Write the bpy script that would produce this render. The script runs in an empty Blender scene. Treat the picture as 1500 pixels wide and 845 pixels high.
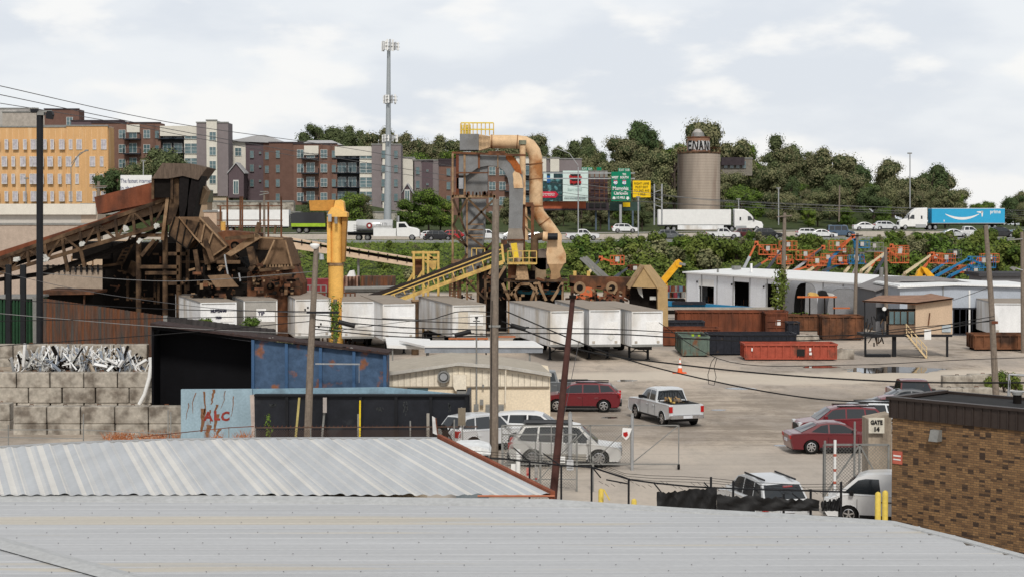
import bpy, math, random
from mathutils import Vector, Matrix
R = math.radians
random.seed(11)
scene = bpy.context.scene
COL = scene.collection
F = 2500.0; H = 11.3; HOR = 315.0; CY = 422.5
TH = math.atan((CY-HOR)/F)

def W(px, py, Y):
    """pixel of the 1500x845 photograph, at world depth Y -> point"""
    a = px-750; b = -(py-CY)
    dy = F*math.cos(TH)+b*math.sin(TH); dz = -F*math.sin(TH)+b*math.cos(TH)
    t = Y/dy
    return Vector((a*t, Y, H+dz*t))
def WG(px, py, z=0.0):
    a = px-750; b = -(py-CY)
    dy = F*math.cos(TH)+b*math.sin(TH); dz = -F*math.sin(TH)+b*math.cos(TH)
    t = (z-H)/dz
    return Vector((a*t, dy*t, z))

# ---------------------------------------------------------------- materials
MATS = {}
def mat(name, col, rough=.8, metal=0., var=.18, scale=.6, col2=None, thr=.55, soft=.08, stretch=(1,1,1),
        bump=0., bscale=8., fine=.12, spec=None, obj=False, emit=None, alpha=None, trans=0.):
    if name in MATS: return MATS[name]
    m = bpy.data.materials.new(name); m.use_nodes = True; MATS[name] = m
    n = m.node_tree.nodes; l = m.node_tree.links
    b = n['Principled BSDF']
    b.inputs['Roughness'].default_value = rough; b.inputs['Metallic'].default_value = metal
    b.inputs['Specular IOR Level'].default_value = spec if spec is not None else (.5 if metal > .25 or rough < .4 else .12 if rough > .65 else .22)
    tc = n.new('ShaderNodeTexCoord') if obj else n.new('ShaderNodeNewGeometry')
    src = tc.outputs['Object'] if obj else tc.outputs['Position']
    mp = n.new('ShaderNodeMapping'); mp.inputs['Scale'].default_value = stretch
    l.new(src, mp.inputs['Vector'])
    c = (*col, 1)
    n1 = n.new('ShaderNodeTexNoise'); n1.inputs['Scale'].default_value = scale; n1.inputs['Detail'].default_value = 6
    l.new(mp.outputs[0], n1.inputs['Vector'])
    cur = None
    if col2 is not None:
        mr = n.new('ShaderNodeMapRange'); mr.inputs['From Min'].default_value = thr-soft; mr.inputs['From Max'].default_value = thr+soft
        l.new(n1.outputs[0], mr.inputs[0])
        mx = n.new('ShaderNodeMix'); mx.data_type = 'RGBA'
        mx.inputs['A'].default_value = c; mx.inputs['B'].default_value = (*col2, 1)
        l.new(mr.outputs[0], mx.inputs['Factor']); cur = mx.outputs['Result']
    # brightness variation
    n2 = n.new('ShaderNodeTexNoise'); n2.inputs['Scale'].default_value = scale*2.3+.35; n2.inputs['Detail'].default_value = 5
    l.new(mp.outputs[0], n2.inputs['Vector'])
    n3 = n.new('ShaderNodeTexNoise'); n3.inputs['Scale'].default_value = 9; n3.inputs['Detail'].default_value = 3
    l.new(src, n3.inputs['Vector'])
    a1 = n.new('ShaderNodeMath'); a1.operation = 'MULTIPLY_ADD'; a1.inputs[1].default_value = var*4; a1.inputs[2].default_value = 1-var*2
    l.new(n2.outputs[0], a1.inputs[0])
    a2 = n.new('ShaderNodeMath'); a2.operation = 'MULTIPLY_ADD'; a2.inputs[1].default_value = fine*4; a2.inputs[2].default_value = 1-fine*2
    l.new(n3.outputs[0], a2.inputs[0])
    a3 = n.new('ShaderNodeMath'); a3.operation = 'MULTIPLY'; l.new(a1.outputs[0], a3.inputs[0]); l.new(a2.outputs[0], a3.inputs[1])
    vm = n.new('ShaderNodeVectorMath'); vm.operation = 'SCALE'
    if cur is None: vm.inputs[0].default_value = col
    else: l.new(cur, vm.inputs[0])
    l.new(a3.outputs[0], vm.inputs['Scale'])
    l.new(vm.outputs[0], b.inputs['Base Color'])
    if bump:
        nb = n.new('ShaderNodeTexNoise'); nb.inputs['Scale'].default_value = bscale; nb.inputs['Detail'].default_value = 4
        l.new(src, nb.inputs['Vector'])
        bp = n.new('ShaderNodeBump'); bp.inputs['Strength'].default_value = bump; bp.inputs['Distance'].default_value = .05
        l.new(nb.outputs[0], bp.inputs['Height']); l.new(bp.outputs[0], b.inputs['Normal'])
    if emit: b.inputs['Emission Color'].default_value = (*emit[0], 1); b.inputs['Emission Strength'].default_value = emit[1]
    return m

def leafmat(name, c1, c2, c3):
    if name in MATS: return MATS[name]
    m = bpy.data.materials.new(name); m.use_nodes = True; MATS[name] = m
    n = m.node_tree.nodes; l = m.node_tree.links; b = n['Principled BSDF']
    b.inputs['Roughness'].default_value = .9; b.inputs['Specular IOR Level'].default_value = .02
    g = n.new('ShaderNodeNewGeometry'); oi = n.new('ShaderNodeObjectInfo')
    n1 = n.new('ShaderNodeTexNoise'); n1.inputs['Scale'].default_value = .45; n1.inputs['Detail'].default_value = 5
    l.new(g.outputs['Position'], n1.inputs['Vector'])
    mr = n.new('ShaderNodeMapRange'); mr.inputs['From Min'].default_value = .36; mr.inputs['From Max'].default_value = .64; l.new(n1.outputs[0], mr.inputs[0])
    mx = n.new('ShaderNodeMix'); mx.data_type = 'RGBA'; mx.inputs['A'].default_value = (*c1, 1); mx.inputs['B'].default_value = (*c2, 1)
    l.new(mr.outputs[0], mx.inputs['Factor'])
    mx2 = n.new('ShaderNodeMix'); mx2.data_type = 'RGBA'; mx2.inputs['B'].default_value = (*c3, 1)
    l.new(mx.outputs['Result'], mx2.inputs['A'])
    mm = n.new('ShaderNodeMath'); mm.operation = 'MULTIPLY'; mm.inputs[1].default_value = .75; l.new(oi.outputs['Random'], mm.inputs[0]); l.new(mm.outputs[0], mx2.inputs['Factor'])
    ri = n.new('ShaderNodeMath'); ri.operation = 'MULTIPLY_ADD'; ri.inputs[1].default_value = .5; ri.inputs[2].default_value = .85
    l.new(g.outputs['Random Per Island'], ri.inputs[0])
    vm = n.new('ShaderNodeVectorMath'); vm.operation = 'SCALE'; l.new(mx2.outputs['Result'], vm.inputs[0]); l.new(ri.outputs[0], vm.inputs['Scale'])
    l.new(vm.outputs[0], b.inputs['Base Color'])
    return m

# ---------------------------------------------------------------- mesh builder
class MB:
    def __init__(s): s.v = []; s.f = []; s.m = []; s.ms = []; s.sm = []
    def mi(s, m):
        if m not in s.ms: s.ms.append(m)
        return s.ms.index(m)
    def add(s, vs, fs, m, smooth=False):
        o = len(s.v); k = s.mi(m)
        s.v += [tuple(p) for p in vs]
        for f in fs: s.f.append([o+i for i in f]); s.m.append(k); s.sm.append(smooth)
        return s
    def box(s, x0, x1, y0, y1, z0, z1, m):
        return s.hexa([(x0,y0,z0),(x1,y0,z0),(x1,y1,z0),(x0,y1,z0),(x0,y0,z1),(x1,y0,z1),(x1,y1,z1),(x0,y1,z1)], m)
    def hexa(s, p, m):
        return s.add(p, [(0,3,2,1),(4,5,6,7),(0,1,5,4),(1,2,6,5),(2,3,7,6),(3,0,4,7)], m)
    def bar(s, p, q, w, m, h=None, up=(0,0,1)):
        p = Vector(p); q = Vector(q); d = (q-p)
        if d.length < 1e-6: return s
        d.normalize(); u = Vector(up)
        if abs(d.dot(u)) > .97: u = Vector((0,1,0))
        a = d.cross(u).normalized(); b = a.cross(d).normalized(); h = h or w
        a = a*w/2; b = b*h/2
        return s.hexa([p-a-b, p+a-b, q+a-b, q-a-b, p-a+b, p+a+b, q+a+b, q-a+b], m)
    def tube(s, pts, r, m, n=8, cap=True, smooth=True):
        pts = [Vector(p) for p in pts]; rr = r if isinstance(r, (list, tuple)) else [r]*len(pts)
        vs = []; prev = None
        for i, p in enumerate(pts):
            d = (pts[min(i+1, len(pts)-1)]-pts[max(i-1, 0)]).normalized()
            if prev is None:
                u = Vector((0,0,1)) if abs(d.z) < .9 else Vector((0,1,0))
                a = d.cross(u).normalized()
            else:
                a = (prev-d*prev.dot(d)).normalized()
            prev = a; b = d.cross(a)
            for k in range(n):
                t = 2*math.pi*k/n
                vs.append(p+(a*math.cos(t)+b*math.sin(t))*rr[i])
        fs = []
        for i in range(len(pts)-1):
            for k in range(n):
                k2 = (k+1) % n
                fs.append((i*n+k, i*n+k2, (i+1)*n+k2, (i+1)*n+k))
        s.add(vs, fs, m, smooth)
        if cap:
            s.add(vs[:n], [tuple(range(n-1, -1, -1))], m); s.add(vs[-n:], [tuple(range(n))], m)
        return s
    def poly(s, pts, m): return s.add(pts, [tuple(range(len(pts)))], m)
    def prism(s, pts, d, m):
        """planar outline pts swept by vector d"""
        n = len(pts); d = Vector(d); a = [Vector(p) for p in pts]
        vs = a+[p+d for p in a]
        fs = [tuple(range(n)), tuple(range(2*n-1, n-1, -1))]+[(i, (i+1) % n, n+(i+1) % n, n+i)[::-1] for i in range(n)]
        return s.add(vs, fs, m)
    # pixel-outlined pieces standing at depth Y, D deep
    def pp(s, px, Y, D, m): return s.prism([W(x, y, Y) for x, y in px], (0, D, 0), m)
    def pb(s, x0, y0, x1, y1, Y, D, m): return s.pp([(x0,y0),(x1,y0),(x1,y1),(x0,y1)], Y, D, m)
    def pbar(s, a, b, Y, w, m, Y2=None, h=None): return s.bar(W(*a, Y), W(*b, Y2 or Y), w, m, h, up=(0,1,0))
    def ptube(s, pts, Y, r, m, n=12): return s.tube([W(x, y, Y) for x, y in pts], r, m, n)
    def build(s, name, parent=None, local=False):
        me = bpy.data.meshes.new(name); me.from_pydata(s.v, [], s.f)
        for m in s.ms: me.materials.append(m)
        me.polygons.foreach_set('material_index', s.m); me.polygons.foreach_set('use_smooth', s.sm); me.update()
        o = bpy.data.objects.new(name, me); COL.objects.link(o)
        if parent is not None:
            o.parent = parent
            if not local: o.matrix_parent_inverse = Matrix.Translation(-wloc(parent))
        return o
def wloc(o):
    r = Vector((0,0,0))
    while o is not None:
        r += o.location
        if o.parent is not None: r += o.matrix_parent_inverse.translation
        o = o.parent
    return r

def tag(o, label=None, cat=None, group=None, kind=None):
    if label: o['label'] = label
    if cat: o['category'] = cat
    if group: o['group'] = group
    if kind: o['kind'] = kind
    return o
def thing(name, label, cat, loc=(0,0,0), rz=0., group=None):
    o = bpy.data.objects.new(name, None); COL.objects.link(o); o.location = loc; o.rotation_euler = (0,0,rz)
    o.empty_display_size = .3
    return tag(o, label, cat, group)
def copy_tree(o, parent=None):
    c = o.copy(); COL.objects.link(c)
    if parent is not None: c.parent = parent; c.matrix_parent_inverse = o.matrix_parent_inverse.copy()
    for ch in list(o.children): copy_tree(ch, c)
    return c
def place(proto, used, loc, rz=0., label=None, group=None, cat=None, sc=None):
    o = proto if not used.get(proto.name) else copy_tree(proto)
    used[proto.name] = 1
    o.location = loc; o.rotation_euler = (0,0,rz)
    if sc: o.scale = sc if isinstance(sc, tuple) else (sc,)*3
    return tag(o, label, cat, group)
USED = {}
def text(name, body, size, m, parent, origin, xdir, updir, local=False, ext=.004, align='CENTER', bold=0., sx=1.):
    cu = bpy.data.curves.new(name, 'FONT'); cu.body = body; cu.size = size; cu.align_x = align; cu.align_y = 'CENTER'; cu.extrude = ext; cu.offset = bold
    cu.resolution_u = 2; cu.space_line = .95
    tmp = bpy.data.objects.new('tmp', cu); COL.objects.link(tmp)
    me = bpy.data.meshes.new_from_object(tmp.evaluated_get(bpy.context.evaluated_depsgraph_get()))
    bpy.data.objects.remove(tmp); bpy.data.curves.remove(cu)
    x = Vector(xdir).normalized(); u = Vector(updir).normalized(); nrm = x.cross(u)
    M = Matrix((( x.x*sx, u.x, nrm.x, origin[0]), (x.y*sx, u.y, nrm.y, origin[1]), (x.z*sx, u.z, nrm.z, origin[2]), (0,0,0,1)))
    me.transform(M); me.materials.clear(); me.materials.append(m)
    o = bpy.data.objects.new(name, me); COL.objects.link(o); o.parent = parent
    if not local: o.matrix_parent_inverse = Matrix.Translation(-wloc(parent))
    return o
def ptext(name, body, px, py, Y, hpx, m, parent, bold=0., sx=1.):
    return text(name, body, hpx/(F/Y)*1.38, m, parent, W(px, py, Y), (1,0,0), (0,0,1), bold=bold, sx=sx)

def smooth(t): t = max(0., min(1., t)); return t*t*(3-2*t)
def interp(x, tab):
    if x <= tab[0][0]: return tab[0][1]
    for (a, va), (b, vb) in zip(tab, tab[1:]):
        if x <= b: return va+(vb-va)*(x-a)/(b-a)
    return tab[-1][1]

# ---------------------------------------------------------------- terrain
SKY = [(0,230),(120,200),(200,190),(340,215),(440,208),(480,195),(560,205),(620,212),(700,208),(790,205),(860,212),(930,205),(1000,205),(1060,212),
       (1110,228),(1170,228),(1200,262),(1240,258),(1310,262),(1350,275),(1390,292),(1430,312),(1500,318)]
def rbase(x): return 6.9+.5*smooth((x-10)/50)
def hillz(x, Y):
    px = 750+x*F/520
    top = H+(HOR-interp(px, SKY))/(F/520)-13.0
    far = max(top, 7.0)
    return far
def gz(x, Y):
    if Y < 248: return 0.0
    rb = rbase(x)
    if Y < 281: return smooth((Y-248)/33)*(rb-.8)
    if Y < 286: return rb-.8+.8*(Y-281)/5
    if Y < 299: return rb
    if Y < 301.5: return rb+1.1*(Y-299)/2.5
    if Y < 318: return rb+1.1
    z0 = rb+1.1
    left = smooth((-8-x)/25)      # the apartments stand on a terrace
    mid = z0+ (13.4-z0)*left*smooth((Y-325)/35)
    t = smooth((Y-(335+65*left))/(165-65*left))
    return mid+(hillz(x, Y)-mid)*t if Y > 335 else mid
def terrain():
    xs = [-6000,-2500,-1200,-600]+[-400+i*8 for i in range(101)]+[600,1200,2500,6000]
    ys = [-400,-50,0,20,30,40]+[50+i*6 for i in range(33)]+[248+i*1.65 for i in range(21)]+[283,286,292,299,300.2,301.5,308,318,322,326,330,335]+[340+i*8 for i in range(24)]+[560,640,800,1200,2500,6000]
    V = [(x, y, gz(x, y) if y < 535 else gz(x, 534)-(0 if y < 700 else min(30,(y-700)*.02))) for y in ys for x in xs]
    nx = len(xs)
    Fc = [(j*nx+i, j*nx+i+1, (j+1)*nx+i+1, (j+1)*nx+i) for j in range(len(ys)-1) for i in range(nx-1)]
    b = MB(); b.add(V, Fc, groundmat(), True); o = b.build('ground'); tag(o, kind='structure', label='dusty pale dirt yard rising to a green bank and wooded hill', cat='ground')
def groundmat():
    m = bpy.data.materials.new('ground dirt'); m.use_nodes = True; n = m.node_tree.nodes; l = m.node_tree.links; b = n['Principled BSDF']
    b.inputs['Roughness'].default_value = .92; b.inputs['Specular IOR Level'].default_value = .25
    g = n.new('ShaderNodeNewGeometry'); sep = n.new('ShaderNodeSeparateXYZ'); l.new(g.outputs['Position'], sep.inputs[0])
    def noise(sc, det=6, st=(1,1,1), rg=.55):
        mp = n.new('ShaderNodeMapping'); mp.inputs['Scale'].default_value = st; l.new(g.outputs['Position'], mp.inputs[0])
        t = n.new('ShaderNodeTexNoise'); t.inputs['Scale'].default_value = sc; t.inputs['Detail'].default_value = det; t.inputs['Roughness'].default_value = rg
        l.new(mp.outputs[0], t.inputs[0]); return t.outputs[0]
    def rng(s, a, b_):
        r = n.new('ShaderNodeMapRange'); r.interpolation_type = 'SMOOTHSTEP'; r.inputs['From Min'].default_value = a; r.inputs['From Max'].default_value = b_; l.new(s, r.inputs[0]); return r.outputs[0]
    def mix(f, A, B):
        x = n.new('ShaderNodeMix'); x.data_type = 'RGBA'
        for k, v in (('A', A), ('B', B)):
            if isinstance(v, tuple): x.inputs[k].default_value = (*v, 1)
            else: l.new(v, x.inputs[k])
        if isinstance(f, float): x.inputs['Factor'].default_value = f
        else: l.new(f, x.inputs['Factor'])
        return x.outputs['Result']
    def mul(a, c):
        k = n.new('ShaderNodeMath'); k.operation = 'MULTIPLY'; l.new(a, k.inputs[0])
        if isinstance(c, float): k.inputs[1].default_value = c
        else: l.new(c, k.inputs[1])
        return k.outputs[0]
    base = mix(rng(noise(.13, 8, (1,.45,1)), .42, .58), (.52,.44,.36), (.38,.33,.285))
    base = mix(mul(rng(noise(.5, 9, (1,.4,1), .7), .5, .66), .65), base, (.24,.21,.18))
    base = mix(mul(rng(noise(.3, 8, (.5,.8,1), .75), .6, .70), .7), base, (.58,.53,.47))
    base = mix(mul(rng(noise(3.5, 6, (1,.6,1), .8), .50, .70), .6), base, (.17,.15,.13))
    base = mix(mul(mul(rng(noise(.11, 9, (1,.35,1), .78), .50, .60), rng(noise(1.1, 7, (.35,1,1), .75), .40, .62)), .75), base, (.19,.155,.12))
    base = mix(mul(rng(noise(.9, 5, (.06,1.4,1), .6), .56, .66), .45), base, (.22,.19,.16))
    wn = noise(.07, 4, (1,.3,1)); wob = n.new('ShaderNodeMath'); wob.operation = 'MULTIPLY_ADD'; wob.inputs[1].default_value = 16.; l.new(wn, wob.inputs[0]); l.new(sep.outputs['Y'], wob.inputs[2])
    band = mul(rng(wob.outputs[0], 122.5, 124.), rng(mul(wob.outputs[0], -1.), -132., -129.))     # pale packed road across the yard
    base = mix(mul(band, .75), base, (.60,.53,.44))
    zone = mul(rng(wob.outputs[0], 88., 94.), rng(mul(wob.outputs[0], -1.), -121., -114.))             # churned darker dirt in the middle of the yard
    base = mix(mul(mul(zone, .75), rng(noise(.35, 8, (.6,1,1), .75), .36, .62)), base, (.235,.195,.155))
    band2 = rng(mul(wob.outputs[0], -1.), -92., -88.)                                              # paler paving in front of the gate
    base = mix(mul(band2, .55), base, (.49,.44,.385))
    grass = mix(rng(noise(.8, 6), .4, .6), (.06,.075,.025), (.035,.055,.015))
    base = mix(rng(sep.outputs['Y'], 246., 252.), base, grass)
    l.new(base, b.inputs['Base Color'])
    bp = n.new('ShaderNodeBump'); bp.inputs['Strength'].default_value = .6; bp.inputs['Distance'].default_value = .12
    l.new(noise(1.2, 8, (1,1,1), .7), bp.inputs['Height']); l.new(bp.outputs[0], b.inputs['Normal'])
    return m
terrain()

# ---------------------------------------------------------------- common materials
asph = mat('worn asphalt', (.15,.145,.14), .9, var=.15)
conc = mat('weathered concrete', (.39,.355,.305), .9, var=.25, scale=1.3, col2=(.17,.145,.12), thr=.56, soft=.1, bump=.4, bscale=5)
concd = mat('stained concrete', (.36,.30,.235), .9, var=.25, scale=.9, col2=(.12,.10,.08), thr=.58, soft=.09, stretch=(1,1,.25), bump=.4)
rust = mat('rust brown steel', (.17,.075,.04), .85, var=.3, scale=.8, col2=(.06,.035,.025), thr=.53, soft=.1)
rustred = mat('rust red steel', (.19,.062,.032), .8, var=.25, scale=.7, col2=(.08,.035,.024), thr=.55, soft=.12, stretch=(1,1,.4))
rustpanel = mat('rust streaked panel', (.15,.062,.032), .85, var=.3, scale=1.3, col2=(.07,.065,.06), thr=.52, soft=.12, stretch=(1.6,1.6,.2))
dirtsteel = mat('dust brown steel', (.125,.078,.046), .9, var=.35, scale=.9, col2=(.04,.026,.018), thr=.52, soft=.1)
tansteel = mat('tan dusty steel', (.30,.20,.12), .8, var=.25, scale=.8, col2=(.15,.085,.045), thr=.57, soft=.1)
darksteel = mat('black for grimy steel and shade', (.010,.008,.007), .9, var=.3, scale=.8)  # also colours the boxes that stand in for deep shadow
blacksteel = mat('black painted steel', (.012,.013,.016), .55, var=.2)
navy = mat('faded navy black panel', (.016,.018,.024), .5, var=.25, scale=.8, col2=(.04,.045,.05), thr=.66, soft=.05)
galv = mat('galvanised steel', (.38,.39,.40), .45, .3, var=.12)
galvd = mat('dull grey fence steel', (.24,.24,.23), .6, .2, var=.15)
greysteel = mat('grey painted duct', (.20,.205,.21), .6, var=.12, scale=.5, col2=(.15,.145,.14), thr=.58, soft=.12)
tanpipe = mat('tan painted pipe', (.66,.46,.275), .6, var=.14, scale=.5, col2=(.34,.145,.05), thr=.60, soft=.08)
yellow = mat('yellow crane paint', (.80,.46,.12), .5, var=.12, scale=.5, col2=(.55,.25,.06), thr=.64, soft=.06)
yelrail = mat('yellow rail paint', (.62,.42,.13), .6, var=.2, scale=.9, col2=(.33,.2,.08), thr=.60, soft=.08)
white = mat('white painted metal', (.78,.78,.77), .5, var=.05, fine=.04)
trwhite = mat('white trailer skin', (.76,.77,.78), .5, var=.12, scale=.45, col2=(.52,.47,.40), thr=.58, soft=.10, stretch=(1,1,.35), fine=.06)
trroof = mat('dirty trailer roof', (.30,.26,.22), .85, var=.16, scale=.5)
trgrey = mat('grey trailer skin', (.36,.345,.32), .6, var=.1)
wood = mat('weathered pole wood', (.20,.165,.135), .95, var=.25, scale=2, stretch=(3,3,.25), fine=.2)
rubber = mat('tyre rubber', (.012,.012,.012), .75, var=.1)
glass = mat('dark car glass', (.016,.02,.024), .06, var=0, fine=0, spec=.9)
bglass = mat('building window glass', (.09,.15,.165), .12, var=.35, scale=.25, fine=.05, spec=.8)
wframe = mat('white window frame', (.62,.62,.60), .6, var=.03)
chrome = mat('bright rim metal', (.55,.55,.56), .25, .8, var=.03)
blackpl = mat('black plastic', (.012,.012,.013), .5, var=.05)
redlamp = mat('red lamp lens', (.42,.012,.012), .2, var=.03)
clearlamp = mat('clear lamp lens', (.6,.62,.64), .12, var=.03)
seam = mat('panel seam shadow', (.02,.02,.02), .7, var=0)
amberlamp = mat('amber lamp', (.7,.25,.03), .3, var=0)
darkred = mat('brick orange', (.30,.07,.03), .7)
LEAFS = [leafmat('leaf deep green', (.042,.075,.034), (.09,.125,.05), (.12,.13,.065)),
         leafmat('leaf olive', (.12,.13,.065), (.21,.21,.105), (.165,.15,.09)),
         leafmat('leaf bright', (.08,.14,.025), (.18,.235,.045), (.07,.12,.028)),
         leafmat('leaf dark bank', (.035,.075,.018), (.11,.145,.032), (.15,.175,.045))]
bark = mat('bark', (.07,.055,.045), .95, var=.2)
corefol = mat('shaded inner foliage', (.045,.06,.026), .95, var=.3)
# ---------------------------------------------------------------- vegetation
def icolump(b, c, r, m, rnd, sq=1.):
    n, k = 7, 5; vs = []; fs = []
    for i in range(k+1):
        th = math.pi*i/k
        for j in range(n):
            ph = 2*math.pi*j/n; q = r*rnd.uniform(.75, 1.15)
            vs.append((c[0]+q*math.sin(th)*math.cos(ph), c[1]+q*math.sin(th)*math.sin(ph), c[2]+q*math.cos(th)*sq))
    for i in range(k):
        for j in range(n): fs.append((i*n+j, (i+1)*n+j, (i+1)*n+(j+1) % n, i*n+(j+1) % n))
    b.add(vs, fs, m, True)
def leaves(b, c, r, cnt, size, m, rnd, sq=.8):
    vs = []; fs = []
    for _ in range(cnt):
        d = Vector((rnd.gauss(0,1), rnd.gauss(0,1), rnd.gauss(0,1))).normalized()
        q = r*(rnd.uniform(.55, 1.0) if rnd.random() < .85 else rnd.uniform(1.0, 1.28))
        p = Vector(c)+Vector((d.x*q, d.y*q, d.z*q*sq))
        nn = (d+Vector((rnd.uniform(-.5,.5), rnd.uniform(-.5,.5), rnd.uniform(-.3,.7)))).normalized()
        a = nn.orthogonal().normalized(); a.rotate(Matrix.Rotation(rnd.uniform(0, 6.3), 3, nn)); e = nn.cross(a)
        s1 = size*rnd.uniform(.5, 1.2); s2 = s1*rnd.uniform(.45, .8); o = len(vs)
        vs += [p-a*s1, p+e*s2, p+a*s1, p-e*s2]; fs.append((o, o+1, o+2, o+3))
    b.add(vs, fs, m)
def make_tree(seed, h, cr, lm, name='tree', label='', cat='tree', dens=1., sparse=False, lsize=.22):
    rnd = random.Random(seed)
    t = thing(name, label, cat)
    tr = MB(); th = h*.45
    tr.tube([(0,0,-1), (0,0,0), (rnd.uniform(-.2,.2), rnd.uniform(-.2,.2), th), (rnd.uniform(-.5,.5), rnd.uniform(-.5,.5), h*.8)], [h*.03, h*.026, h*.018, h*.006], bark, 7)
    cl = []
    nb = 20 if not sparse else 13
    for i in range(nb):
        a = rnd.uniform(0, 6.28); zz = rnd.uniform(.26, .93); rad = cr*math.sqrt(max(0., 1-((zz-.55)/.5)**2))*rnd.uniform(.25, .85)
        c = (rad*math.cos(a), rad*math.sin(a), h*zz); cl.append((c, cr*rnd.uniform(.28, .48)))
        tr.tube([(0, 0, h*max(.2, zz-.25)), (c[0]*.5, c[1]*.5, h*(zz-.08)), c], [h*.012, h*.008, h*.003], bark, 5)
    tr.build('trunk', t, True)
    cb = MB()
    for c, r in cl:
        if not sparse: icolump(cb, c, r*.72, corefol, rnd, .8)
        leaves(cb, c, r*(1.15 if sparse else 1), int((370 if not sparse else 140)*dens), lsize, lm, rnd)
    cb.build('crown', t, True)
    return t
def make_shrub(seed, lm, name='shrub', r=1.6):
    rnd = random.Random(seed); t = thing(name, '', 'shrub'); st = MB(); cb = MB()
    for i in range(7):
        a = rnd.uniform(0, 6.28); q = rnd.uniform(0, .7)*r; c = (q*math.cos(a), q*math.sin(a), r*rnd.uniform(.4, 1.25)); rr = r*rnd.uniform(.3, .55)
        st.tube([(0,0,-.3), (c[0]*.4, c[1]*.4, c[2]*.5), c], [.07,.05,.02], bark, 5)
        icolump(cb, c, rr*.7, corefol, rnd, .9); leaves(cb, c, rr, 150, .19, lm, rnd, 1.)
    st.build('stem', t, True); cb.build('foliage', t, True); return t
TREES = [make_tree(1, 11, 4.6, LEAFS[0], 'broadleaf_tree'), make_tree(2, 13, 5., LEAFS[1], 'broadleaf_tree'), make_tree(3, 9.5, 4.6, LEAFS[2], 'broadleaf_tree'),
         make_tree(4, 12, 4.2, LEAFS[0], 'broadleaf_tree'), make_tree(5, 11, 5.2, LEAFS[1], 'broadleaf_tree'), make_tree(6, 10, 4., LEAFS[1], 'sparse_tree', sparse=True)]
SHRUBS = [make_shrub(21, LEAFS[3]), make_shrub(22, LEAFS[2]), make_shrub(23, LEAFS[3]), make_shrub(24, LEAFS[1])]
def plant(proto, x, Y, sc, label, group=None, sq=1., dz=0.):
    return place(proto, USED, (x, Y, gz(x, Y)+dz), random.uniform(0, 6.28), label, group, sc=(sc, sc, sc*sq))
KIND = ['deep green round-crowned tree', 'tall olive green tree', 'bright green spreading tree', 'narrow dark green tree', 'wide olive brown tree', 'thin-leaved sparse tree']
rnd = random.Random(5)
for row, Y in enumerate((344, 362, 382, 404, 428, 452, 478, 504)):
    step = 6.6*(Y/420)
    x = (590-750)/F*Y
    while x < (1560-750)/F*Y:
        xx = x+rnd.uniform(-2, 2); YY = Y+rnd.uniform(-7, 7); px = 750+xx*F/YY; x += step*rnd.uniform(.8, 1.25)
        if Y < 400 and px < 800: continue
        if Y < 375 and 975 < px < 1075: continue
        if px > 1425 and Y < 400: continue
        k = rnd.choice([0, 1, 1, 3, 4, 4, 5, 2] if Y > 370 else [1, 2, 4, 5, 2, 0])
        where = ('above the highway signs' if px < 960 else 'behind the silo' if px < 1080 else 'right of the silo' if px < 1210 else 'above the blue trailer truck' if px > 1310 else 'above the waiting cars')
        dep = 'on the hill crest' if Y > 440 else 'halfway up the hill' if Y > 390 else 'at the foot of the hill'
        plant(TREES[k], xx, YY, rnd.choice([.62,.75,.85,.95,1.05,1.2])*(1 if Y > 370 else .66)*(1-.35*smooth((px-1360)/90)), '%s %s %s' % (KIND[k], dep, where), '%s trees %s %s' % (['deep green','olive','bright','narrow dark','wide brown','sparse'][k], dep, where))
plant(TREES[0], W(930, 300, 470).x, 470, 1.32, 'large dark crown standing highest on the ridge left of the silo', sq=1.2, dz=.5)
plant(TREES[4], W(1030, 300, 395).x, 395, 1.35, 'tall brownish tree rising right behind the top of the silo', sq=1.35)
plant(TREES[3], W(1150, 300, 462).x, 462, 1.25, 'dark leaning tree on the ridge right of the silo', sq=1.15)
for px, k, s in ((190,3,1.),(210,1,.9),(230,0,.8),(278,0,1.2),(300,3,1.1),(345,1,.95),(370,1,1.),(395,4,1.05),(415,4,.95),(440,1,.8),(468,0,1.35),(490,0,1.4),(512,0,1.3),(535,2,1.15),(556,1,1.2),(575,4,1.0),
                 (610,0,1.05),(632,4,1.1),(655,1,1.1),(680,2,1.),(705,1,.9)):
    x = W(px, 300, 500).x
    plant(TREES[k], x, 500+rnd.uniform(-8, 8), s, '%s showing above the apartment roofs' % KIND[k], '%s trees above the apartment roofs' % ['deep green','olive','bright','narrow dark','wide brown','sparse'][k])
# trees in front of the apartments
for px, pt, Y, s, k, lab in ((628, 0, 326, .82, 2, 'rounded bright green tree beside the dust collector frame'), (600, 0, 328, .62, 2, 'smaller bright tree behind the tank truck cab'),
                             (512, 0, 327, .75, 2, 'leafy green tree behind the tank truck and yellow crane'), (530, 0, 329, .55, 1, 'low olive tree beside the foot of the cell tower'),
                             (645, 0, 330, .66, 2, 'bright green tree half behind the grey duct tower'), (462, 0, 328, .55, 0, 'small dark tree left of the yellow crane head'),
                             (170, 0, 342, .95, 0, 'dark hedge-like tree behind the white internet billboard'), (232, 0, 340, 1.35, 0, 'dark tree rising behind the conveyor head house'),
                             (212, 0, 341, .95, 1, 'olive tree between billboard and conveyor head'), (750, 0, 329, .5, 1, 'small olive tree seen between the big pipes'),
                             (706, 0, 330, .5, 0, 'small dark tree seen behind the duct frame')):
    x = W(px, 300, Y).x; plant(TREES[k], x, Y, s, lab)
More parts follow.
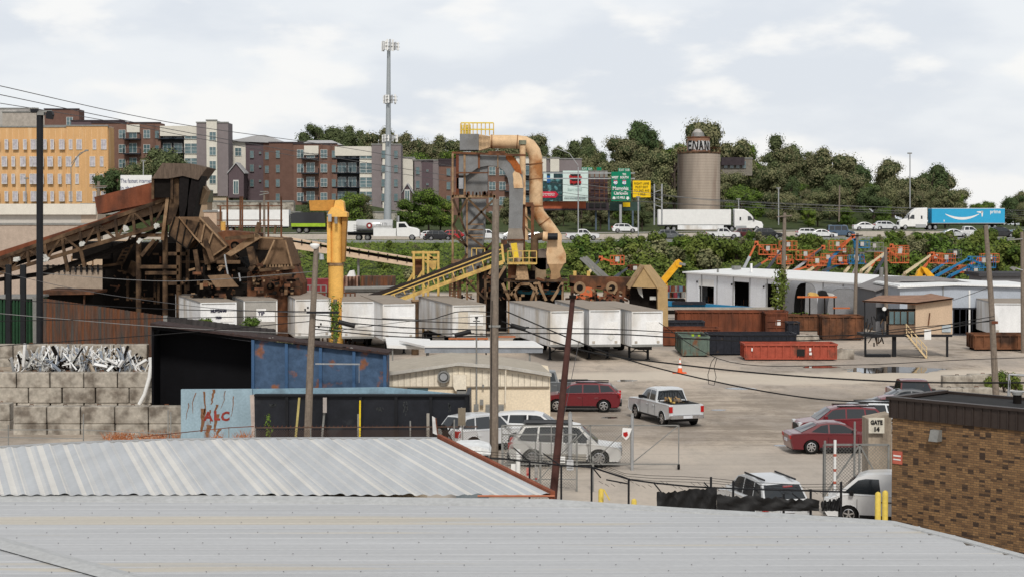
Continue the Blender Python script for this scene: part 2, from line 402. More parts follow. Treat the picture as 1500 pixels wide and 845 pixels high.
# bank vegetation
rnd = random.Random(8)
def bank_zone(px0, px1, n, ylo, yhi, smin, smax, where):
    for _ in range(n):
        Y = rnd.uniform(ylo, yhi); px = rnd.uniform(px0, px1); x = (px-750)/F*Y; k = rnd.choice([0, 0, 1, 2, 2, 3])
        kk = ['dense dark green', 'bright yellowish green', 'mid green', 'olive brown'][k]
        plant(SHRUBS[k], x, Y, rnd.uniform(smin, smax)*(1 if Y < 268 else .78 if Y < 275 else .5), '%s shrub on the highway bank %s' % (kk, where), '%s shrubs %s' % (kk, where), sq=rnd.uniform(.8, 1.15))
bank_zone(845, 1010, 42, 254, 283, 1.0, 1.75, 'left of the white shed')
bank_zone(1010, 1190, 34, 262, 283, .9, 1.6, 'behind the white shed roof')
bank_zone(1290, 1510, 52, 258, 284, 1.1, 1.75, 'below the blue trailer truck')
bank_zone(1180, 1300, 14, 262, 279, .6, 1.0, 'below the blue off-road car')
bank_zone(150, 700, 44, 252, 276, .5, 1.0, 'behind the scrap plant')
bank_zone(700, 850, 12, 256, 278, .7, 1.3, 'beside the big tan pipe')
# leaf litter and creepers covering the bank: uncountable
gb = MB(); vs = []; fs = []
for _ in range(34000):
    Y = rnd.uniform(250, 284); px = rnd.uniform(60, 1540); x = (px-750)/F*Y; z = gz(x, Y)+rnd.uniform(0, .55)
    nn = Vector((rnd.uniform(-.7,.7), -.6+rnd.uniform(-.5,.5), rnd.uniform(.2,1))).normalized(); a = nn.orthogonal().normalized(); a.rotate(Matrix.Rotation(rnd.uniform(0,6.3), 3, nn)); e = nn.cross(a)
    s = rnd.uniform(.12,.36); p = Vector((x, Y, z)); o = len(vs); vs += [p-a*s, p+e*s*.6, p+a*s, p-e*s*.6]; fs.append((o,o+1,o+2,o+3))
gb.add(vs, fs, LEAFS[3]); tag(gb.build('ground_cover'), 'tangled green creepers covering the highway bank', 'ground cover', kind='stuff')

# ---------------------------------------------------------------- highway
def strip(name, y0, y1, m, dz, label, cat='road', pts=60, x0=-330, x1=330):
    b = MB(); vs = []; fs = []
    for i in range(pts+1):
        x = x0+(x1-x0)*i/pts
        for Y in (y0, y1): vs.append((x, Y, gz(x, Y)+dz))
    for i in range(pts): fs.append((2*i, 2*i+2, 2*i+3, 2*i+1))
    b.add(vs, fs, m); return tag(b.build(name), label, cat, kind='structure')
road = mat('highway surface', (.22,.21,.195), .9, var=.08, scale=.3)
strip('highway', 286.2, 298.8, road, .02, 'near carriageway of the highway')
strip('highway', 301.7, 317, mat('highway concrete', (.33,.31,.285), .9, var=.07, scale=.3), .02, 'far pale concrete carriageway of the highway')
lanep = mat('lane paint', (.7,.69,.64), .7)
for y in (286.9, 298.0, 302.4, 316.2): strip('lane_line', y, y+.14, lanep, .028, 'white edge line of the highway', 'road marking')
b = MB()
for y in (290.6, 294.3, 306, 310.5):
    for i in range(-50, 50): b.add([(i*6, y, gz(i*6,y)+.028), (i*6+3, y, gz(i*6+3,y)+.028), (i*6+3, y+.15, gz(i*6+3,y)+.028), (i*6, y+.15, gz(i*6,y)+.028)], [(0,1,2,3)], lanep)
tag(b.build('lane_dashes'), 'white dashed lane lines of the highway', 'road marking', kind='structure')
b = MB()
for i in range(66):
    x = -330+i*10; a = gz(x, 299.6); c = gz(x+10, 299.6)
    b.hexa([(x,299.1,a-.5),(x+10,299.1,c-.5),(x+10,299.9,c-.5),(x,299.9,a-.5),(x,299.4,a+.75),(x+10,299.4,c+.75),(x+10,299.6,c+.75),(x,299.6,a+.75)], mat('barrier concrete', (.42,.38,.33), .9, var=.12))
tag(b.build('median_barrier'), 'long concrete barrier between the two carriageways', 'barrier')
gr = thing('guardrail', 'galvanised guardrail along the near edge of the highway', 'guardrail', (-30, 282.5, gz(-30, 282.5)))
b = MB()
for i in range(-45, 45):
    x = i*4; z = gz(x, 282.5)
    if -200 < x < 200: b.box(x-.08, x+.08, 282.6, 282.8, z-.3, z+.72, galvd)
b.build('post', gr)
b = MB()
for i in range(-45, 45):
    x = i*4; z = gz(x, 282.5); z2 = gz(x+4, 282.5)
    for dz in (.42, .62): b.bar((x,282.5,z+dz), (x+4,282.5,z2+dz), .06, galv, .14)
b.build('rail', gr)
# ---------------------------------------------------------------- vehicles (local frame: +X forward, Y left, Z up)
def paint(name, col, rough=.28, metal=.0):
    m = mat(name, col, rough, metal, var=.03, scale=.4, fine=.02, spec=.6); m.node_tree.nodes['Principled BSDF'].inputs['Coat Weight'].default_value = .5
    m.node_tree.nodes['Principled BSDF'].inputs['Coat Roughness'].default_value = .08; return m
def wheel(parent, x, y, r, w=.24, spokes=5, rimm=None, side=1):
    rimm = rimm or chrome; b = MB(); n = 26; prof = [(r*.66, w*.42), (r*.9, w*.5), (r*.985, w*.38), (r, 0), (r*.985, -w*.38), (r*.9, -w*.5), (r*.66, -w*.42)]
    vs = []; fs = []
    for i in range(n):
        t = 2*math.pi*i/n
        for (q, yy) in prof: vs.append((x+q*math.cos(t), y+yy, r+q*math.sin(t)))
    k = len(prof)
    for i in range(n):
        for j in range(k-1): fs.append((i*k+j, i*k+j+1, ((i+1) % n)*k+j+1, ((i+1) % n)*k+j))
    b.add(vs, fs, rubber, True)
    b.tube([(x, y-w*.3, r), (x, y+w*.3, r)], r*.66, seam, 16)
    wh = b.build('wheel', parent, True); q = MB()
    yo = y+side*w*.40
    for i in range(n):
        t = 2*math.pi*i/n; t2 = 2*math.pi*(i+1)/n; P = lambda tt, rr, yy: (x+rr*math.cos(tt), yy, r+rr*math.sin(tt))
        q.add([P(t, r*.68, yo), P(t2, r*.68, yo), P(t2, r*.57, yo+side*.012), P(t, r*.57, yo+side*.012)], [(0,1,2,3)], rimm)
    for i in range(spokes):
        t = 2*math.pi*i/spokes+.3; d = Vector((math.cos(t), 0, math.sin(t))); c = Vector((x, yo, r))
        q.bar(c, c+d*r*.6, r*.17, rimm, .02, up=(0,1,0))
    q.tube([(x, yo-side*.02, r), (x, yo+side*.02, r)], r*.16, rimm, 10)
    q.build('rim', wh, True); return wh

def body_outline(sp):
    """front bottom -> nose -> hood -> ... -> tail -> arches back to front"""
    top = sp['top']; g = sp['gc']; r = sp['wr']; out = list(top)
    for wx in (sp['wx'][1], sp['wx'][0]):
        ar = r*1.17; a0 = math.asin(max(-1, min(1, (g-r)/ar)))
        n = 9
        for i in range(n+1):
            t = math.pi-a0*1-(math.pi-2*a0)*i/n; out.append((wx+ar*math.cos(t), r+ar*math.sin(t)))
    return out
def car(name, label, cat, sp, pm, parts=True, group=None):
    t = thing(name, label, cat, group=group); Wd = sp['W']; hw = Wd/2; L = sp['L']; g = sp['gc']
    ol = body_outline(sp)
    cx = 0; zt = max(z for x, z in sp['top'])
    # after arches: outline goes from rear bottom towards the front; 'top' runs front->rear so close the polygon
    b = MB()
    def ins(p, k):
        x, z = p; dz = max(0, z-g-.25)/(max(.1, zt-g-.25))
        return (x*(1-.030*k) if abs(x) > L*.42 else x, z-(.07*k*dz if z > g+.25 else -.02*k))
    sl = [(-hw+.02, 1.), (-hw, .55), (-hw+.07, .15), (-hw+.2, 0), (hw-.2, 0), (hw-.07, .15), (hw, .55), (hw-.02, 1.)]
    lay = [[(ins(p, k)[0], y, ins(p, k)[1]) for p in ol] for y, k in sl]
    n = len(ol); vs = [v for q in lay for v in q]; fs = []
    for i in range(len(sl)-1):
        for j in range(n): fs.append((i*n+j, i*n+(j+1) % n, (i+1)*n+(j+1) % n, (i+1)*n+j))
    b.add(vs, fs, pm); b.add(lay[0], [tuple(range(n))[::-1]], pm); b.add(lay[-1], [tuple(range(n))], pm)
    # greenhouse
    gh = sp['gh']; wb = hw-sp.get('tb', .07); wr = hw-sp.get('tr', .27); zb = min(z for x, z in gh); zr = max(z for x, z in gh)
    def hwz(z): return wb+(wr-wb)*(z-zb)/(zr-zb)
    m_ = len(gh); A = [(x, -hwz(z), z) for x, z in gh]; B = [(x, hwz(z), z) for x, z in gh]
    Ac = [(x, -hwz(z)*.55, z+(.035 if z > zr-.15 else 0)) for x, z in gh]; Bc = [(x, hwz(z)*.55, z+(.035 if z > zr-.15 else 0)) for x, z in gh]
    vs = A+Ac+Bc+B; fs = []
    for s_ in range(3):
        for j in range(m_-1): fs.append((s_*m_+j, (s_+1)*m_+j, (s_+1)*m_+j+1, s_*m_+j+1))
    b.add(vs, fs, pm); b.add(A, [tuple(range(m_))], pm); b.add(B, [tuple(range(m_))[::-1]], pm)
    # sills and seams (dark)
    for sd in (-1, 1):
        y0 = sd*(hw-.015)
        b.box(sp['wx'][1]+sp['wr']*1.2, sp['wx'][0]-sp['wr']*1.2, min(y0, y0+sd*.02), max(y0, y0+sd*.02), g, g+.1, blackpl)
        for x in sp.get('seams', []):
            b.bar((x, sd*(hw+.001), g+.12), (x, sd*(hw-.012), zb-.1), .014, seam, .012, up=(0,1,0))
        for x in sp.get('handles', []):
            b.box(x-.1, x+.1, sd*(hw+.0)-.02, sd*(hw+.0)+.02, zb-.2, zb-.165, sp.get('hm', pm))
    body = b.build('body', t, True)
    bv = body.modifiers.new('bevel', 'BEVEL'); bv.width = .02; bv.segments = 2; bv.limit_method = 'ANGLE'; bv.angle_limit = R(35)
    u = MB(); u.box(-L*.46, L*.46, -hw+.28, hw-.28, g-.06, sp['wr']*2.05, blackpl); u.build('underbody', t, True)
    # panes
    for (pts) in sp['win']:
        for sd in (-1, 1):
            q = MB(); pv = [(x, sd*(hwz(z)+.008), z) for x, z in pts]; q.poly(pv if sd < 0 else pv[::-1], glass); q.build('window', t, True)
    for nm, i, lo, hi in sp['panes']:
        (x0, z0), (x1, z1) = gh[i], gh[i+1]; a = lambda f: (x0+(x1-x0)*f, z0+(z1-z0)*f)
        d = Vector((z1-z0, 0, -(x1-x0))).normalized()*.010
        if nm != 'windscreen': d = d
        (xa, za), (xb, zb2) = a(lo), a(hi)
        # outward offset
        sgn = 1 if (Vector((x0, 0, z0)).x-0)*d.x > 0 else -1
        if d.z < 0 and sgn > 0: pass
        off = d*sgn
        e = .07
        cr0 = .035 if za > zr-.15 else 0; cr1 = .035 if zb2 > zr-.15 else 0
        pA = [(xa, -hwz(za)+e, za), (xa, 0, za+cr0), (xa, hwz(za)-e, za), (xb, hwz(zb2)-e, zb2), (xb, 0, zb2+cr1), (xb, -hwz(zb2)+e, zb2)]
        q = MB(); q.add([Vector(p)+off*1.6 for p in pA], [(0,1,4,5), (1,2,3,4)], glass); q.build(nm, t, True)
    for (wx) in sp['wx']:
        for sd in (-1, 1): wheel(t, wx, sd*(hw-.12), sp['wr'], sp.get('ww', .22), sp.get('spokes', 5), None, sd)
    fx = L/2; 
    for sd in (-1, 1):
        for nm, lst, mm in (('headlight', sp['hl'], clearlamp), ('taillight', sp['tl'], redlamp)):
            for (x0, x1, y0, y1, z0, z1) in lst:
                q = MB(); q.box(x0, x1, min(sd*y0, sd*y1), max(sd*y0, sd*y1), z0, z1, mm); q.build(nm, t, True)
        if sp.get('mir', 1):
            mx, mz = sp['mp']; q = MB(); q.box(mx-.08, mx+.06, min(sd*(wb-.02), sd*(wb+.2)), max(sd*(wb-.02), sd*(wb+.2)), mz, mz+.17, sp.get('mm', pm)); q.build('mirror', t, True)
    for nm, (x0, x1, y0, y1, z0, z1), mm in sp.get('ex', []):
        q = MB(); q.box(x0, x1, y0, y1, z0, z1, mm); q.build(nm, t, True)
    return t

platem = mat('licence plate', (.6,.62,.66), .5, var=.02)
def sp_sedan(coupe=False):
    L = 4.8; s = dict(L=L, W=1.82, wr=.335, gc=.22, wx=(1.42, -1.36), seams=[.95, -.28, -1.05] if not coupe else [.9, -.55], handles=[-.1, -.95] if not coupe else [-.35])
    s['top'] = [(2.30,.22), (2.40,.42), (2.38,.62), (2.24,.72), (1.7,.82), (.95,.93), (-1.75,1.0), (-2.22,.98), (-2.38,.90), (-2.36,.55), (-2.28,.24)]
    s['gh'] = [(1.15,.90), (.35,1.36), (.0,1.435), (-.5,1.45), (-.95,1.39), (-1.9,.98)]
    s['win'] = [[(.88,.97), (.30,1.31), (.02,1.37), (-.28,1.38), (-.28,.98)], [(-.36,.98), (-.36,1.38), (-.82,1.33), (-1.35,1.06), (-1.3,1.0)]] if not coupe else \
               [[(.86,.97), (.28,1.31), (.02,1.37), (-.45,1.385), (-.45,.98)], [(-.53,.98), (-.53,1.375), (-.86,1.33), (-1.35,1.04)]]
    s['panes'] = [('windscreen', 0, .08, .95), ('rear_window', 4, .1, .9)]
    s['hl'] = [(2.12, 2.37, .52, .86, .60, .73)]; s['tl'] = [(-2.385, -2.15, .5, .88, .74, .90)]; s['mp'] = (.72, .98)
    s['ex'] = [('grille', (2.33, 2.41, -.42, .42, .42, .60), blackpl), ('licence_plate', (-2.41, -2.36, -.26, .26, .56, .70), platem)]
    s['spokes'] = 7; return s
def sp_suv(L=4.6, W=1.85, h=1.70, wr=.37, rack=True, ford=False):
    k = L/4.6; s = dict(L=L, W=W, wr=wr, gc=.27, wx=(1.37*k, -1.33*k), seams=[.95*k, -.12*k, -1.05*k], handles=[.05*k, -.9*k])
    s['top'] = [(2.2*k,.28), (2.29*k,.45), (2.28*k,.78), (2.12*k,.93), (1.6*k,1.0), (1.15*k,1.06), (-1.7*k,1.12), (-2.2*k,1.1), (-2.29*k,.95), (-2.3*k,.6), (-2.2*k,.30)]
    s['gh'] = [(1.38*k,1.0), (.60*k,h-.11), (.2*k,h-.02), (-.7*k,h), (-1.66*k,h-.08), (-2.2*k,1.08)]
    s['win'] = [[(1.08*k,1.09), (.55*k,h-.15), (.35*k,h-.11), (-.08*k,h-.09), (-.08*k,1.12)], [(-.16*k,1.12), (-.16*k,h-.09), (-1.02*k,h-.10), (-1.08*k,1.14)], [(-1.16*k,1.15), (-1.1*k,h-.11), (-1.6*k,h-.15), (-1.92*k,1.2)]]
    s['panes'] = [('windscreen', 0, .08, .95), ('rear_window', 4, .1, .82)]
    s['hl'] = [(2.02*k, 2.29*k, .5, .88, .76, .92)]; s['tl'] = [(-2.315*k, -2.1*k, W/2-.3, W/2-.02, .82, 1.12)]; s['mp'] = (.95*k, 1.08)
    s['ex'] = [('grille', (2.24*k, 2.31*k, -.5, .5, .5, .82), blackpl), ('licence_plate', (-2.34*k, -2.28*k, -.27, .27, .74, .9), platem), ('bumper', (-2.36*k, -2.2*k, -W/2+.05, W/2-.05, .36, .58), blackpl)]
    if rack:
        for sd in (-1, 1): s['ex'].append(('roof_rail', (-1.6*k, .3*k, sd*(W/2-.36)-.02, sd*(W/2-.36)+.02, h+.0, h+.06), blackpl))
    s['spokes'] = 6; s['tr'] = .24; return s
def sp_pickup(L=5.8, W=2.0, h=1.9):
    s = dict(L=L, W=W, wr=.40, gc=.38, wx=(1.85, -1.75), ww=.27, seams=[1.15, .05, -.82], handles=[.2, -.65])
    s['top'] = [(2.75,.42), (2.88,.6), (2.87,1.0), (2.72,1.14), (1.35,1.22), (-.8,1.24), (-2.75,1.24), (-2.82,1.2), (-2.82,.62), (-2.7,.5)]
    s['gh'] = [(1.42,1.2), (.72,h-.1), (.45,h-.02), (-.1,h), (-.68,h-.04), (-.86,1.22)]
    s['win'] = [[(1.16,1.28), (.66,h-.16), (.42,h-.11), (.1,h-.10), (.1,1.28)], [(.02,1.28), (.02,h-.10), (-.6,h-.12), (-.7,1.28)]]
    s['panes'] = [('windscreen', 0, .08, .95), ('rear_window', 4, .12, .85)]
    s['hl'] = [(2.6, 2.885, .62, .95, .86, 1.08)]; s['tl'] = [(-2.84, -2.72, .82, 1.0, .82, 1.14)]; s['mp'] = (1.0, 1.26); s['mm'] = blackpl
    s['ex'] = [('grille', (2.84, 2.90, -.56, .56, .72, 1.06), chrome), ('bumper', (2.8, 2.98, -.95, .95, .46, .66), chrome), ('rear_bumper', (-2.98, -2.8, -.95, .95, .50, .68), chrome),
               ('licence_plate', (-3.0, -2.97, -.26, .26, .52, .66), platem), ('tailgate', (-2.845, -2.80, -.78, .78, .70, 1.235), None),
               ('cargo_bed', (-2.70, -.92, -.82, .82, 1.1, 1.252), seam)]
    s['spokes'] = 6; s['tr'] = .26; return s
def fix(s, pm): s['ex'] = [(a, b_, c or pm) for a, b_, c in s['ex']]; return s
def sp_van():
    s = dict(L=4.75, W=1.75, wr=.33, gc=.24, wx=(1.45, -1.45), seams=[1.15, .1, -1.1], handles=[.25, -.05], hm=blackpl)
    s['top'] = [(2.25,.25), (2.36,.42), (2.34,.72), (2.2,.9), (1.75,1.08), (1.2,1.1), (-2.3,1.1), (-2.37,1.05), (-2.37,.4), (-2.3,.28)]
    s['gh'] = [(1.95,1.02), (1.2,1.68), (.85,1.80), (.2,1.85), (-2.1,1.86), (-2.35,1.08)]
    s['win'] = [[(1.66,1.12), (1.12,1.60), (.85,1.66), (.38,1.66), (.30,1.10)]]
    s['panes'] = [('windscreen', 0, .06, .95)]
    s['hl'] = [(2.08, 2.345, .55, .84, .74, .92)]; s['tl'] = [(-2.38, -2.3, .7, .86, .8, 1.3)]; s['mp'] = (1.35, 1.06); s['mm'] = blackpl
    s['ex'] = [('grille', (2.3, 2.37, -.45, .45, .45, .62), blackpl), ('licence_plate', (-2.4, -2.36, -.26, .26, .6, .72), platem)]; s['tr'] = .17; s['tb'] = .05; return s

pwhite = paint('white car paint', (.72,.73,.74)); pblack = paint('black car paint', (.012,.013,.016)); pred = paint('dark red car paint', (.145,.005,.012))
pmaroon = paint('maroon car paint', (.115,.004,.010)); psilver = paint('silver car paint', (.62,.64,.66), .3, .2); pblue = paint('blue grey car paint', (.055,.10,.16))
ppearl = paint('pearl white two tone paint', (.74,.73,.71)); pgold = paint('pale gold sill paint', (.42,.39,.34)); pnavy = paint('navy car paint', (.015,.03,.06)); pgreyc = paint('grey car paint', (.12,.13,.14))
pbright = paint('bright red car paint', (.42,.01,.015))

# yard cars ---------------------------------------------------------------
def at(o, px, py, yaw, z=0.0, Y=None):
    p = WG(px, py, z) if Y is None else Vector((W(px, py, Y).x, Y, gz(W(px, py, Y).x, Y)+.03))
    o.location = (p.x, p.y, p.z+.012); o.rotation_euler = (0, 0, R(yaw)); return o
c = car('parked_car', 'red crossover with black roof rack parked at the end of the beige building', 'car', sp_suv(4.6, 1.85, 1.66), pred)
at(c, 851, 601, 176)
c = car('parked_car', 'maroon two-door coupe parked nearest the chain-link gate on the right', 'car', sp_sedan(True), pmaroon); at(c, 1223, 661, 184+6)
c.rotation_euler = (0,0,R(4))
c = car('parked_car', 'red crossover nosing out beside the maroon coupe', 'car', sp_suv(4.6, 1.85, 1.67), pred); p = WG(1232, 643)
c.location = (p.x, p.y+.3, 0); c.rotation_euler = (0,0,R(183))
c = car('parked_car', 'silver wagon parked behind the red crossover in the row', 'car', sp_suv(4.7, 1.82, 1.58), psilver); c.location = (WG(1262, 632).x, WG(1262, 632).y, 0); c.rotation_euler = (0,0,R(182))
c = car('parked_car', 'red sedan two places behind the silver wagon in the row', 'car', sp_sedan(), pred); c.location = (WG(1296, 618).x, WG(1296, 618).y, 0); c.rotation_euler = (0,0,R(182))
c = car('parked_car', 'dark grey sedan with bright roof edge before the concrete blocks', 'car', sp_sedan(), pgreyc); c.location = (WG(1322, 606).x, WG(1322, 606).y, 0); c.rotation_euler = (0,0,R(182))
s = sp_pickup(); c = car('parked_pickup', 'dark red pickup seen head-on over the brick building parapet', 'pickup truck', fix(s, pmaroon), paint('dull brick red paint', (.13,.03,.03))); p = WG(1340, 606)
c.location = (p.x, p.y+1, 0); c.rotation_euler = (0,0,R(-92))
c.location.x = (1338-750)/F*c.location.y
# silver pickup seen from behind with load
s = sp_pickup(); pk = car('parked_pickup', 'silver pickup with loaded bed standing alone in the dirt yard', 'pickup truck', fix(s, psilver), psilver)
p = WG(985, 621); pk.location = (p.x-.3, p.y+1.2, 0); pk.rotation_euler = (0,0,R(90+19))
ld = MB(); rl = random.Random(2)
for i in range(16): ld.bar((-2.55+rl.random()*1.4, -.6+rl.random()*1.2, 1.25+rl.random()*.12), (-1.1-rl.random()*.3, -.6+rl.random()*1.2, 1.3+rl.random()*.22), .09, [tansteel, blackpl, wood, yelrail][i % 4])
ld.build('load', pk, True)
bb = MB(); bb.tube([(-.98,-.8,1.24), (-.95,-.55,1.8), (-.95,.55,1.8), (-.98,.8,1.24)], .025, blackpl, 6)
for y in (-.3, 0, .3): bb.tube([(-.96,y,1.25), (-.95,y,1.8)], .018, blackpl, 6)
bb.build('headache_rack', pk, True)
# white two-tone SUV by the gate
s = sp_suv(5.1, 2.0, 1.9, .41); s['spokes'] = 9; s['ex'] += [('roof_panel', (-1.9, .3, -.72, .72, 1.93, 1.945), blackpl), ('rocker_panel', (-.95, .95, -1.012, 1.012, .3, .62), pgold)]
s['ww'] = .27
c = car('parked_car', 'big pearl white SUV with beige sills parked by the open gate', 'car', s, ppearl); p = WG(829, 683); c.location = (p.x, p.y+.7, 0); c.rotation_euler = (0,0,R(-3))
# white four-wheel-drive with spare tyre and tubular bumper, and white car behind pole
s = sp_suv(4.3, 1.85, 1.78, .40, False); c = car('parked_car', 'white off-road car with black spare tyre behind the wooden pole', 'car', s, pwhite); p = WG(716, 660); c.location = (p.x-.3, p.y+.5, 0); c.rotation_euler = (0,0,R(38))
sw = MB(); sw.tube([(-2.32,0,1.0), (-2.55,0,1.0)], .40, rubber, 20); sw.tube([(-2.56,0,1.0), (-2.58,0,1.0)], .22, galvd, 14); sw.build('spare_tyre', c, True)
sw = MB(); sw.tube([(-2.2,-.7,.5), (-2.6,-.7,1.1), (-2.2,-.7,1.6)], .04, blackpl, 6); sw.tube([(-2.2,.7,.5), (-2.6,.7,1.1), (-2.2,.7,1.6)], .04, blackpl, 6); sw.build('tyre_carrier', c, True)
c = car('parked_car', 'white hatchback roof showing behind the pearl white SUV', 'car', sp_suv(4.4, 1.8, 1.62, .34, False), pwhite); p = WG(778, 650); c.location = (p.x, p.y, 0); c.rotation_euler = (0,0,R(-6))
# black/dark cars behind red crossover
c = car('parked_pickup', 'dark pickup partly hidden behind the red crossover', 'pickup truck', fix(sp_pickup(), pgreyc), pgreyc); p = WG(826, 588); c.location = (p.x-1.2, p.y+.5, 0); c.rotation_euler = (0,0,R(180))
# SUV seen from behind beyond the near fence
s = sp_suv(4.8, 1.9, 1.78, .38); s['ex'] = [e for e in s['ex'] if e[0] != 'bumper']+[('rear_trim', (-2.53, -2.3, -.98, .98, .36, .62), blackpl), ('brake_light', (-2.42, -2.3, -.17, .17, 1.66, 1.70), redlamp)]
s['tl'] = [(-2.53, -2.25, .74, .98, .84, 1.14)]
c = car('parked_car', 'silver SUV seen from behind with dark rear window beyond the near fence', 'car', s, psilver); Y = 62.6; c.location = (W(1122, 0, Y).x, Y, 0); c.rotation_euler = (0,0,R(90+13))
c = car('parked_van', 'small white cargo van tucked against the brick building', 'van', sp_van(), pwhite); Y = 62.6; c.location = (W(1312, 0, Y).x, Y, 0); c.rotation_euler = (0,0,R(180-17))

# highway traffic -----------------------------------------------------------
NEAR, NEAR2, FAR, FAR2 = 289, 293, 305.5, 310
def hw(o, px, Y, yaw=0): x = (px-750)/F*Y; o.location = (x, Y, gz(x, Y)+.035); o.rotation_euler = (0,0,R(yaw)); return o
hw(car('waiting_car', 'black low SUV queued behind the tank truck', 'car', sp_suv(4.9,1.9,1.68), pblack), 644, NEAR, 0)
hw(car('waiting_car', 'white hatchback half hidden by the black SUV beyond the tank truck', 'car', sp_suv(4.4,1.8,1.6), pwhite), 634, NEAR2+1, 0)
hw(car('waiting_car', 'bright red SUV seen through the duct tower frame', 'car', sp_suv(4.6,1.9,1.75), pbright), 668, NEAR2, 0)
hw(car('waiting_pickup', 'white pickup seen through the duct tower frame', 'pickup truck', fix(sp_pickup(), pwhite), pwhite), 712, NEAR, 0)
hw(car('waiting_car', 'navy blue sedan between the duct tower and the tan pipe', 'car', sp_sedan(), pnavy), 788, NEAR, 0)
hw(car('waiting_car', 'white sedan half behind the tall tan pipe', 'car', sp_sedan(), pwhite), 752, NEAR2, 0)
hw(car('waiting_pickup', 'white pickup right of the bent tan pipe above the bushes', 'pickup truck', fix(sp_pickup(), pwhite), pwhite), 853, NEAR2, 0)
hw(car('waiting_car', 'white car mostly hidden by bushes below the highway signs', 'car', sp_suv(4.6,1.85,1.65), pwhite), 915, FAR, 0)
hw(car('waiting_car', 'grey SUV below the left end of the white trailer', 'car', sp_suv(4.7,1.9,1.7), pgreyc), 982, NEAR, 0)
hw(car('waiting_pickup', 'white pickup alongside the white trailer truck', 'pickup truck', fix(sp_pickup(), pwhite), pwhite), 1058, NEAR, 0)
hw(car('waiting_car', 'dark red SUV between the white pickup and the black SUV', 'car', sp_suv(4.5,1.85,1.68), paint('very dark red paint', (.08,.008,.012))), 1094, NEAR2, 0)
hw(car('waiting_car', 'black SUV in front of the white trailer truck cab', 'car', sp_suv(4.9,1.95,1.72), pblack), 1124, NEAR, 0)
hw(car('waiting_car', 'white SUV half hidden by bushes left of the blue off-road car', 'car', sp_suv(4.6,1.85,1.62), pwhite), 1186, NEAR2, 0)
hw(car('waiting_car', 'white sedan directly in front of the blue off-road car', 'car', sp_sedan(), pwhite), 1205, NEAR, 0)
s = sp_suv(4.7,1.95,1.95,.42,True); s['gh'] = [(1.3,1.0), (1.0,1.85), (.6,1.93), (-.8,1.95), (-2.2,1.93), (-2.3,1.1)]; s['win'] = [[(1.12,1.12),(.85,1.8),(.05,1.82),(.05,1.14)],[(-.05,1.14),(-.05,1.82),(-1.1,1.82),(-1.1,1.14)],[(-1.2,1.14),(-1.2,1.82),(-2.0,1.8),(-2.05,1.14)]]
o = hw(car('waiting_car', 'boxy blue grey off-road car with upright windscreen', 'car', s, pblue), 1231, NEAR2+1.4, 0); o.scale = (1, 1, 1.08)
hw(car('waiting_car', 'white sedan on the far lanes right of the blue off-road car', 'car', sp_sedan(), pwhite), 1268, FAR, 0)
hw(car('waiting_car', 'pale SUV behind the bushes left of the blue trailer truck cab', 'car', sp_suv(4.6,1.85,1.65), psilver), 1298, FAR, 0)
hw(car('waiting_car', 'silver hatchback in front of the blue trailer', 'car', sp_sedan(), psilver), 1398, NEAR, 0)
hw(car('waiting_pickup', 'white pickup with rack in front of the blue trailer', 'pickup truck', fix(sp_pickup(), pwhite), pwhite), 1417, NEAR2, 0)
hw(car('waiting_car', 'black SUV behind the tall right-hand wooden pole', 'car', sp_suv(4.9,1.9,1.75), pblack), 1466, NEAR, 0)
hw(car('waiting_car', 'dark car furthest right on the highway', 'car', sp_sedan(), pgreyc), 1494, NEAR2, 0)

def tractor(t, x0, pm, yawless=True, fairing=True):
    """sleeper tractor: nose at x0, extends back 7.5 m"""
    b = MB()
    prof = [(x0,.55),(x0+.02,1.25),(x0-.25,1.75),(x0-1.6,2.05),(x0-2.35,2.95),(x0-3.2,3.65),(x0-3.9,3.98),(x0-5.9,4.05),(x0-5.9,.75),(x0-3.2,.6),(x0-2.1,.6)]
    b.prism([(x, -1.2, z) for x, z in prof], (0, 2.4, 0), pm)
    cab = b.build('cab', t, True); bv = cab.modifiers.new('bevel', 'BEVEL'); bv.width = .12; bv.segments = 3
    for sd in (-1, 1):
        y = sd*1.215
        q = MB(); q.poly([(x0-2.05,y,2.05),(x0-2.6,y,2.75),(x0-3.15,y,2.75),(x0-3.15,y,1.98)], glass); q.build('window', t, True)
        q = MB(); q.poly([(x0-4.5,y,2.0),(x0-4.5,y,2.6),(x0-4.85,y,2.6),(x0-4.85,y,2.0)], glass); q.build('window', t, True)
        q = MB(); q.box(x0-2.0, x0-1.8, min(y, y+sd*.25), max(y, y+sd*.25), 1.95, 2.7, blackpl); q.build('mirror', t, True)
        q = MB(); q.box(x0-.3, x0+.04, min(sd*.75, sd*1.19), max(sd*.75, sd*1.19), 1.0, 1.35, clearlamp); q.build('headlight', t, True)
        q = MB(); q.box(x0-5.6, x0-3.4, min(y, y+sd*.03), max(y, y+sd*.03), .45, 1.05, galv); q.build('fuel_tank', t, True)
    q = MB(); q.add([(x0-1.66,-1.0,2.13),(x0-1.66,1.0,2.13),(x0-2.4,1.0,3.05),(x0-2.4,-1.0,3.05)], [(0,1,2,3)], glass)
    ww = q.build('windscreen', t, True); ww.location = (.05, 0, .03)
    q = MB(); q.box(x0-.02, x0+.05, -.7, .7, .8, 1.5, blackpl); q.build('grille', t, True)
    q = MB(); q.box(x0-8.2, x0-5.9, -.45, .45, .8, 1.05, blackpl); q.build('chassis', t, True)
    for sd in (-1, 1):
        wheel(t, x0-1.25, sd*1.08, .5, .3, 8, None, sd)
        for x in (x0-6.4, x0-7.6): wheel(t, x, sd*1.0, .5, .55, 8, galv, sd)
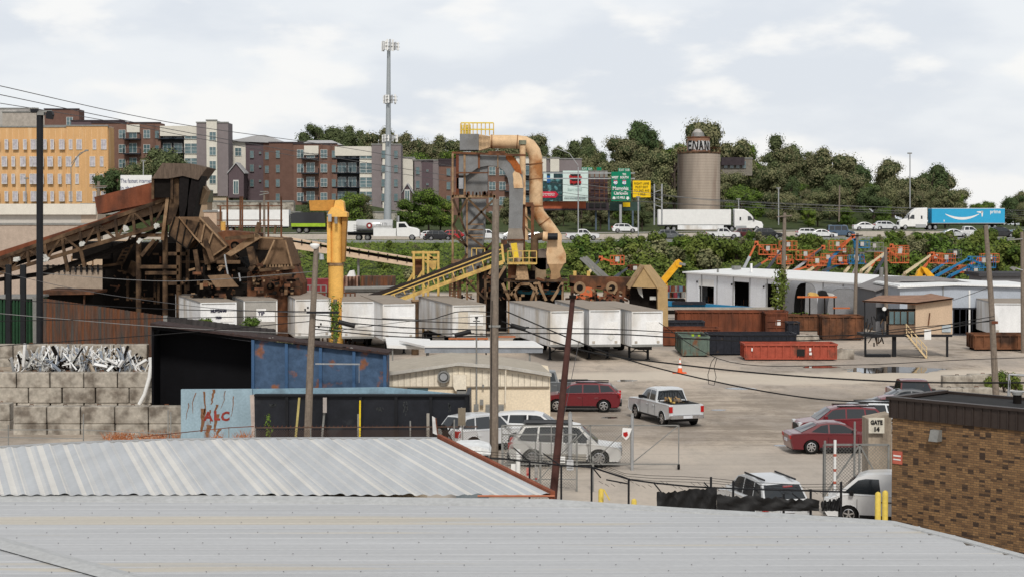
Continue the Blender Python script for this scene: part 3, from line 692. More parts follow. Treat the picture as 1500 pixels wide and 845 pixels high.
def trailer_part(t, x1, L, skin, h=2.75, zb=1.2):
    b = MB(); b.box(x1-L, x1, -1.28, 1.28, zb, zb+h, skin)
    for i in range(1, int(L/1.2)): b.box(x1-i*1.2-.015, x1-i*1.2+.015, -1.284, 1.284, zb+.12, zb+h-.1, skin)
    bo = b.build('trailer', t, True)
    q = MB(); q.box(x1-L-.005, x1+.005, -1.29, 1.29, zb+h-.06, zb+h+.02, white); q.box(x1-L-.005, x1+.005, -1.29, 1.29, zb-.03, zb+.1, galv); q.build('trim', bo, True)
    q = MB(); q.box(x1-L, x1-.3, -.5, .5, zb-.25, zb-.04, blackpl); q.box(x1-L+.5, x1-L+.6, -1.1, 1.1, .5, .62, blackpl); q.build('frame', t, True)
    for sd in (-1, 1):
        for x in (x1-L+2., x1-L+3.25): wheel(t, x, sd*1.0, .5, .5, 8, galv, sd)
    return bo
t = thing('semi_truck', 'white trailer truck with rounded white cab in front of the silo', 'truck')
tractor(t, 10.6, white); trailer_part(t, 4.0, 15.0, white)
t.scale = (.86, 1, 1)
for sd in (-1, 1): q = MB(); q.box(-7., 2.5, sd*1.25-.02, sd*1.25+.02, .4, 1.15, trwhite); q.build('side_skirt', t, True)
hw(t, 1041, FAR-1.5)
t = thing('semi_truck', 'white cab truck with bright blue trailer and white smile arrow', 'truck')
tractor(t, 10.6, white); primeblue = mat('bright blue trailer skin', (.035,.36,.62), .45, var=.04, scale=.3); tb = trailer_part(t, 3.8, 15.4, primeblue); t.scale = (.86, 1, 1)
# smile arrow on the visible side (truck turned round: local +Y faces the camera)
sm = MB(); up = []; lo = []
for i in range(25):
    f = i/24; x = -6.2+f*7.2; u = (f-.5)*2; zc = 2.15+.95*(u*u)*.8; up.append((x, 1.296, zc+.05+.12*(1-u*u))); lo.append((x, 1.296, zc-.05-.24*(1-u*u)))
sm.add(up+lo, [(i, i+1, 25+i+1, 25+i) for i in range(24)], white)
sm.add([(-6.75,1.297,3.0),(-5.6,1.297,3.25),(-5.75,1.297,3.35),(-7.0,1.297,3.45)], [(0,1,2,3)], white); sm.add([(-7.0,1.297,3.45),(-6.55,1.297,3.45),(-6.75,1.297,2.35),(-6.95,1.297,2.5)], [(0,1,2,3)], white)
sm.build('arrow_mark', tb, True)
text('lettering', 'prime', .95, white, tb, (-9.6, 1.292, 3.32), (-1,0,0), (0,0,1), True, bold=.02)
text('lettering', 'a', .6, white, tb, (2.2-1.0, 1.292, 1.75), (-1,0,0), (0,0,1), True, bold=.02)
hw(t, 1388, FAR2, 180+1)
# tank truck
t = thing('tank_truck', 'white tank truck with polished tank and dark red round emblem', 'truck')
tk = MB(); tk.tube([(-4.4,0,2.55),(-4.3,0,2.55),(1.7,0,2.55),(1.8,0,2.55)], [.8,1.0,1.0,.85], mat('polished tank', (.62,.62,.62), .3, .35, var=.06), 24); tk.build('tank', t, True)
q = MB(); q.box(-6.0,-4.3,-1.1,1.1,1.5,3.3, white); q.build('hose_cabinet', t, True)
q = MB(); q.box(-1.4,2.4,-1.2,-.75,.75,2.05, white); q.box(-1.4,2.4,.75,1.2,.75,2.05, white); q.build('side_box', t, True)
q = MB(); q.box(-5.8,3.,-.45,.45,.9,1.5, blackpl); q.box(-5.6,-1.6,-1.15,1.15,1.28,1.5, blackpl); q.build('chassis', t, True)
q = MB(); q.tube([(-2.1,-1.02,2.55),(-2.1,-1.07,2.55)], .5, mat('dark red emblem', (.22,.02,.02), .5), 20); q.tube([(-2.1,-1.04,2.55),(-2.1,-1.08,2.55)], .22, white, 16); q.build('emblem', t, True)
text('lettering', 'HETTI', .7, pgreyc, t, (0, -1.03, 2.75), (1,0,0), (0,0,1), True)
q = MB(); q.prism([(x,-1.1,z) for x, z in [(2.5,.7),(2.5,3.1),(3.9,3.15),(4.5,2.35),(5.9,2.1),(6.35,1.75),(6.4,.7),(5.9,.6)]], (0,2.2,0), white); cb_ = q.build('cab', t, True); bv = cb_.modifiers.new('b', 'BEVEL'); bv.width = .1; bv.segments = 2
for sd in (-1, 1):
    q = MB(); y = sd*1.115; q.poly([(2.85,y,2.2),(2.85,y,2.9),(3.85,y,2.9),(4.3,y,2.25)], glass); q.build('window', t, True)
    wheel(t, 5.1, sd*1.02, .52, .3, 8, chrome, sd)
    for x in (-3.9, -2.5+.1): wheel(t, x, sd*.95, .52, .5, 8, galvd, sd)
    for i in range(4):
        q = MB(); q.box(-4.75, -4.1, sd*1.12-.03, sd*1.12+.03, 1.55+i*.35, 1.61+i*.35, galvd); q.build('ladder', t, True)
q = MB(); q.tube([(2.55,-.9,1.),(2.55,-.9,4.05)], .09, galvd, 8); q.tube([(2.8,-.9,3.),(2.8,-.9,4.2)], .16, galv, 8); q.build('exhaust_stack', t, True)
o = hw(t, 560, NEAR)
# dark tipper with lime stripe
t = thing('refuse_truck', 'black box truck with lime green stripe left of the yellow crane', 'truck')
q = MB(); q.prism([(x,-1.2,z) for x, z in [(-4.2,1.1),(-4.4,3.4),(-3.4,3.7),(1.6,3.7),(1.9,1.1)]], (0,2.4,0), pblack); q.build('body', t, True)
q = MB(); lime = mat('lime stripe', (.30,.45,.03), .5)
for sd in (-1, 1): q.box(-4.25, 1.8, sd*1.2-.02, sd*1.2+.02, 1.15, 1.75, lime)
q.build('stripe', t, True)
q = MB(); q.prism([(x,-1.15,z) for x, z in [(2.1,.7),(2.1,2.9),(3.6,2.9),(4.1,1.9),(4.2,.7)]], (0,2.3,0), pblack); q.build('cab', t, True)
q = MB(); q.box(-4.2,3.8,-.5,.5,.6,1.1, blackpl); q.build('chassis', t, True)
for sd in (-1, 1):
    q = MB(); q.poly([(2.4,sd*1.165,1.9),(2.4,sd*1.165,2.7),(3.5,sd*1.165,2.7),(3.85,sd*1.165,2.0)], glass); q.build('window', t, True)
    for x in (3.1, -1.6, -2.9): wheel(t, x, sd*1.0, .5, .35, 8, galvd, sd)
hw(t, 463, FAR)
t = thing('box_trailer', 'long white box trailer parked left of the lime striped truck', 'trailer'); trailer_part(t, 6.8, 13.6, white, 3.0, 1.15); o = hw(t, 369, FAR); o.location.z -= .3; o.location.z += .3
# ---------------------------------------------------------------- apartments and distant buildings
brickw = mat('brown brick wall', (.18,.105,.082), .9, var=.12, scale=.4, fine=.15)
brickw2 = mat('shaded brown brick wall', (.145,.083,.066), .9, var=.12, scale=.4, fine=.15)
purp = mat('mauve grey brick', (.225,.195,.20), .9, var=.08, scale=.4)
purpd = mat('dark mauve brick', (.12,.09,.10), .9, var=.08, scale=.4)
cream = mat('cream render', (.66,.63,.56), .8, var=.05, scale=.4)
creamb = mat('tan base stone', (.50,.42,.31), .9, var=.1)
orangesh = mat('orange sheathing board', (.63,.375,.175), .8, var=.08, scale=.5, col2=(.70,.46,.25), thr=.6, soft=.06, stretch=(1.2,1,.15))
film = mat('wrapped window film', (.47,.44,.48), .4, var=.3, scale=.6, fine=.1)
rooff = mat('pale metal roof', (.42,.42,.43), .6, var=.05)
balc = mat('dark balcony steel', (.02,.028,.04), .5)
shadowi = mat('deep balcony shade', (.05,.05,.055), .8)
ledm = mat('sign board back', (.05,.04,.045), .8, var=.2)

def win_proto(name, w, h, m, nx=2, ny=2, frame=wframe, f=.07):
    b = MB(); 
    for x0, x1, z0, z1 in ((-w/2, w/2, h-f, h), (-w/2, w/2, 0, f), (-w/2, -w/2+f, f, h-f), (w/2-f, w/2, f, h-f)): b.box(x0, x1, -.06, .1, z0, z1, frame)
    for i in range(1, nx): x = -w/2+w*i/nx; b.box(x-.03, x+.03, -.04, .1, f, h-f, frame)
    for i in range(1, ny): z = h*i/ny; b.box(-w/2+f, w/2-f, -.03, .1, z-.03, z+.03, frame)
    o = b.build(name); g = MB(); g.box(-w/2+f, w/2-f, .0, .1, f, h-f, m); g.build('pane', o, True); return o
def put(proto, parent, px, py_bottom, Y, first):
    """attach a copy of a window prototype; py_bottom = pixel row of its sill"""
    o = proto if not first.get(proto.name) else copy_tree(proto); first[proto.name] = 1
    o.parent = parent; p = W(px, py_bottom, Y); o.location = p-wloc(parent); return o
def protos():
    return dict(w=win_proto('window', 1.5, 1.9, bglass, 2, 2), n=win_proto('window', .9, 1.7, bglass, 1, 2, galvd), d=win_proto('balcony_door', 1.9, 2.2, bglass, 2, 1),
                s=win_proto('window', 1.5, 2.3, bglass, 1, 3), t=win_proto('window', .55, .5, bglass, 1, 1, galvd))
def balcony_proto():
    b = MB(); b.box(-1.9,1.9,-1.5,0,-.25,-.05,balc)
    for i in range(14): x = -1.85+i*3.7/13; b.box(x-.025,x+.025,-1.48,-1.44,-.05,1.0,balc)
    for x in (-1.87,1.87):
        for i in range(5): y = -1.45+i*.33; b.box(x-.02,x+.02,y,y+.04,-.05,1.,balc)
        b.box(x-.03,x+.03,-1.5,0,.98,1.04,balc)
    b.box(-1.9,1.9,-1.5,-1.43,.98,1.05,balc); return b.build('balcony')
def building(name, label, Y, secs, wins=(), depth=5, px_base=None, py_base=None):
    x0 = min(s[0] for s in secs); y1 = max(s[3] for s in secs); root = thing(name, label, 'building', W(x0, y1, Y))
    for s in secs:
        a, t, c, bt, m = s[:5]; off = s[5] if len(s) > 5 else 0; dd = s[6] if len(s) > 6 else depth; nm = s[7] if len(s) > 7 else 'wall'
        b = MB(); p0 = W(a, t, Y); p1 = W(c, bt, Y); b.box(p0.x, p1.x, Y-off, Y+dd, p1.z-1.2, p0.z, m); o = b.build(nm, root)
        if nm == 'wall':
            q = MB(); q.box(p0.x-.12, p1.x+.12, Y-off-.15, Y-off+.25, p0.z+.003, p0.z+.28, ledm if m in (brickw, brickw2, purpd) else galvd)
            q.box(p0.x, p1.x, Y-off+.3, Y+dd-.05, p0.z+.002, p0.z+.08, rooff); q.build('roof', root)
    pr = protos(); first = {}; bp = balcony_proto(); used = set()
    for k, px, rows, off in wins:
        for py in rows:
            if k == 'b':
                o = bp if 'b' not in used else bp.copy()
                if 'b' in used: COL.objects.link(o)
                used.add('b'); o.parent = root; o.location = W(px, py, Y-off)-wloc(root)
            else:
                used.add(k); put(pr[k], root, px, py, Y-off, first)
    for k, o in pr.items():
        if k not in used:
            for c in list(o.children): bpy.data.objects.remove(c)
            bpy.data.objects.remove(o)
    if 'b' not in used: bpy.data.objects.remove(bp)
    return root
# orange sheathed block under construction
r_ = building('unfinished_apartment_block', 'four-storey block clad in bright orange sheathing with wrapped windows', 352, [(-60,187,160,303,orangesh), (98,185.5,159.6,303,orangesh,.5)])
orw = win_proto('window', 1.15, 2.1, film, 2, 1, mat('window wrap white', (.62,.60,.58), .6), .12); orn = win_proto('window', .75, 2.1, film, 1, 1, MATS['window wrap white'], .14); F1 = {}
for row in (219.5, 244.5, 270, 295.5):
    k = 0
    for px in (-6, 8, 21, 35, 47.5, 53, 63, 75, 89, 102, 114.5, 137, 150.5):
        put(orw if (k+int(row)) % 2 else orn, r_, px+(1.5 if int(row) % 2 else -1.5), row, 352-.6-(0 if px < 98 else .0), F1); k += 1
q = MB()
for px in range(-55, 160, 9):
    a = W(px, 187, 351.4); c = W(px, 300, 351.4); q.box(a.x-.04, a.x+.04, 351.985 if px < 98 else 351.485, 351.995 if px < 98 else 351.495, c.z, a.z-.4, mat('pale seam tape', (.72,.48,.27), .7))
q.build('flashing_tape', r_)
for px in (40, 118):
    lp = thing('street_lamp', 'thin curved street lamp before the orange block, %s' % ('left one beside the black mast' if px < 100 else 'forked one near its middle'), 'street lamp', W(px if px < 100 else 104, 300, 340)); q = MB()
    if px < 100: q.ptube([(38,300),(38,262)], 340, .1, galvd, 6)
    else: q.ptube([(104,300),(104,246),(113,230),(125,221)], 340, .09, galvd, 6); q.ptube([(104,240),(118,224),(126,222)], 340, .07, galvd, 6)
    q.build('pole', lp); q = MB(); q.pb(*((124,219.5,129,222) if px > 100 else (35,260.5,41,262.5)), 340, .4, galvd); q.build('lamp_head', lp)
# far grey and brick blocks above it
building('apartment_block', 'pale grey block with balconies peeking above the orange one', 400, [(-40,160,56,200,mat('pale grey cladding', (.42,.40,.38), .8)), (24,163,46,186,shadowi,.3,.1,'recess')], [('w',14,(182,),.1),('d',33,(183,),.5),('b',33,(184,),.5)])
building('apartment_block', 'dark red brick block behind the top of the black lamp mast', 396, [(65,161,116,200,brickw2), (2,165,66,200,mat('beige cladding', (.40,.36,.32), .8),-.8)], [('w',102,(184,),.1)])
building('low_roof_building', 'flat dark rooftop wing between orange block and brick apartments', 393, [(104,178,182,200,purpd), (60,186,100,200,ledm,2)])
ROWS = (203, 224.5, 246, 268)
building('apartment_building', 'brown brick apartments with white stair window and mauve tower on the left', 385,
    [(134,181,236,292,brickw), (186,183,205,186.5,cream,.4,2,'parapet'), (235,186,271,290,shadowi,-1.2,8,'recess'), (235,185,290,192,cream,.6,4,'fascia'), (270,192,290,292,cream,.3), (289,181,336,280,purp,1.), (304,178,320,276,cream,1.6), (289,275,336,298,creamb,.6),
     (186,180,190,292,brickw2,.3,1,'pier'), (224,183,228,292,brickw2,.3,1,'pier')],
    [('w',179,ROWS,.15),('d',194.5,ROWS,.15),('b',194.5,[r+.5 for r in ROWS],.2),('w',215,ROWS,.15),('n',230,ROWS,.15),('d',245,ROWS,-1.0),('d',261,ROWS,-1.0),('b',245,ROWS,-1.0),('b',262,ROWS,-1.0),('s',275.5,[r+1 for r in ROWS],.5),('s',284.5,[r+1 for r in ROWS],.5),('w',311.6,(206,228,248.5,269.5),1.75)])
g_ = building('apartment_wing', 'cream wing with pale hipped roof between the two brick apartment buildings', 392, [(334,207,366,285,cream), (360,210,402,300,purpd,.2), (366,206,386,300,purp,-.6), (386,208,400,300,brickw2,.4)],
    [('w',349,(229,),.1),('n',369,(232,252,274),.5),('t',381,(226,246,267),.5),('n',391,(234,254,275),.5)])
q = MB(); q.prism([W(a,b_,391) for a,b_ in ((331,207),(412,210),(404,204),(388,198),(372,199),(350,204))], (0,14,0), rooff); q.build('hipped_roof', g_)
def gable(px0, px1, ytop, yb, Y, lab):
    e = thing('gabled_entrance', lab, 'building', W(px0, yb, Y)); q = MB(); c = (px0+px1)/2; q.pp([(px0,yb+4),(px0,ytop+13),(c,ytop),(px1,ytop+13),(px1,yb+4)], Y, 6, purpd); q.build('wall', e)
    q = MB(); q.pp([(px0-1.5,ytop+14.5),(c,ytop-1.2),(c,ytop+.4),(px0-1.5,ytop+16)], Y-.4, 6.5, rooff); q.pp([(px1+1.5,ytop+14.5),(c,ytop-1.2),(c,ytop+.4),(px1+1.5,ytop+16)], Y-.4, 6.5, rooff); q.build('roof', e)
    q = MB(); q.pb(c-4, yb-22, c+4, yb-1, Y-.1, .08, wframe); f = q.build('door', e); q = MB(); q.pb(c-3,yb-20,c-.4,yb-2,Y-.15,.04,bglass); q.pb(c+.4,yb-20,c+3,yb-2,Y-.15,.04,bglass); q.build('pane', f)
gable(334,357,239,286,384,'small dark gabled entrance left of the middle brick apartments')
gable(588,605,270,300,384,'small dark gabled entrance right of the cell tower')
ROW2 = (232, 253, 274, 295)
b2 = building('apartment_building', 'long brown brick apartments behind the cell tower with white balcony bay', 383,
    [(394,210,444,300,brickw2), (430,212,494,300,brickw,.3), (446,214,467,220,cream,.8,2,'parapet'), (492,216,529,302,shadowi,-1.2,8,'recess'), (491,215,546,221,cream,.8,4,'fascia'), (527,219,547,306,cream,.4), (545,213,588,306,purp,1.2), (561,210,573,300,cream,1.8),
     (470,212,473,300,brickw2,.5,1,'pier'), (484,212,487,300,brickw2,.5,1,'pier'), (500,300,606,322,creamb,.8)],
    [('n',407,ROW2,.2),('w',440,ROW2,.5),('d',455,ROW2,.5),('b',455,[r+.5 for r in ROW2],.5),('w',474.5,ROW2,.6),('n',489,ROW2,.6),('d',501,ROW2,-1.),('d',516,ROW2,-1.),('b',502,ROW2,-1.),('b',518,ROW2,-1.),
     ('s',532,[r+1 for r in ROW2],.6),('s',541,[r+1 for r in ROW2],.6),('n',561.5,ROW2,2.),('n',580,ROW2,1.4)])
q = MB(); q.prism([W(a,b_,388) for a,b_ in ((438,213),(502,213),(486,206),(452,206))], (0,12,0), rooff); q.build('hipped_roof', b2)
building('apartment_wing', 'cream and mauve wing between the cell tower and the duct tower', 390, [(588,232,607,300,cream), (605,236,646,305,purp), (618,237,634,305,purpd,.3), (643,236,672,308,brickw,.8), (643,233,672,236.5,ledm,.9,3,'parapet')],
    [('n',612,(256,276),.2),('t',626,(252,272,290),.5),('n',657,(258,278,298),1.)])
b3 = building('apartment_building', 'brick apartments seen through the gap between the big ducts', 387, [(690,236,768,330,brickw), (756,232,800,330,cream,.6), (764,240,790,325,shadowi,.7,.3,'recess'), (798,234,852,300,purp), (806,232.5,819,300,cream,.8)],
    [('w',721,(257,279,301,322),.2),('w',736,(257,279,301,322),.2),('d',752,(258,280,302,323),.2),('b',752,(258,280,302,323),.2),('d',776,(257,279,301),1.2),('b',776,(257,279,301),1.2)])
# small building on the hill right of silo
building('hilltop_house', 'long low house with white columns half hidden on the hill right of the silo', 392, [(1056,233,1102,250,mat('hill house stone', (.22,.20,.17), .9)), (1056,231,1090,235,ledm,1.,6,'roof_edge')], [('n',1063,(247,),.2),('n',1072,(247,),.2),('n',1081,(247,),.2),('n',1090,(247,),.2)])
# cream/grey industrial building lower left, retaining walls before the apartments
building('industrial_building', 'long pale industrial shed below the orange block', 246, [(-60,302,121,338,mat('pale shed cladding', (.55,.52,.48), .7, var=.06)), (-60,299,142,302.5,cream,.8,16,'roof_edge'), (-60,330,140,480,mat('tan shed wall', (.42,.34,.28), .8, var=.1),.5), (119,301,143,330,mat('pink beige cladding', (.50,.41,.33), .8, var=.05),.1)])
building('retaining_wall', 'stained concrete retaining wall under the middle apartments', 345, [(290,296,430,316,conc), (352,312,600,334,mat('pale retaining wall', (.46,.43,.38), .9, var=.15),.5)], depth=3)
building('portable_office', 'small tan block hut behind the conveyor head chutes', 240, [(287,283,304,345,mat('tan concrete hut', (.30,.22,.15), .85, var=.1)), (286,279,305,284,mat('greenish hut roof', (.13,.13,.09), .85),.4), (300,311,319,350,mat('pink tan site wall', (.48,.36,.27), .8, var=.1),.8)], depth=4)
# silo
sl = thing('grain_silo', 'tall stained concrete silo with black and white graffiti tag on its top house', 'silo', W(1025, 312, 333)); b = MB(); Y = 337; r0 = (1056-993.5)/2/(F/Y); cx = W(1024.8,0,Y).x; zt = W(0,226,Y).z
silom = mat('stained silo concrete', (.40,.335,.28), .9, var=.12, scale=.35, col2=(.24,.17,.135), thr=.57, soft=.09, stretch=(1,1,.16), bump=.3, bscale=3, fine=.1)
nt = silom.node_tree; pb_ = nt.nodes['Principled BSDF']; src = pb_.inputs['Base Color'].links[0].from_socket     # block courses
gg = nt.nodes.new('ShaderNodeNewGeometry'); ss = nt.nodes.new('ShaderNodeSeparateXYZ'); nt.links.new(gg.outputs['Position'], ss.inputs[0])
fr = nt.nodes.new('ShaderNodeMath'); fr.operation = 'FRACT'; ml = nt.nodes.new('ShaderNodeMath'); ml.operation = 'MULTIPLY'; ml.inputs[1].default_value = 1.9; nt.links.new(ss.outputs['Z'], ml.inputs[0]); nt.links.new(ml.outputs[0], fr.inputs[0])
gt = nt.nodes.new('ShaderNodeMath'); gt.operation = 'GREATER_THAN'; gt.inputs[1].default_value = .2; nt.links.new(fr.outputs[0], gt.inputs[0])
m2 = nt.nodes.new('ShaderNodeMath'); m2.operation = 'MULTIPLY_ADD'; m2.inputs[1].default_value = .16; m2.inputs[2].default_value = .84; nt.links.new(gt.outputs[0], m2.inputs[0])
lf = nt.nodes.new('ShaderNodeMapRange'); lf.inputs['From Min'].default_value = cx-r0; lf.inputs['From Max'].default_value = cx-r0*.05; lf.inputs['To Min'].default_value = .36; nt.links.new(ss.outputs['X'], lf.inputs[0])  # drum colour darkens towards its left edge
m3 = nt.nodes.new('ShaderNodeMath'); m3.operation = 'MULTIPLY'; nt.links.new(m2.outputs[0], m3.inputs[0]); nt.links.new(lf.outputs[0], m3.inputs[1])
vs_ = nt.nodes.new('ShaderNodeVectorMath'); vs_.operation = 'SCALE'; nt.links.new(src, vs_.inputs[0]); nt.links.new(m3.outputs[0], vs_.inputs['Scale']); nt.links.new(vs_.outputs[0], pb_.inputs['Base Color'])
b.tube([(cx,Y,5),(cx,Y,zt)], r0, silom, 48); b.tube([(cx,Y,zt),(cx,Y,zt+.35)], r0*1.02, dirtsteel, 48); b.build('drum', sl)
b = MB(); b.tube([(cx-.1,Y,zt+.3),(cx-.1,Y,zt+3.1)], r0*.54, mat('brick top house', (.27,.15,.10), .9, var=.15), 20); b.tube([(cx-.1,Y,zt+3.1),(cx-.1,Y,zt+3.35)], r0*.56, rust, 20); b.build('top_house', sl)
b = MB(); b.tube([(cx-.2,Y,zt+3.3),(cx-.2,Y,zt+4.2)], [1.35,1.15], galvd, 6); b.tube([(cx-.2,Y,zt+4.2),(cx-.2,Y,zt+4.9)], [1.1,.5], mat('pale cap sheet', (.40,.38,.36), .7), 5); b.tube([(cx-r0*.3,Y-1,zt+.3),(cx-r0*.3,Y-1,zt+4.)], .07, rust, 6); b.build('vent_cap', sl)
b = MB()
for i in range(28):
    a = math.pi*2*i/28; x = cx+r0*.99*math.cos(a); y = Y+r0*.99*math.sin(a); b.bar((x,y,zt+.3),(x,y,zt+1.2), .05, rust)
    a2 = math.pi*2*(i+1)/28; b.bar((x,y,zt+1.2),(cx+r0*.99*math.cos(a2),Y+r0*.99*math.sin(a2),zt+1.2), .05, rust)
b.build('railing', sl)
# graffiti: white patch wrapped round the top house with black letter strokes
rr = r0*.54+.03; g0 = zt+.55; g1 = zt+2.6
def cyl(a, z, k=0.): return (cx-.1+(rr+k)*math.sin(a), Y-(rr+k)*math.cos(a), z)
b = MB()
for i in range(20):
    a = -1.25+i*2.5/20; j0 = random.uniform(0,.35); j1 = random.uniform(0,.35); b.add([cyl(a,g0+j0),cyl(a+.125,g0+j0),cyl(a+.125,g1-j1),cyl(a,g1-j1)], [(0,1,2,3)], mat('faded white paint', (.50,.50,.50), .8, var=.2))
gf = b.build('graffiti', sl); b = MB()
for st in ([(-1.1,.9),(-1.1,.12)],[(-1.1,.9),(-.7,.9)],[(-1.1,.5),(-.75,.5)],[(-1.1,.1),(-.7,.1)],[(-.6,.05),(-.55,.95)],[(-.5,.95),(-.25,.08)],[(-.2,.08),(-.15,.95)],[(0,.05),(.1,.95)],[(.1,.95),(.3,.05)],[(0,.4),(.28,.4)],[(.45,.95),(.5,.05)],[(.5,.95),(.75,.1)],[(.8,.95),(.8,.05)],[(.95,.8),(.98,.1)]):
    (a0,z0),(a1,z1) = st; n_ = 6; hw_ = .058
    for i in range(n_):
        f0 = i/n_; f1 = (i+1)/n_; dx, dz = (hw_, 0) if abs(z1-z0) > .2 else (0, .1)
        P = lambda f, sx: cyl(a0+(a1-a0)*f+sx*dx, g0+(g1-g0)*(z0+(z1-z0)*f+sx*dz), .012)
        b.add([P(f0,-1),P(f0,1),P(f1,1),P(f1,-1)], [(0,1,2,3)], blackpl)
b.build('graffiti_letters', gf)
# cell tower
ct = thing('cell_tower', 'slender grey monopole tower with three tiers of antennas', 'cell tower', W(568, 326, 322)); Y = 322
b = MB(); b.tube([W(567.5,340,Y),W(568.5,230,Y),W(569.5,72,Y)], [.78,.55,.32], mat('galvanised monopole', (.34,.37,.39), .5, .2, var=.05), 16); b.build('mast', ct)
def tier(py, wpx, ph, n, lab):
    b = MB(); c = W(570, py, Y); wr_ = wpx/2/(F/Y)
    ring = [c+Vector((wr_*math.cos(2*math.pi*i/3+.3), wr_*math.sin(2*math.pi*i/3+.3), 0)) for i in range(3)]
    for i in range(3): b.bar(ring[i], ring[(i+1)%3], .12, galvd); b.bar(c, (ring[i]+ring[(i+1)%3])/2, .12, galvd); b.bar(ring[i]+Vector((0,0,.6)), ring[(i+1)%3]+Vector((0,0,.6)), .08, galvd)
    fr_ = b.build('platform', ct); k = 0
    for i in range(3):
        for j in range(n):
            f = (j+.5)/n; p = ring[i]*(1-f)+ring[(i+1)%3]*f; q = MB(); h_ = ph*random.uniform(.7,1.1)
            q.box(p.x-.16, p.x+.16, p.y-.1, p.y+.1, p.z-h_*.4, p.z+h_*.6, galv if j % 2 else white); q.build('antenna', ct)
tier(69, 31, 2.0, 5, ''); tier(147, 25, 1.7, 3, ''); tier(204, 30, 1.5, 3, '')
# lamp posts on the highway
def lamp(px, top, bot, Y, lab, arm=None, r=.11):
    t = thing('street_lamp', lab, 'street lamp', W(px, bot, Y)); b = MB(); b.ptube([(px,bot),(px,top)], Y, r, galv, 8); b.build('pole', t)
    if arm: b = MB(); b.ptube(arm, Y, r*.6, galv, 6); b.build('arm', t); e = arm[-1]
    else: e = (px+1, top-1)
    b = MB(); b.pb(e[0]-4, e[1]-1, e[0]+2, e[1]+.8, Y, .5, galvd); b.build('lamp_head', t)
lamp(1333, 226, 306, 318, 'tall white lamp post above the blue trailer truck cab')
lamp(847, 245, 340, 300, 'lamp post with long double arm left of the billboards', [(847,243),(834,225),(816,218)])
lamp(1140.5, 277, 330, 320, 'thin grey lamp post right of the white truck cab')
lamp(1082, 293, 320, 322, 'short grey post just behind the white truck cab')
lamp(210, 237, 275, 330, 'small street lamp in front of the white billboard')
# small lattice and pylon behind highway
t = thing('utility_gantry', 'grey twin pole gantry at the left end of the white trailer', 'gantry', W(964, 330, 296)); b = MB()
for px in (958.5, 969.5): b.ptube([(px,330),(px,270)], 296, .14, galv, 8)
for y in (282, 290, 300): b.pbar((958,y),(970,y+(4 if y > 285 else -4)), 296, .1, galv)
b.build('frame', t)
lamp(935, 290, 350, 284, 'thin sign post under the yellow highway sign')
# billboards
def board(name, lab, x0, y0, x1, y1, Y, m, cat='billboard'):
    t = thing(name, lab, cat, W((x0+x1)/2, y1+20, Y)); b = MB(); b.pb(x0,y0,x1,y1,Y,.25,m); b.build('panel', t); return t
t = board('billboard', 'white billboard advertising fast internet above the conveyor', 176.5, 257, 222, 281, 300, white)
ptext('lettering', 'The fastest internet', 199, 265.5, 299.9, 6.2, mat('grey sign lettering', (.10,.11,.2), .7), t, sx=.66); ptext('lettering', 'in the US', 190, 276, 299.9, 6.2, MATS['grey sign lettering'], t, sx=.85)
b = MB(); b.ptube([(199,281),(199,320)], 300.2, .3, ledm); b.build('post', t)
teal = mat('pale mint board', (.58,.70,.67), .6, var=.06, scale=.5)
t = board('billboard', 'mint green billboard with red and black logo and web address', 824.5, 250.5, 861.5, 295, 322, teal)
b = MB(); b.pb(835.3,255.5,850.5,271.5,321.9,.05,seam); lo = b.build('logo', t)
ptext('lettering', 'Electronic', 843, 260, 321.85, 4.6, redlamp, lo, bold=.05, sx=.72); ptext('lettering', 'Express', 843, 267, 321.85, 4.6, redlamp, lo, bold=.05, sx=.85)
ptext('lettering', 'Start HERE', 842, 278, 321.85, 4.2, mat('sage lettering', (.30,.42,.40), .7), t, sx=.8); ptext('lettering', 'electronicexpress.com', 842, 290.5, 321.85, 4., mat('dark sign lettering', (.06,.08,.1), .7), t, sx=.62)
t = board('billboard', 'dark theatre billboard with crimson arrow ribbon', 790, 252, 825, 295, 324, mat('dark teal print', (.02,.05,.055), .6, var=.5, scale=1.2, col2=(.10,.25,.27), thr=.6, soft=.05))
b = MB(); b.pp([(790,281),(814,281),(818,285.5),(814,290),(790,290)], 323.9, .05, mat('crimson ribbon', (.55,.02,.05), .5)); rb = b.build('ribbon', t); ptext('lettering', 'REMEMBERED', 803, 285.5, 323.85, 4., white, rb, sx=.6)
b = MB(); b.pb(796,253,801,266,323.9,.04,teal); b.pb(801,258,806,268,323.9,.04,mat('royal blue print', (.02,.12,.35), .6)); b.pb(806,254,811,262,323.9,.04,teal); b.build('picture', t)
# support building / frame under the boards
t = thing('billboard_support', 'brick red band and dark steel deck holding up the billboards', 'support frame', W(850, 320, 325)); b = MB(); b.pb(786,295.5,858,306,325,2,mat('brick red board', (.36,.10,.05), .8)); b.build('band', t)
b = MB(); b.pb(784,306,900,308.5,324.5,3,ledm); b.pb(858,297,892,306,325.5,2,ledm)
for x in (863,872,881): b.pb(x,298.5,x+7,304.5,325.3,.1,seam)
b.pb(862,252,890,296,326,1.2,mat('board back frame', (.07,.045,.05), .85, var=.3, scale=1)); b.pb(862,250.5,890,260,325.8,.1,galvd)
for x in range(864,892,7): b.pbar((x,252),(x,296),325.6,.15,rust)
for y in (268,276,284,291): b.pbar((862,y),(890,y),325.5,.12,rust)
b.build('catwalk', t); b = MB()
for x in (873,892,909,927): b.pb(x-1.2,307,x+1.2,338,326,.6,mat('blue grey steel post', (.10,.13,.17), .7))
b.build('posts', t)
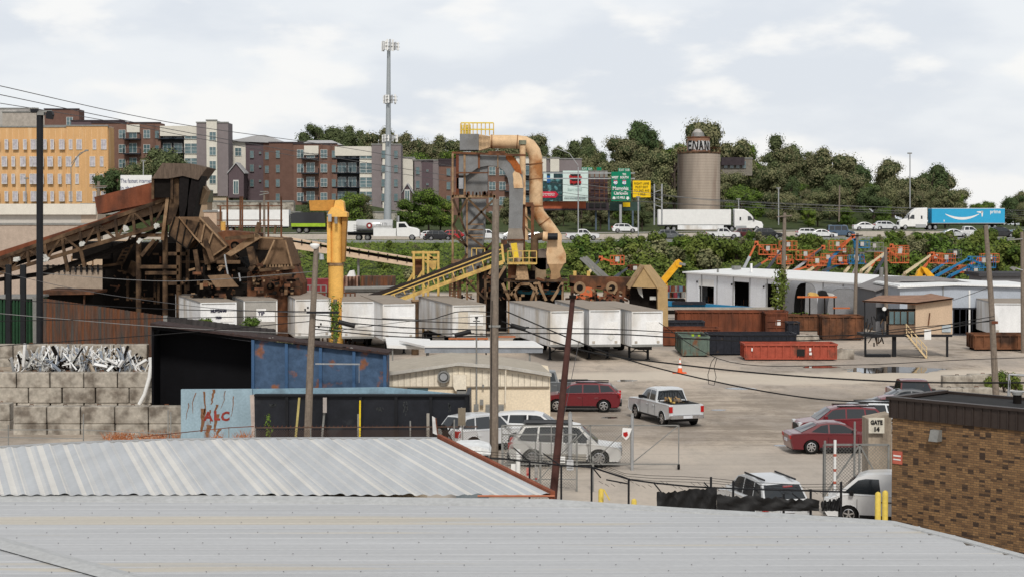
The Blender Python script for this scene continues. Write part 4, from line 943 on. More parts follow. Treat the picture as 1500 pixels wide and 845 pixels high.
# highway signs
sg = mat('highway sign green', (.0,.19,.10), .5, var=.04); sy = mat('warning sign yellow', (.85,.55,.01), .5, var=.03)
t = board('highway_sign', 'tall green highway sign reading Memphis and Clarksville', 895.5, 252, 924, 295, 312, sg, 'road sign')
b = MB(); b.pb(905.5,247,923,252,312,.2,sg); b.build('exit_tab', t)
ptext('lettering', 'EXIT 50B', 914.3, 249.6, 311.9, 3.6, white, t, sx=.8)
for s_, x, y, h_, k in (('WEST', 901, 260.5, 3.4, .8), ('TO', 914.5, 256, 3., .9), ('SOUTH', 914.5, 260.5, 3.4, .8), ('Memphis', 909, 276.5, 5.2, .9), ('Clarksville', 909.5, 283.5, 5.0, .72), ('1/2 MILE', 909, 290, 3.2, .8)): ptext('lettering', s_, x, y, 311.9, h_, white, t, bold=.02, sx=k)
for x, nn in ((901.5,'40'),(914.5,'65')):
    b = MB(); b.pp([(x-2.7,264.3),(x,263.5),(x+2.7,264.3),(x+2.8,268.5),(x,272),(x-2.8,268.5)], 311.9, .05, mat('shield blue', (.12,.25,.55), .5)); b.pb(x-2.7,264.2,x+2.7,265.6,311.85,.02,mat('shield red', (.5,.08,.08), .5)); sh = b.build('route_shield', t)
    ptext('lettering', nn, x, 268.2, 311.8, 4.2, white, sh, bold=.03)
b = MB()
for x in (899.5, 919.5): b.pp([(x-1.6,288.5),(x+1.6,288.5),(x+1.6,290.5),(x+3,290.5),(x,293.5),(x-3,290.5),(x-1.6,290.5)], 311.9, .04, white)
b.build('down_arrow', t)
b = MB(); b.ptube([(909,300),(909,345)], 312.4, .25, galv); b.pbar((780,254),(930,254),312.6,.2,galv); b.pbar((780,262),(930,262),312.6,.2,galv); b.build('gantry_beam', t)
t = board('highway_sign', 'yellow warning sign reading right lane must exit', 927, 265, 953, 289.5, 305, sy, 'road sign')
for i, s_ in enumerate(('RIGHT LANE','MUST EXIT','TO 2ND AVE','1 MILE')): ptext('lettering', s_, 940, 269.3+i*5.3, 304.9, 3.6, seam, t, sx=.78)
b = MB(); b.ptube([(935,289),(935,335)], 305.3, .14, galv); b.build('post', t)
for x0, x1, lab, tx in ((852,868,'small green exit tab above the mint billboard','EXIT 50A'),(874,881,'tiny green sign poking above the billboard frame','')):
    t = board('highway_sign', lab, x0, 245.5, x1, 250.2, 316, sg, 'road sign')
    if tx: ptext('lettering', tx, (x0+x1)/2, 248, 315.9, 3.4, white, t, sx=.8)
t = board('highway_sign', 'dark green sign with yellow plate below the Memphis sign', 893, 296, 938, 309, 318, mat('dark sign back', (.04,.07,.06), .7), 'road sign'); b = MB(); b.pb(912.5,297,923,303.5,317.9,.05,sy); b.build('yellow_plate', t)
def gpy(Y): return HOR+H*F/Y
# ---------------------------------------------------------------- scrap plant, left
cv = thing('scrap_conveyor', 'long brown truss conveyor climbing from the left edge to the head house', 'conveyor', W(100, 440, 150)); Y = 150
b = MB(); b.pp([(-12,372),(146,322),(246,281),(250,290),(146,331),(-12,382)], Y, 2.6, rustred); b.build('belt_cover', cv)
b = MB(); b.pp([(138,289),(225,267),(252,272),(250,292),(143,314)], Y-.2, 2.8, rustred); b.build('side_hopper', cv)
b = MB(); top = [(-12,383),(246,291)]; bot = [(-12,404),(246,327)]
L2 = lambda A, t: (A[0][0]+(A[1][0]-A[0][0])*t, A[0][1]+(A[1][1]-A[0][1])*t)
for YY in (Y-.15, Y+2.6):
    b.pbar(top[0], top[1], YY, .32, dirtsteel); b.pbar(bot[0], bot[1], YY, .32, dirtsteel); n_ = 10
    for i in range(n_+1):
        a = L2(top, i/n_); c = L2(bot, min(1, i/n_+.012)); b.pbar(a, c, YY, .24, dirtsteel)
        if i < n_: p_, q_ = (L2(bot, i/n_+.012), L2(top, (i+1)/n_)) if i % 2 else (L2(top, i/n_), L2(bot, (i+1)/n_)); b.pbar(p_, q_, YY, .18, dirtsteel)
b.build('truss', cv)
b = MB(); b.pp([(-12,384),(246,292),(246,306),(-12,396)], Y+.9, .12, mat('dusty tan belt housing', (.36,.25,.17), .9, var=.2)); b.pp([(-12,396),(246,306),(246,312),(-12,402)], Y+1.3, .4, darksteel); b.build('housing', cv)
b = MB(); b.pp([(-12,408),(60,398),(120,378),(160,364),(240,330),(240,334),(165,370),(120,386),(60,405),(-12,414)], Y+.7, 1.4, darksteel); b.build('sagging_return_belt', cv)
for px, y0 in ((10,400),(33,392),(203,335),(242,322),(262,330)):
    b = MB(); b.ptube([(px,y0),(px,gpy(Y+.5))], Y+.5, .24, darksteel if px < 100 else dirtsteel, 8); b.build('support_leg', cv)
b = MB()
for a, c in (((205,345),(240,345)),((205,391),(262,391)),((207,375),(226,352)),((213,400),(262,400)),((262,365),(262,425)),((247,372),(275,372)),((247,415),(275,415)),((275,366),(275,425))): MB().pbar(a, c, Y+.3, .3, dirtsteel).build('brace', cv)
MB().pbar((246,288),(238,352), Y-.5, .28, tansteel).build('brace', cv)
for a, c in (((94,372),(101,380)),((118,365),(128,371))): MB().pbar(a, (a[0]+6, a[1]+26), Y-.2, .28, dirtsteel).build('brace', cv)
pass
b = MB(); hs = mat('hung white scraps', (.55,.55,.52), .7, var=.3)
for px, py in ((24,378),(65,375),(68,379),(185,333),(120,356),(205,352),(230,331)):
    for i in range(5): b.pbar((px+random.uniform(-4,4),py+random.uniform(-3,3)), (px+random.uniform(-4,4),py+random.uniform(-2,5)), Y-.4, random.uniform(.08,.35), hs)
tag(b.build('caught_scraps', cv), kind='stuff')
hh = thing('conveyor_head_house', 'corrugated hood with black curved chutes at the top of the scrap conveyor', 'machine', W(260, 440, 150))
b = MB(); b.pp([(222,262),(238,239),(280,240),(303,246),(290,264),(268,258),(246,262)], Y-1.2, 4.6, mat('grimy corrugated hood', (.12,.09,.07), .9, var=.3, stretch=(6,1,1))); b.build('hood', hh)
b = MB(); b.pb(224,262,254,290,Y-.8,4.6,darksteel)
b.pbar((224,261),(224,292),Y-.9,.22,dirtsteel); b.pbar((252,261),(252,292),Y-.9,.22,dirtsteel); b.build('cabin', hh)
for pts in (((263,258),(277,258),(274,300),(270,318),(263,318),(262,290)), ((282,254),(295,258),(286,300),(281,324),(274,322),(276,290))):
    b = MB(); b.pp(pts, Y-1.0, 3, mat('soot black chute', (.010,.008,.008), .7, var=.4, scale=2)); b.build('chute', hh)
b = MB(); b.pp([(252,262),(262,262),(262,300),(256,322),(246,330),(248,300)], Y-.6, 3.4, dirtsteel); b.build('side_plate', hh)
b = MB(); b.pp([(290,262),(303,280),(296,300),(286,300)], Y+1, 2, mat('tan hopper side', (.30,.21,.13), .85, var=.2)); b.build('hopper_side', hh)
# slide and crusher
ck = thing('scrap_shredder', 'huge dust brown shredder with sloping plates right of the conveyor head', 'machine', W(350, 440, 146)); Y = 146
b = MB(); b.pp([(248,331),(256,318),(292,326),(288,346),(274,365),(247,345)], Y-1.6, 4.2, dirtsteel); b.build('feed_slide', ck)
b = MB()
for a, c in (((256,318),(247,345)),((292,326),(274,365)),((247,345),(274,365)),((264,320),(258,352)),((274,322),(267,359))): b.pbar(a, c, Y-1.68, .1, darksteel)
for a, c in (((262,318),(286,348)),((292,318),(332,361)),((332,361),(312,375)),((286,348),(312,375)),((300,327),(294,357)),((312,340),(303,366)),((380,348),(415,350)),((402,352),(386,388)),((418,352),(428,391))): b.pbar(a, c, Y-1.72, .12, tansteel)
b.build('plate_edge', ck)
b = MB(); b.pp([(262,318),(292,318),(332,361),(312,375),(286,348)], Y-1.4, 4.2, mat('dusty mid brown plate', (.16,.10,.06), .85, var=.25, scale=.9)); b.build('chute_plate', ck)
b = MB(); b.pp([(296,362),(312,374),(330,362),(346,380),(300,388)], Y-1.0, 3, dirtsteel); b.build('chute_elbow', ck)
b = MB(); b.pp([(305,345),(330,338),(376,342),(376,352),(330,372),(316,360)], Y+.2, 4, rust); b.pp([(330,372),(374,342),(380,345),(380,350),(338,376)], Y-1.8, .8, tansteel); b.build('hopper', ck)
b = MB(); b.pp([(380,348),(415,349.5),(430,388),(428,392),(390,394),(374,388)], Y-.6, 5.5, mat('ridged brown hood', (.13,.08,.048), .85, var=.25, scale=1.2, stretch=(5,1,1))); b.pp([(403,352),(418,352),(429,387),(386,388)], Y-.75, .14, mat('dusty mid brown plate', (.16,.10,.06), .85)); b.pp([(374,366),(398,367),(380,386)], Y-.72, .1, darksteel); b.build('rotor_hood', ck)
b = MB(); b.pp([(300,384),(350,378),(366,400),(360,gpy(Y)),(290,gpy(Y)),(288,405)], Y, 5, darksteel); b.pp([(362,400),(380,385),(430,390),(440,416),(436,gpy(Y)),(362,gpy(Y))], Y-.2, 5, rust)
b.pp([(304,404),(334,402),(349,420),(316,421)], Y-2.6, .3, mat('tan skid plate', (.20,.13,.08), .85, var=.2)); b.build('housing', ck)
for c in ((397,419,5.2),(414,424,4),(380,410,3.5),(345,360,6)):
    b = MB(); p = W(c[0],c[1],Y-.25 if c[0] > 360 else Y-1.2); r_ = c[2]/(F/Y); b.tube([p, p-Vector((0,.5,0))], r_, darksteel, 20); b.tube([p-Vector((0,.5,0)), p-Vector((0,.6,0))], r_*.5, dirtsteel, 16); b.build('flywheel', ck)
b = MB()
for a, c, w_ in (((366,362),(372,388),.55),((372,388),(366,396),.4),((330,350),(372,346),.3),((300,350),(312,384),.35),((286,366),(292,404),.35),((318,384),(352,384),.3),((380,396),(432,392),.25),((384,404),(434,402),.2),((402,343),(404,330),.2),((376,342),(380,326),.35)): MB().pbar(a, c, Y-2.0, w_, dirtsteel).build('strut', ck)
for i in range(12): x = 378+i*4.4; MB().pbar((x,388),(x,392), Y-.8, .12, tansteel).build('strut', ck)
pass
b = MB(); rr_ = random.Random(4)
for _ in range(120):
    x = rr_.uniform(270,436); y = rr_.uniform(388,438); l_ = rr_.uniform(3,14); a = rr_.choice([0, 1.57, rr_.uniform(0,3.1)])
    b.pbar((x,y),(x+l_*math.cos(a),y+l_*math.sin(a)*.6), Y-rr_.uniform(.3,2.4), rr_.uniform(.08,.3), rr_.choice([rust,dirtsteel,darksteel,tansteel,darksteel]))
tag(b.build('pipes_and_brackets', ck), kind='stuff')
b = MB(); b.ptube([(329,373),(331,388),(334,402),(329,410)], Y-2.3, .08, galv, 6); b.ptube([(350,400),(352,412)], Y-2.3, .08, galv, 6); b.build('hydraulic_hose', ck)
# near-black boxes standing in for shadowed steelwork, with frames, left of the shredder
ds = thing('conveyor_support_building', 'steel frames before black boxes painted as deep shadow below the conveyor head', 'structure', W(200, 450, 158)); Y = 158
b = MB(); b.pb(150,356,262,gpy(Y),Y,6,darksteel); b.pb(106,355,162,380,Y-1,6,darksteel); b.pb(262,380,330,gpy(Y),Y+.5,5,darksteel); b.pp([(236,352),(262,340),(300,350),(330,356),(378,352),(420,388),(430,gpy(Y)),(236,gpy(Y))], Y+2, 3, darksteel); b.build('shadow_backing', ds)
b = MB(); 
for i in range(9): b.pbar((172+i*2.6,384-i*5),(180+i*2.6,384-i*5), Y-1.5, .14, dirtsteel)
b.pbar((170,388),(192,345),Y-1.5,.16,dirtsteel); b.pbar((178,390),(200,347),Y-1.5,.16,dirtsteel); b.build('stair', ds)
b = MB()
for a, c in (((187,405),(187,440)),((227,407),(227,445)),((190,437),(228,437)),((230,410),(272,410)),((262,384),(300,384)),((216,375),(232,352)),((150,390),(180,386)),((180,400),(200,395)),((232,445),(232,412)),((272,445),(272,412)),((290,430),(330,430))): b.pbar(a, c, Y-2, .22, dirtsteel)
for _ in range(60):
    x = rr_.uniform(152,300); y = rr_.uniform(362,446); l_ = rr_.uniform(2,12); a = rr_.choice([0, 1.57, rr_.uniform(0,3.1)])
    b.pbar((x,y),(x+l_*math.cos(a),y+l_*math.sin(a)), Y-rr_.uniform(.3,2.4), rr_.uniform(.05,.18), rr_.choice([rust,dirtsteel,darksteel]))
tag(b.build('frames', ds), kind='stuff')
b = MB(); b.pp([(186,398),(192,382),(206,388),(204,402),(196,406)], Y-2.2, .5, dirtsteel); b.build('dust_box', ds)
bw = thing('block_building', 'tan concrete block wall building with a row of brackets under the conveyor', 'building', W(110, 440, 170)); Y = 170
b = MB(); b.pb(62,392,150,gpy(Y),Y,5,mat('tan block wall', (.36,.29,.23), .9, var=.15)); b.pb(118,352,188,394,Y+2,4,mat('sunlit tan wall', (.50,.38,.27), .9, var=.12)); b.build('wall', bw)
b = MB()
for i in range(10): b.pb(68+i*8.2,388,70.5+i*8.2,399,Y-.3,.3,blacksteel)
b.pb(60,389,150,391.5,Y-.35,.3,darksteel); b.build('brackets', bw)
b = MB()
for a, c in (((105,376),(136,372)),((105,376),(105,390)),((116,374),(116,390)),((126,373),(126,390)),((136,372),(136,390)),((105,382),(136,382))): b.pbar(a, c, Y-.8, .12, tansteel)
b.build('rooftop_railing', bw)
ls = thing('lean_to_shed', 'low rusty roofed lean-to in front of the tan block wall', 'shed', W(100, 445, 150)); b = MB(); b.pp([(52,434),(62,425),(138,427),(137,431),(60,432)], 150, 5, rust); b.build('roof', ls); b = MB(); b.pb(62,431,136,gpy(150),151,4,darksteel); b.pb(122,432,124,gpy(150),150.5,.3,rust); b.build('wall', ls)
# skinny posts and chute pole next to big conveyor, black mast with flood light
mp_ = thing('floodlight_mast', 'tall black steel mast with floodlights at the left side', 'light mast', W(58, 470, 118)); Y = 118
b = MB(); b.ptube([(58,gpy(Y)),(58.5,166)], Y, .235, blacksteel, 12); b.build('mast', mp_)
b = MB(); b.pbar((46,165),(76,163),Y,.12,galvd); b.pb(54,165,64,169,Y-.3,.5,galvd); b.build('crossarm', mp_)
for px in (49,71): b = MB(); b.pp([(px-4,167),(px-2,163),(px+4,163),(px+6,168),(px+4,175),(px-4,174)] if px > 60 else [(px-5,160),(px+5,160),(px+4,165),(px-4,165)], Y-.3, .5, blacksteel); b.build('floodlight', mp_)
b = MB()
for px in (43,50,47): b.pbar((px,158),(px+1,165),Y,.1,galvd)
b.build('bracket', mp_)
# green container and scrap left edge
g_ = thing('green_container', 'dark green corrugated container half hidden behind black posts on the left', 'container', W(20, 475, 140)); b = MB(); gm = mat('dark green container', (.012,.045,.02), .6, var=.2)
for i in range(14): b.pb(-14+i*4.7,438,-11.5+i*4.7,gpy(140),139.9,.3,gm)
b.pb(-16,437,50,gpy(140),140.1,4,gm); b.build('body', g_); b = MB(); b.pb(-16,434.5,50,437.5,139.8,4.5,galvd); b.build('rim', g_)
for px in (11.5, 33): t = thing('steel_post', 'black square post standing before the green container, %s one' % ('left' if px < 20 else 'right'), 'post', W(px, 485, 132)); b = MB(); b.pb(px-3.5,388,px+3.5,gpy(132),132,.4,blacksteel); b.build('shaft', t)
# tan long incline conveyor behind the crane
t = thing('tan_conveyor', 'slender pale tan conveyor sloping down to the right behind the yellow crane', 'conveyor', W(600, 400, 200)); Y = 200; lt = mat('pale tan conveyor panel', (.62,.47,.34), .7, var=.1)
b = MB(); b.pp([(412,352),(606,386),(606,391),(412,362)], Y, 1.8, lt); b.build('trough', t); b = MB(); b.pp([(412,346.5),(606,378),(606,380),(412,349)], Y, 1.8, lt)
for i in range(14): x = 414+i*14; b.pbar((x,347+i*2.3),(x,354+i*2.4),Y-.1,.12,darksteel)
b.build('guard_rail', t); b = MB(); b.pp([(412,350),(606,381),(606,386),(412,355)], Y+.6, .5, darksteel); b.build('belt', t)
b = MB()
for px, y0 in ((435,356),(525,371)): b.ptube([(px,y0),(px,gpy(Y+1))], Y+1, .14, galvd, 8)
b.build('legs', t)
# yellow crane column
t = thing('jib_crane', 'stout yellow jib crane column with boxed head and stub arm', 'crane', W(491, 503, 149)); Y = 149
b = MB(); b.ptube([(492,gpy(Y)),(492,387)], Y, .66, yellow, 24); b.ptube([(492.5,387),(493,315)], Y, .52, yellow, 24); b.ptube([(492,389),(492,385)], Y, .72, tansteel, 24); b.build('column', t)
b = MB(); b.pp([(480.5,312),(486,304),(493,304),(508,312),(508,318),(480.5,318)], Y-1., 2, yellow); b.pp([(487,312),(491,294),(499,293),(503,296),(504.5,312)], Y-.7, 1.4, yellow); b.build('head', t)
b = MB(); b.pp([(452.5,294),(490,293),(488,309),(454,309)], Y-.4, .8, mat('brownish yellow arm', (.50,.24,.05), .6, var=.2)); b.build('jib_arm', t)
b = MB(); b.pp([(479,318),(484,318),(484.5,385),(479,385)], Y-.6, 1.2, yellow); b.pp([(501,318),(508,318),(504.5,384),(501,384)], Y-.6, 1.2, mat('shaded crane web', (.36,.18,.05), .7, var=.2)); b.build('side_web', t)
b = MB(); b.pb(480.5,314,485.5,325,Y-1.2,.3,galv); b.pb(490,318,494,328,Y-1.3,.3,galvd); b.build('junction_box', t)
iv = thing('climbing_vine', 'leafy green vine climbing the foot of the yellow crane post', 'vine', W(491, 498, 136)); b = MB(); b.ptube([(491,gpy(136)),(491,438)], 136, .16, wood, 8); b.build('stem', iv); b = MB(); rv = random.Random(3)
for i in range(15): p = W(491+rv.uniform(-3,3), 442+i*3.6, 135.9); leaves(b, p, rv.uniform(.35,.6), 45, .12, LEAFS[2], rv, 1.)
b.build('foliage', iv)
# white lattice items behind (pipe racks)
def rack(lab, x0, y0, x1, y1, Y, nv, nh, m, name='pipe_rack'):
    t = thing(name, lab, 'rack', W((x0+x1)/2, y1, Y)); b = MB()
    for i in range(nv+1): x = x0+(x1-x0)*i/nv; b.pbar((x,y0),(x,gpy(Y)),Y,.12,m); b.pbar((x,y0),(x,gpy(Y+2)),Y+2,.12,m)
    for j in range(nh+1): y = y0+(y1-y0)*j/nh; b.pbar((x0,y),(x1,y),Y,.1,m); b.pbar((x0,y),(x1,y),Y+2,.1,m)
    b.build('frame', t); return t
t = thing('scaffold_frame', 'rusty open frame of thin posts above the shredder', 'frame', W(370, 350, 165)); b = MB()
for x, y0 in ((323,302),(333,290),(352,288),(355,288),(381,298),(393,296),(412,288)): b.pbar((x,y0),(x,gpy(165)),165,.16,rust)
for y in (302,323,331): b.pbar((318,y),(414,y),165,.1,rust)
for i in range(20): x = 320+i*4.9; b.pbar((x,331),(x,341),165,.05,rust)
b.build('frame', t)
t = thing('conveyor_drum', 'small yellow drum on the deck behind the shredder', 'drum', W(327, 338, 163)); b = MB(); b.ptube([(327,338),(327,326)], 163, .25, yellow, 12); b.build('body', t); b = MB(); b.ptube([(327,326),(327,324.5)], 163, .27, yelrail, 12); b.build('lid', t)
t = rack('pale steel shelving behind the white trailers left of the crane', 438, 418, 478, 437, 160, 5, 2, galvd)
b = MB(); b.pb(436,409,500,gpy(175),175,3,mat('maroon container', (.22,.03,.035), .6)); tag(b.build('maroon_container'), 'maroon red container side seen left of the yellow crane foot', 'container')
t = rack('low brown handrail behind the white trailers beside the crane', 466, 429, 520, 438, 150, 8, 1, rust, 'handrail')
for i, (x0,x1,lab) in enumerate(((502,524,'pinkish scrap bin behind the crane with white sheets'),(528,577,'wide rusty scrap bin behind the white trailers'))):
    t = thing('scrap_bin', lab, 'bin', W(x0, 425, 190)); b = MB(); b.pb(x0,405,x1,gpy(190),190,3,rustpanel if i else mat('pinkish rust bin', (.38,.24,.19), .85, var=.25)); b.build('body', t); b = MB()
    for k in range(4): x = x0+3+k*(x1-x0-6)/3; b.pbar((x,404),(x,423),189.8,.15,rust)
    b.build('ribs', t)
b = MB(); b.pp([(508,405),(512,397),(518,396),(520,405)], 188, 1, white); tag(b.build('bent_sheet'), 'bent white sheet lying on the pinkish scrap bin', 'scrap sheet')
t = thing('pipe_stack', 'long grey pipes stacked behind the trailers right of the crane', 'pipes', W(540, 435, 165)); b = MB()
for y in (423,427,431,435): b.ptube([(505,y),(600,y-1.5)], 165+(y-423)*.2, .22, galvd if y < 430 else galv, 8)
b.build('pipes', t)
# yellow portal frame and inclined yellow conveyor
t = thing('yellow_portal_frame', 'small yellow steel portal frame over the inclined conveyor', 'frame', W(620, 430, 158)); Y = 158; b = MB()
for x, y0, y1 in ((606,369,402),(620,368,415),(627,372,395),(642,369,412)): b.pb(x-1.6,y0,x+1.6,gpy(Y),Y-.3,.5,yelrail)
for a, c in (((603,370),(643,370)),((603,378),(643,378)),((620,396),(606,418)),((642,392),(650,404)),((606,400),(596,416)),((627,372),(634,380))): b.pbar(a, c, Y, .22, yelrail)
b.build('frame', t); b = MB(); b.pp([(621,382),(640,382),(638,394),(634,396)], Y, 1, yelrail); b.build('chute', t); b = MB(); b.pb(607,380,618,404,Y+.5,1,rust); b.build('side_plate', t)
t = thing('inclined_conveyor', 'dark belt conveyor with yellow handrails rising to the duct tower platform', 'conveyor', W(650, 437, 152)); Y = 152
b = MB(); b.pp([(533,434),(600,412),(660,388),(745,357),(748,362),(735,368),(660,399),(560,436)], Y, 1.6, mat('black rubber belt', (.035,.028,.026), .8, var=.25)); b.build('belt', t)
b = MB()
for a, c in (((560,437),(735,371)),((580,441),(737,384)),((560,432),(735,365))): b.pbar(a, c, Y-.4, .10 if a[1] != 441 else .34, yelrail)
for i in range(13): f = i/12; x = 562+f*173; b.pbar((x,436-f*66),(x+3,440-f*56),Y-.45,.09,yelrail)
for a, c in (((735,358),(738,384)),): b.pbar(a, c, Y-.4, .2, yelrail)
b.build('handrail', t)
b = MB(); rr_ = random.Random(9)
for i in range(16): x = 575+i*10; b.pbar((x,430-i*3.7),(x,436-i*3.6),Y-.1,.22,greysteel)
b.build('rollers', t)
b = MB()
for px, y0 in ((666,403),(674,400),(711,385),(700,390)): b.pbar((px,y0),(px,gpy(Y)),Y+.3,.22,dirtsteel)
b.pbar((674,402),(711,438),Y+.2,.18,dirtsteel); b.build('legs', t)
# dust collector / cyclone tower
dt = thing('dust_collector_tower', 'grey dust collector tower on tan steel legs with curved duct', 'dust collector', W(700, 440, 165)); Y = 165
b = MB(); b.pp([(676,292),(712,292),(710,345),(704,380),(704,400),(682,400),(680,345)], Y, 3.2, greysteel); b.pp([(670,228),(714,228),(714,290),(670,290)], Y+.1, 3.2, greysteel); b.build('hopper_body', dt)
b = MB(); b.pp([(668,225),(700,225),(700,246),(683,258),(668,258)], Y-.5, 4, greysteel); b.pb(668,227,672,289,Y-.6,.3,rustred); b.pb(679,226,682,290,Y-.6,.3,tansteel)
b.pb(669,261,680,277,Y-.6,.2,mat('light grey hatch', (.30,.31,.33), .5)); b.build('casing', dt)
b = MB(); b.pb(673.5,196.5,701,220,Y-.2,3.8,greysteel); b.build('top_box', dt)
b = MB()
for x in range(675,724,6): b.pbar((x,181 if x < 690 or x > 694 else 180),(x,198),Y-.1,.1 if x > 690 else .14,yelrail)
for y in (180.5,190): b.pbar((675,y),(723,y),Y-.1,.12,mat('bright yellow rail', (.70,.52,.04), .5)); b.pbar((675,y),(723,y),Y+3,.12,MATS['bright yellow rail'])
for x in (676,680,684,688): b.pbar((x,183),(x,197),Y+.6,.2,MATS['bright yellow rail'])
b.build('top_railing', dt)
b = MB(); b.pbar((662,224),(770,228),Y-.6,.2,rust); 
# frame legs
for YY in (Y-1, Y+3.6):
    for x, y0 in ((663,225),(684,285),(724,285)): b.pb(x-1.4,y0,x+1.4,gpy(YY),YY,.3,tansteel)
    b.pb(662,286,726,290,YY,.3,tansteel)
    b.pb(668,252.5,716,254.5,YY,.2,rust)
    for a, c in (((664,292),(684,345)),((684,292),(664,330)),((686,292),(724,330)),((724,292),(686,330)),((664,345),(684,362)),((686,345),(724,375)),((724,352),(700,380)),((684,362),(664,330)),((664,400),(684,372))): b.pbar(a, c, YY, .2, dirtsteel)
    for y in (329,337,345,349): b.pbar((686,y),(708,y),YY,.12,tansteel)
b.pb(661,382,686,386,Y-1.2,5,tansteel); b.build('frame', dt)
b = MB()
for _ in range(22): x = random.uniform(663,724); b.pbar((x,286),(x+random.uniform(-1,1),281+random.uniform(-1,3)),Y-1.1,.15,rust)
tag(b.build('ledge_scale', dt), kind='stuff')
# grey rectangular duct that curves over and down
b = MB(); th_ = [(700,236)]
outer = [(700,225),(720,224.5),(738,225),(752,231),(761,243),(766,258),(767,275),(766,300),(765,335)]; inner = [(700,246),(715,243),(728,244),(738,250),(744,262),(746,275),(746,300),(745,335)]
def ribbon(b, A, B, Y, D, m):
    n_ = 16
    def samp(P, t): k = t*(len(P)-1); i = min(int(k), len(P)-2); f = k-i; return (P[i][0]*(1-f)+P[i+1][0]*f, P[i][1]*(1-f)+P[i+1][1]*f)
    for i in range(n_):
        a0 = samp(A, i/n_); a1 = samp(A, (i+1)/n_); b0 = samp(B, i/n_); b1 = samp(B, (i+1)/n_); b.pp([a0, a1, b1, b0], Y, D, m)
ribbon(b, outer, inner, Y-.2, 2.6, greysteel); b.build('curved_duct', dt)
b = MB(); ribbon(b, [(741,224.6),(753,230.5),(762,243),(764.5,256)], [(741,233),(748,240),(755,252),(761,254)], Y-.27, .05, mat('rust patch', (.32,.10,.03), .9, var=.3, scale=1.5)); ribbon(b, [(756,247),(762,256),(765,262),(766,276)], [(751,255),(752,262),(752,270),(753,276)], Y-.26, .05, tanpipe); b.build('rust_patch', dt)
b = MB(); b.pb(700,224,703,247,Y-.4,3,rust); b.pb(715,222,740,225,Y-.4,3,rust); b.pb(728.5,224,730,247,Y-.35,3,tansteel); b.build('flange', dt)
b = MB(); b.pp([(745,335),(765,335),(767.5,352),(742,352)], Y-.2, 2.6, mat('taupe duct', (.27,.235,.20), .7, var=.15)); b.pp([(743,352),(767,352),(766,372),(760,386),(756,386),(748,372)], Y-.1, 2.2, mat('pale taupe hopper', (.36,.29,.23), .8, var=.2)); b.pb(743,350.5,768,352.5,Y-.4,3,rust); b.build('lower_duct', dt)
b = MB(); b.pb(734,352,743,370,Y-.6,1.2,rust); b.pp([(748,357),(757,356),(760,377),(752,379)], Y-.9, .2, mat('bright yellow guard', (.75,.55,.05), .5)); b.build('motor_guard', dt)
# tan pipe
tp = thing('big_exhaust_pipe', 'huge rust streaked tan pipe bending over and down to the fan house', 'pipe', W(800, 440, 168)); Y = 167.5
b = MB(); b.pp([(701,197),(718,200),(718,216),(701,221)], Y-1.2, 2.8, tanpipe); b.build('transition', tp)
arc = [(717,208)]+[(740,208),(758,208.3),(768,209.5),(776,214),(782,222),(784.6,232),(785,245),(785,290),(785,303)]
b = MB(); b.ptube(arc, Y, .66, tanpipe, 24); b.ptube([(785,302),(789,314),(806,336),(815,348),(816,362)], Y, [.64,.64,.62,.60,.45], tanpipe, 24); b.build('pipe', tp)
b = MB()
for p_, q_ in (((784.8,239.5),(785,241)),((785,301.5),(785,303)),((720,208),(721.2,208))): b.ptube([p_,q_], Y, .72, mat('rusty flange', (.22,.10,.045), .85, var=.2), 24)
b.ptube([(784.9,262),(785,263)], Y, .70, MATS['rusty flange'], 24); b.ptube([(757,208.2),(758.2,208.3)], Y, .70, MATS['rusty flange'], 24); b.ptube([(797,324.5),(797.8,325.6)], Y, .69, MATS['rusty flange'], 24); b.build('flange', tp)
b = MB(); b.ptube([(765.5,214),(765.5,300)], Y-1.1, .30, tanpipe, 16); b.ptube([(765.5,206),(765.5,212)], Y-1.1, .36, mat('greenish cap', (.22,.23,.17), .8), 16); b.ptube([(768,300),(770,352)], Y-.5, .27, tanpipe, 14); b.build('slim_pipe', tp)
b = MB(); b.pbar((766,300),(781,300),Y-.6,.4,rust); 
for x in (767,780): b.pbar((x,300),(x,410),Y-.8,.3,rust)
for a, c in (((767,312),(779,325)),((767,330),(779,340))): b.pbar(a, c, Y-.8, .14, tansteel)
b.build('stand', tp)
fh = thing('fan_house', 'tan fan housing with cyclone hopper under the big pipe', 'machine', W(800, 440, 165)); Y = 164
b = MB(); b.pp([(803,352),(820,352),(829,372),(829,385),(825,387),(802,387),(800,372)], Y, 3, tanpipe); b.pp([(803,387),(826,387),(820,398),(822,410),(806,410),(807,398)], Y, 2.4, mat('dull tan hopper', (.38,.24,.13), .85, var=.25)); b.build('cyclone', fh)
b = MB(); b.pb(780,378,800,410,Y+.2,3,mat('shaded tan housing', (.30,.22,.14), .8, var=.2)); b.ptube([(792,378),(792,377.9)], Y, .1, tansteel); p = W(795,380,Y+1.4); b.tube([p-Vector((0,1.2,0)), p+Vector((0,1.2,0))], 1.0, mat('grey brown drum', (.17,.14,.12), .8), 24); b.build('fan_casing', fh)
b = MB(); b.ptube([(783,378),(783,352),(786,347.5),(794,346.5),(802,347)], Y-.6, .36, dirtsteel, 14); b.ptube([(795,346.5),(802,347)], Y-.6, .46, tanpipe, 14); b.ptube([(802,347),(817,347)], Y-.6, .34, blacksteel, 14); b.build('elbow_pipe', fh)
b = MB(); b.pb(745,385,786,387.5,Y-2,3,yelrail)
for x in (744,752,766,775,786): b.pbar((x,368),(x,387),Y-2,.09,yelrail)
for y in (368,378): b.pbar((744,y),(786,y),Y-2,.08,yelrail)
for x in (691,698,710): b.pbar((x,364),(x,377),Y-2,.08,yelrail)
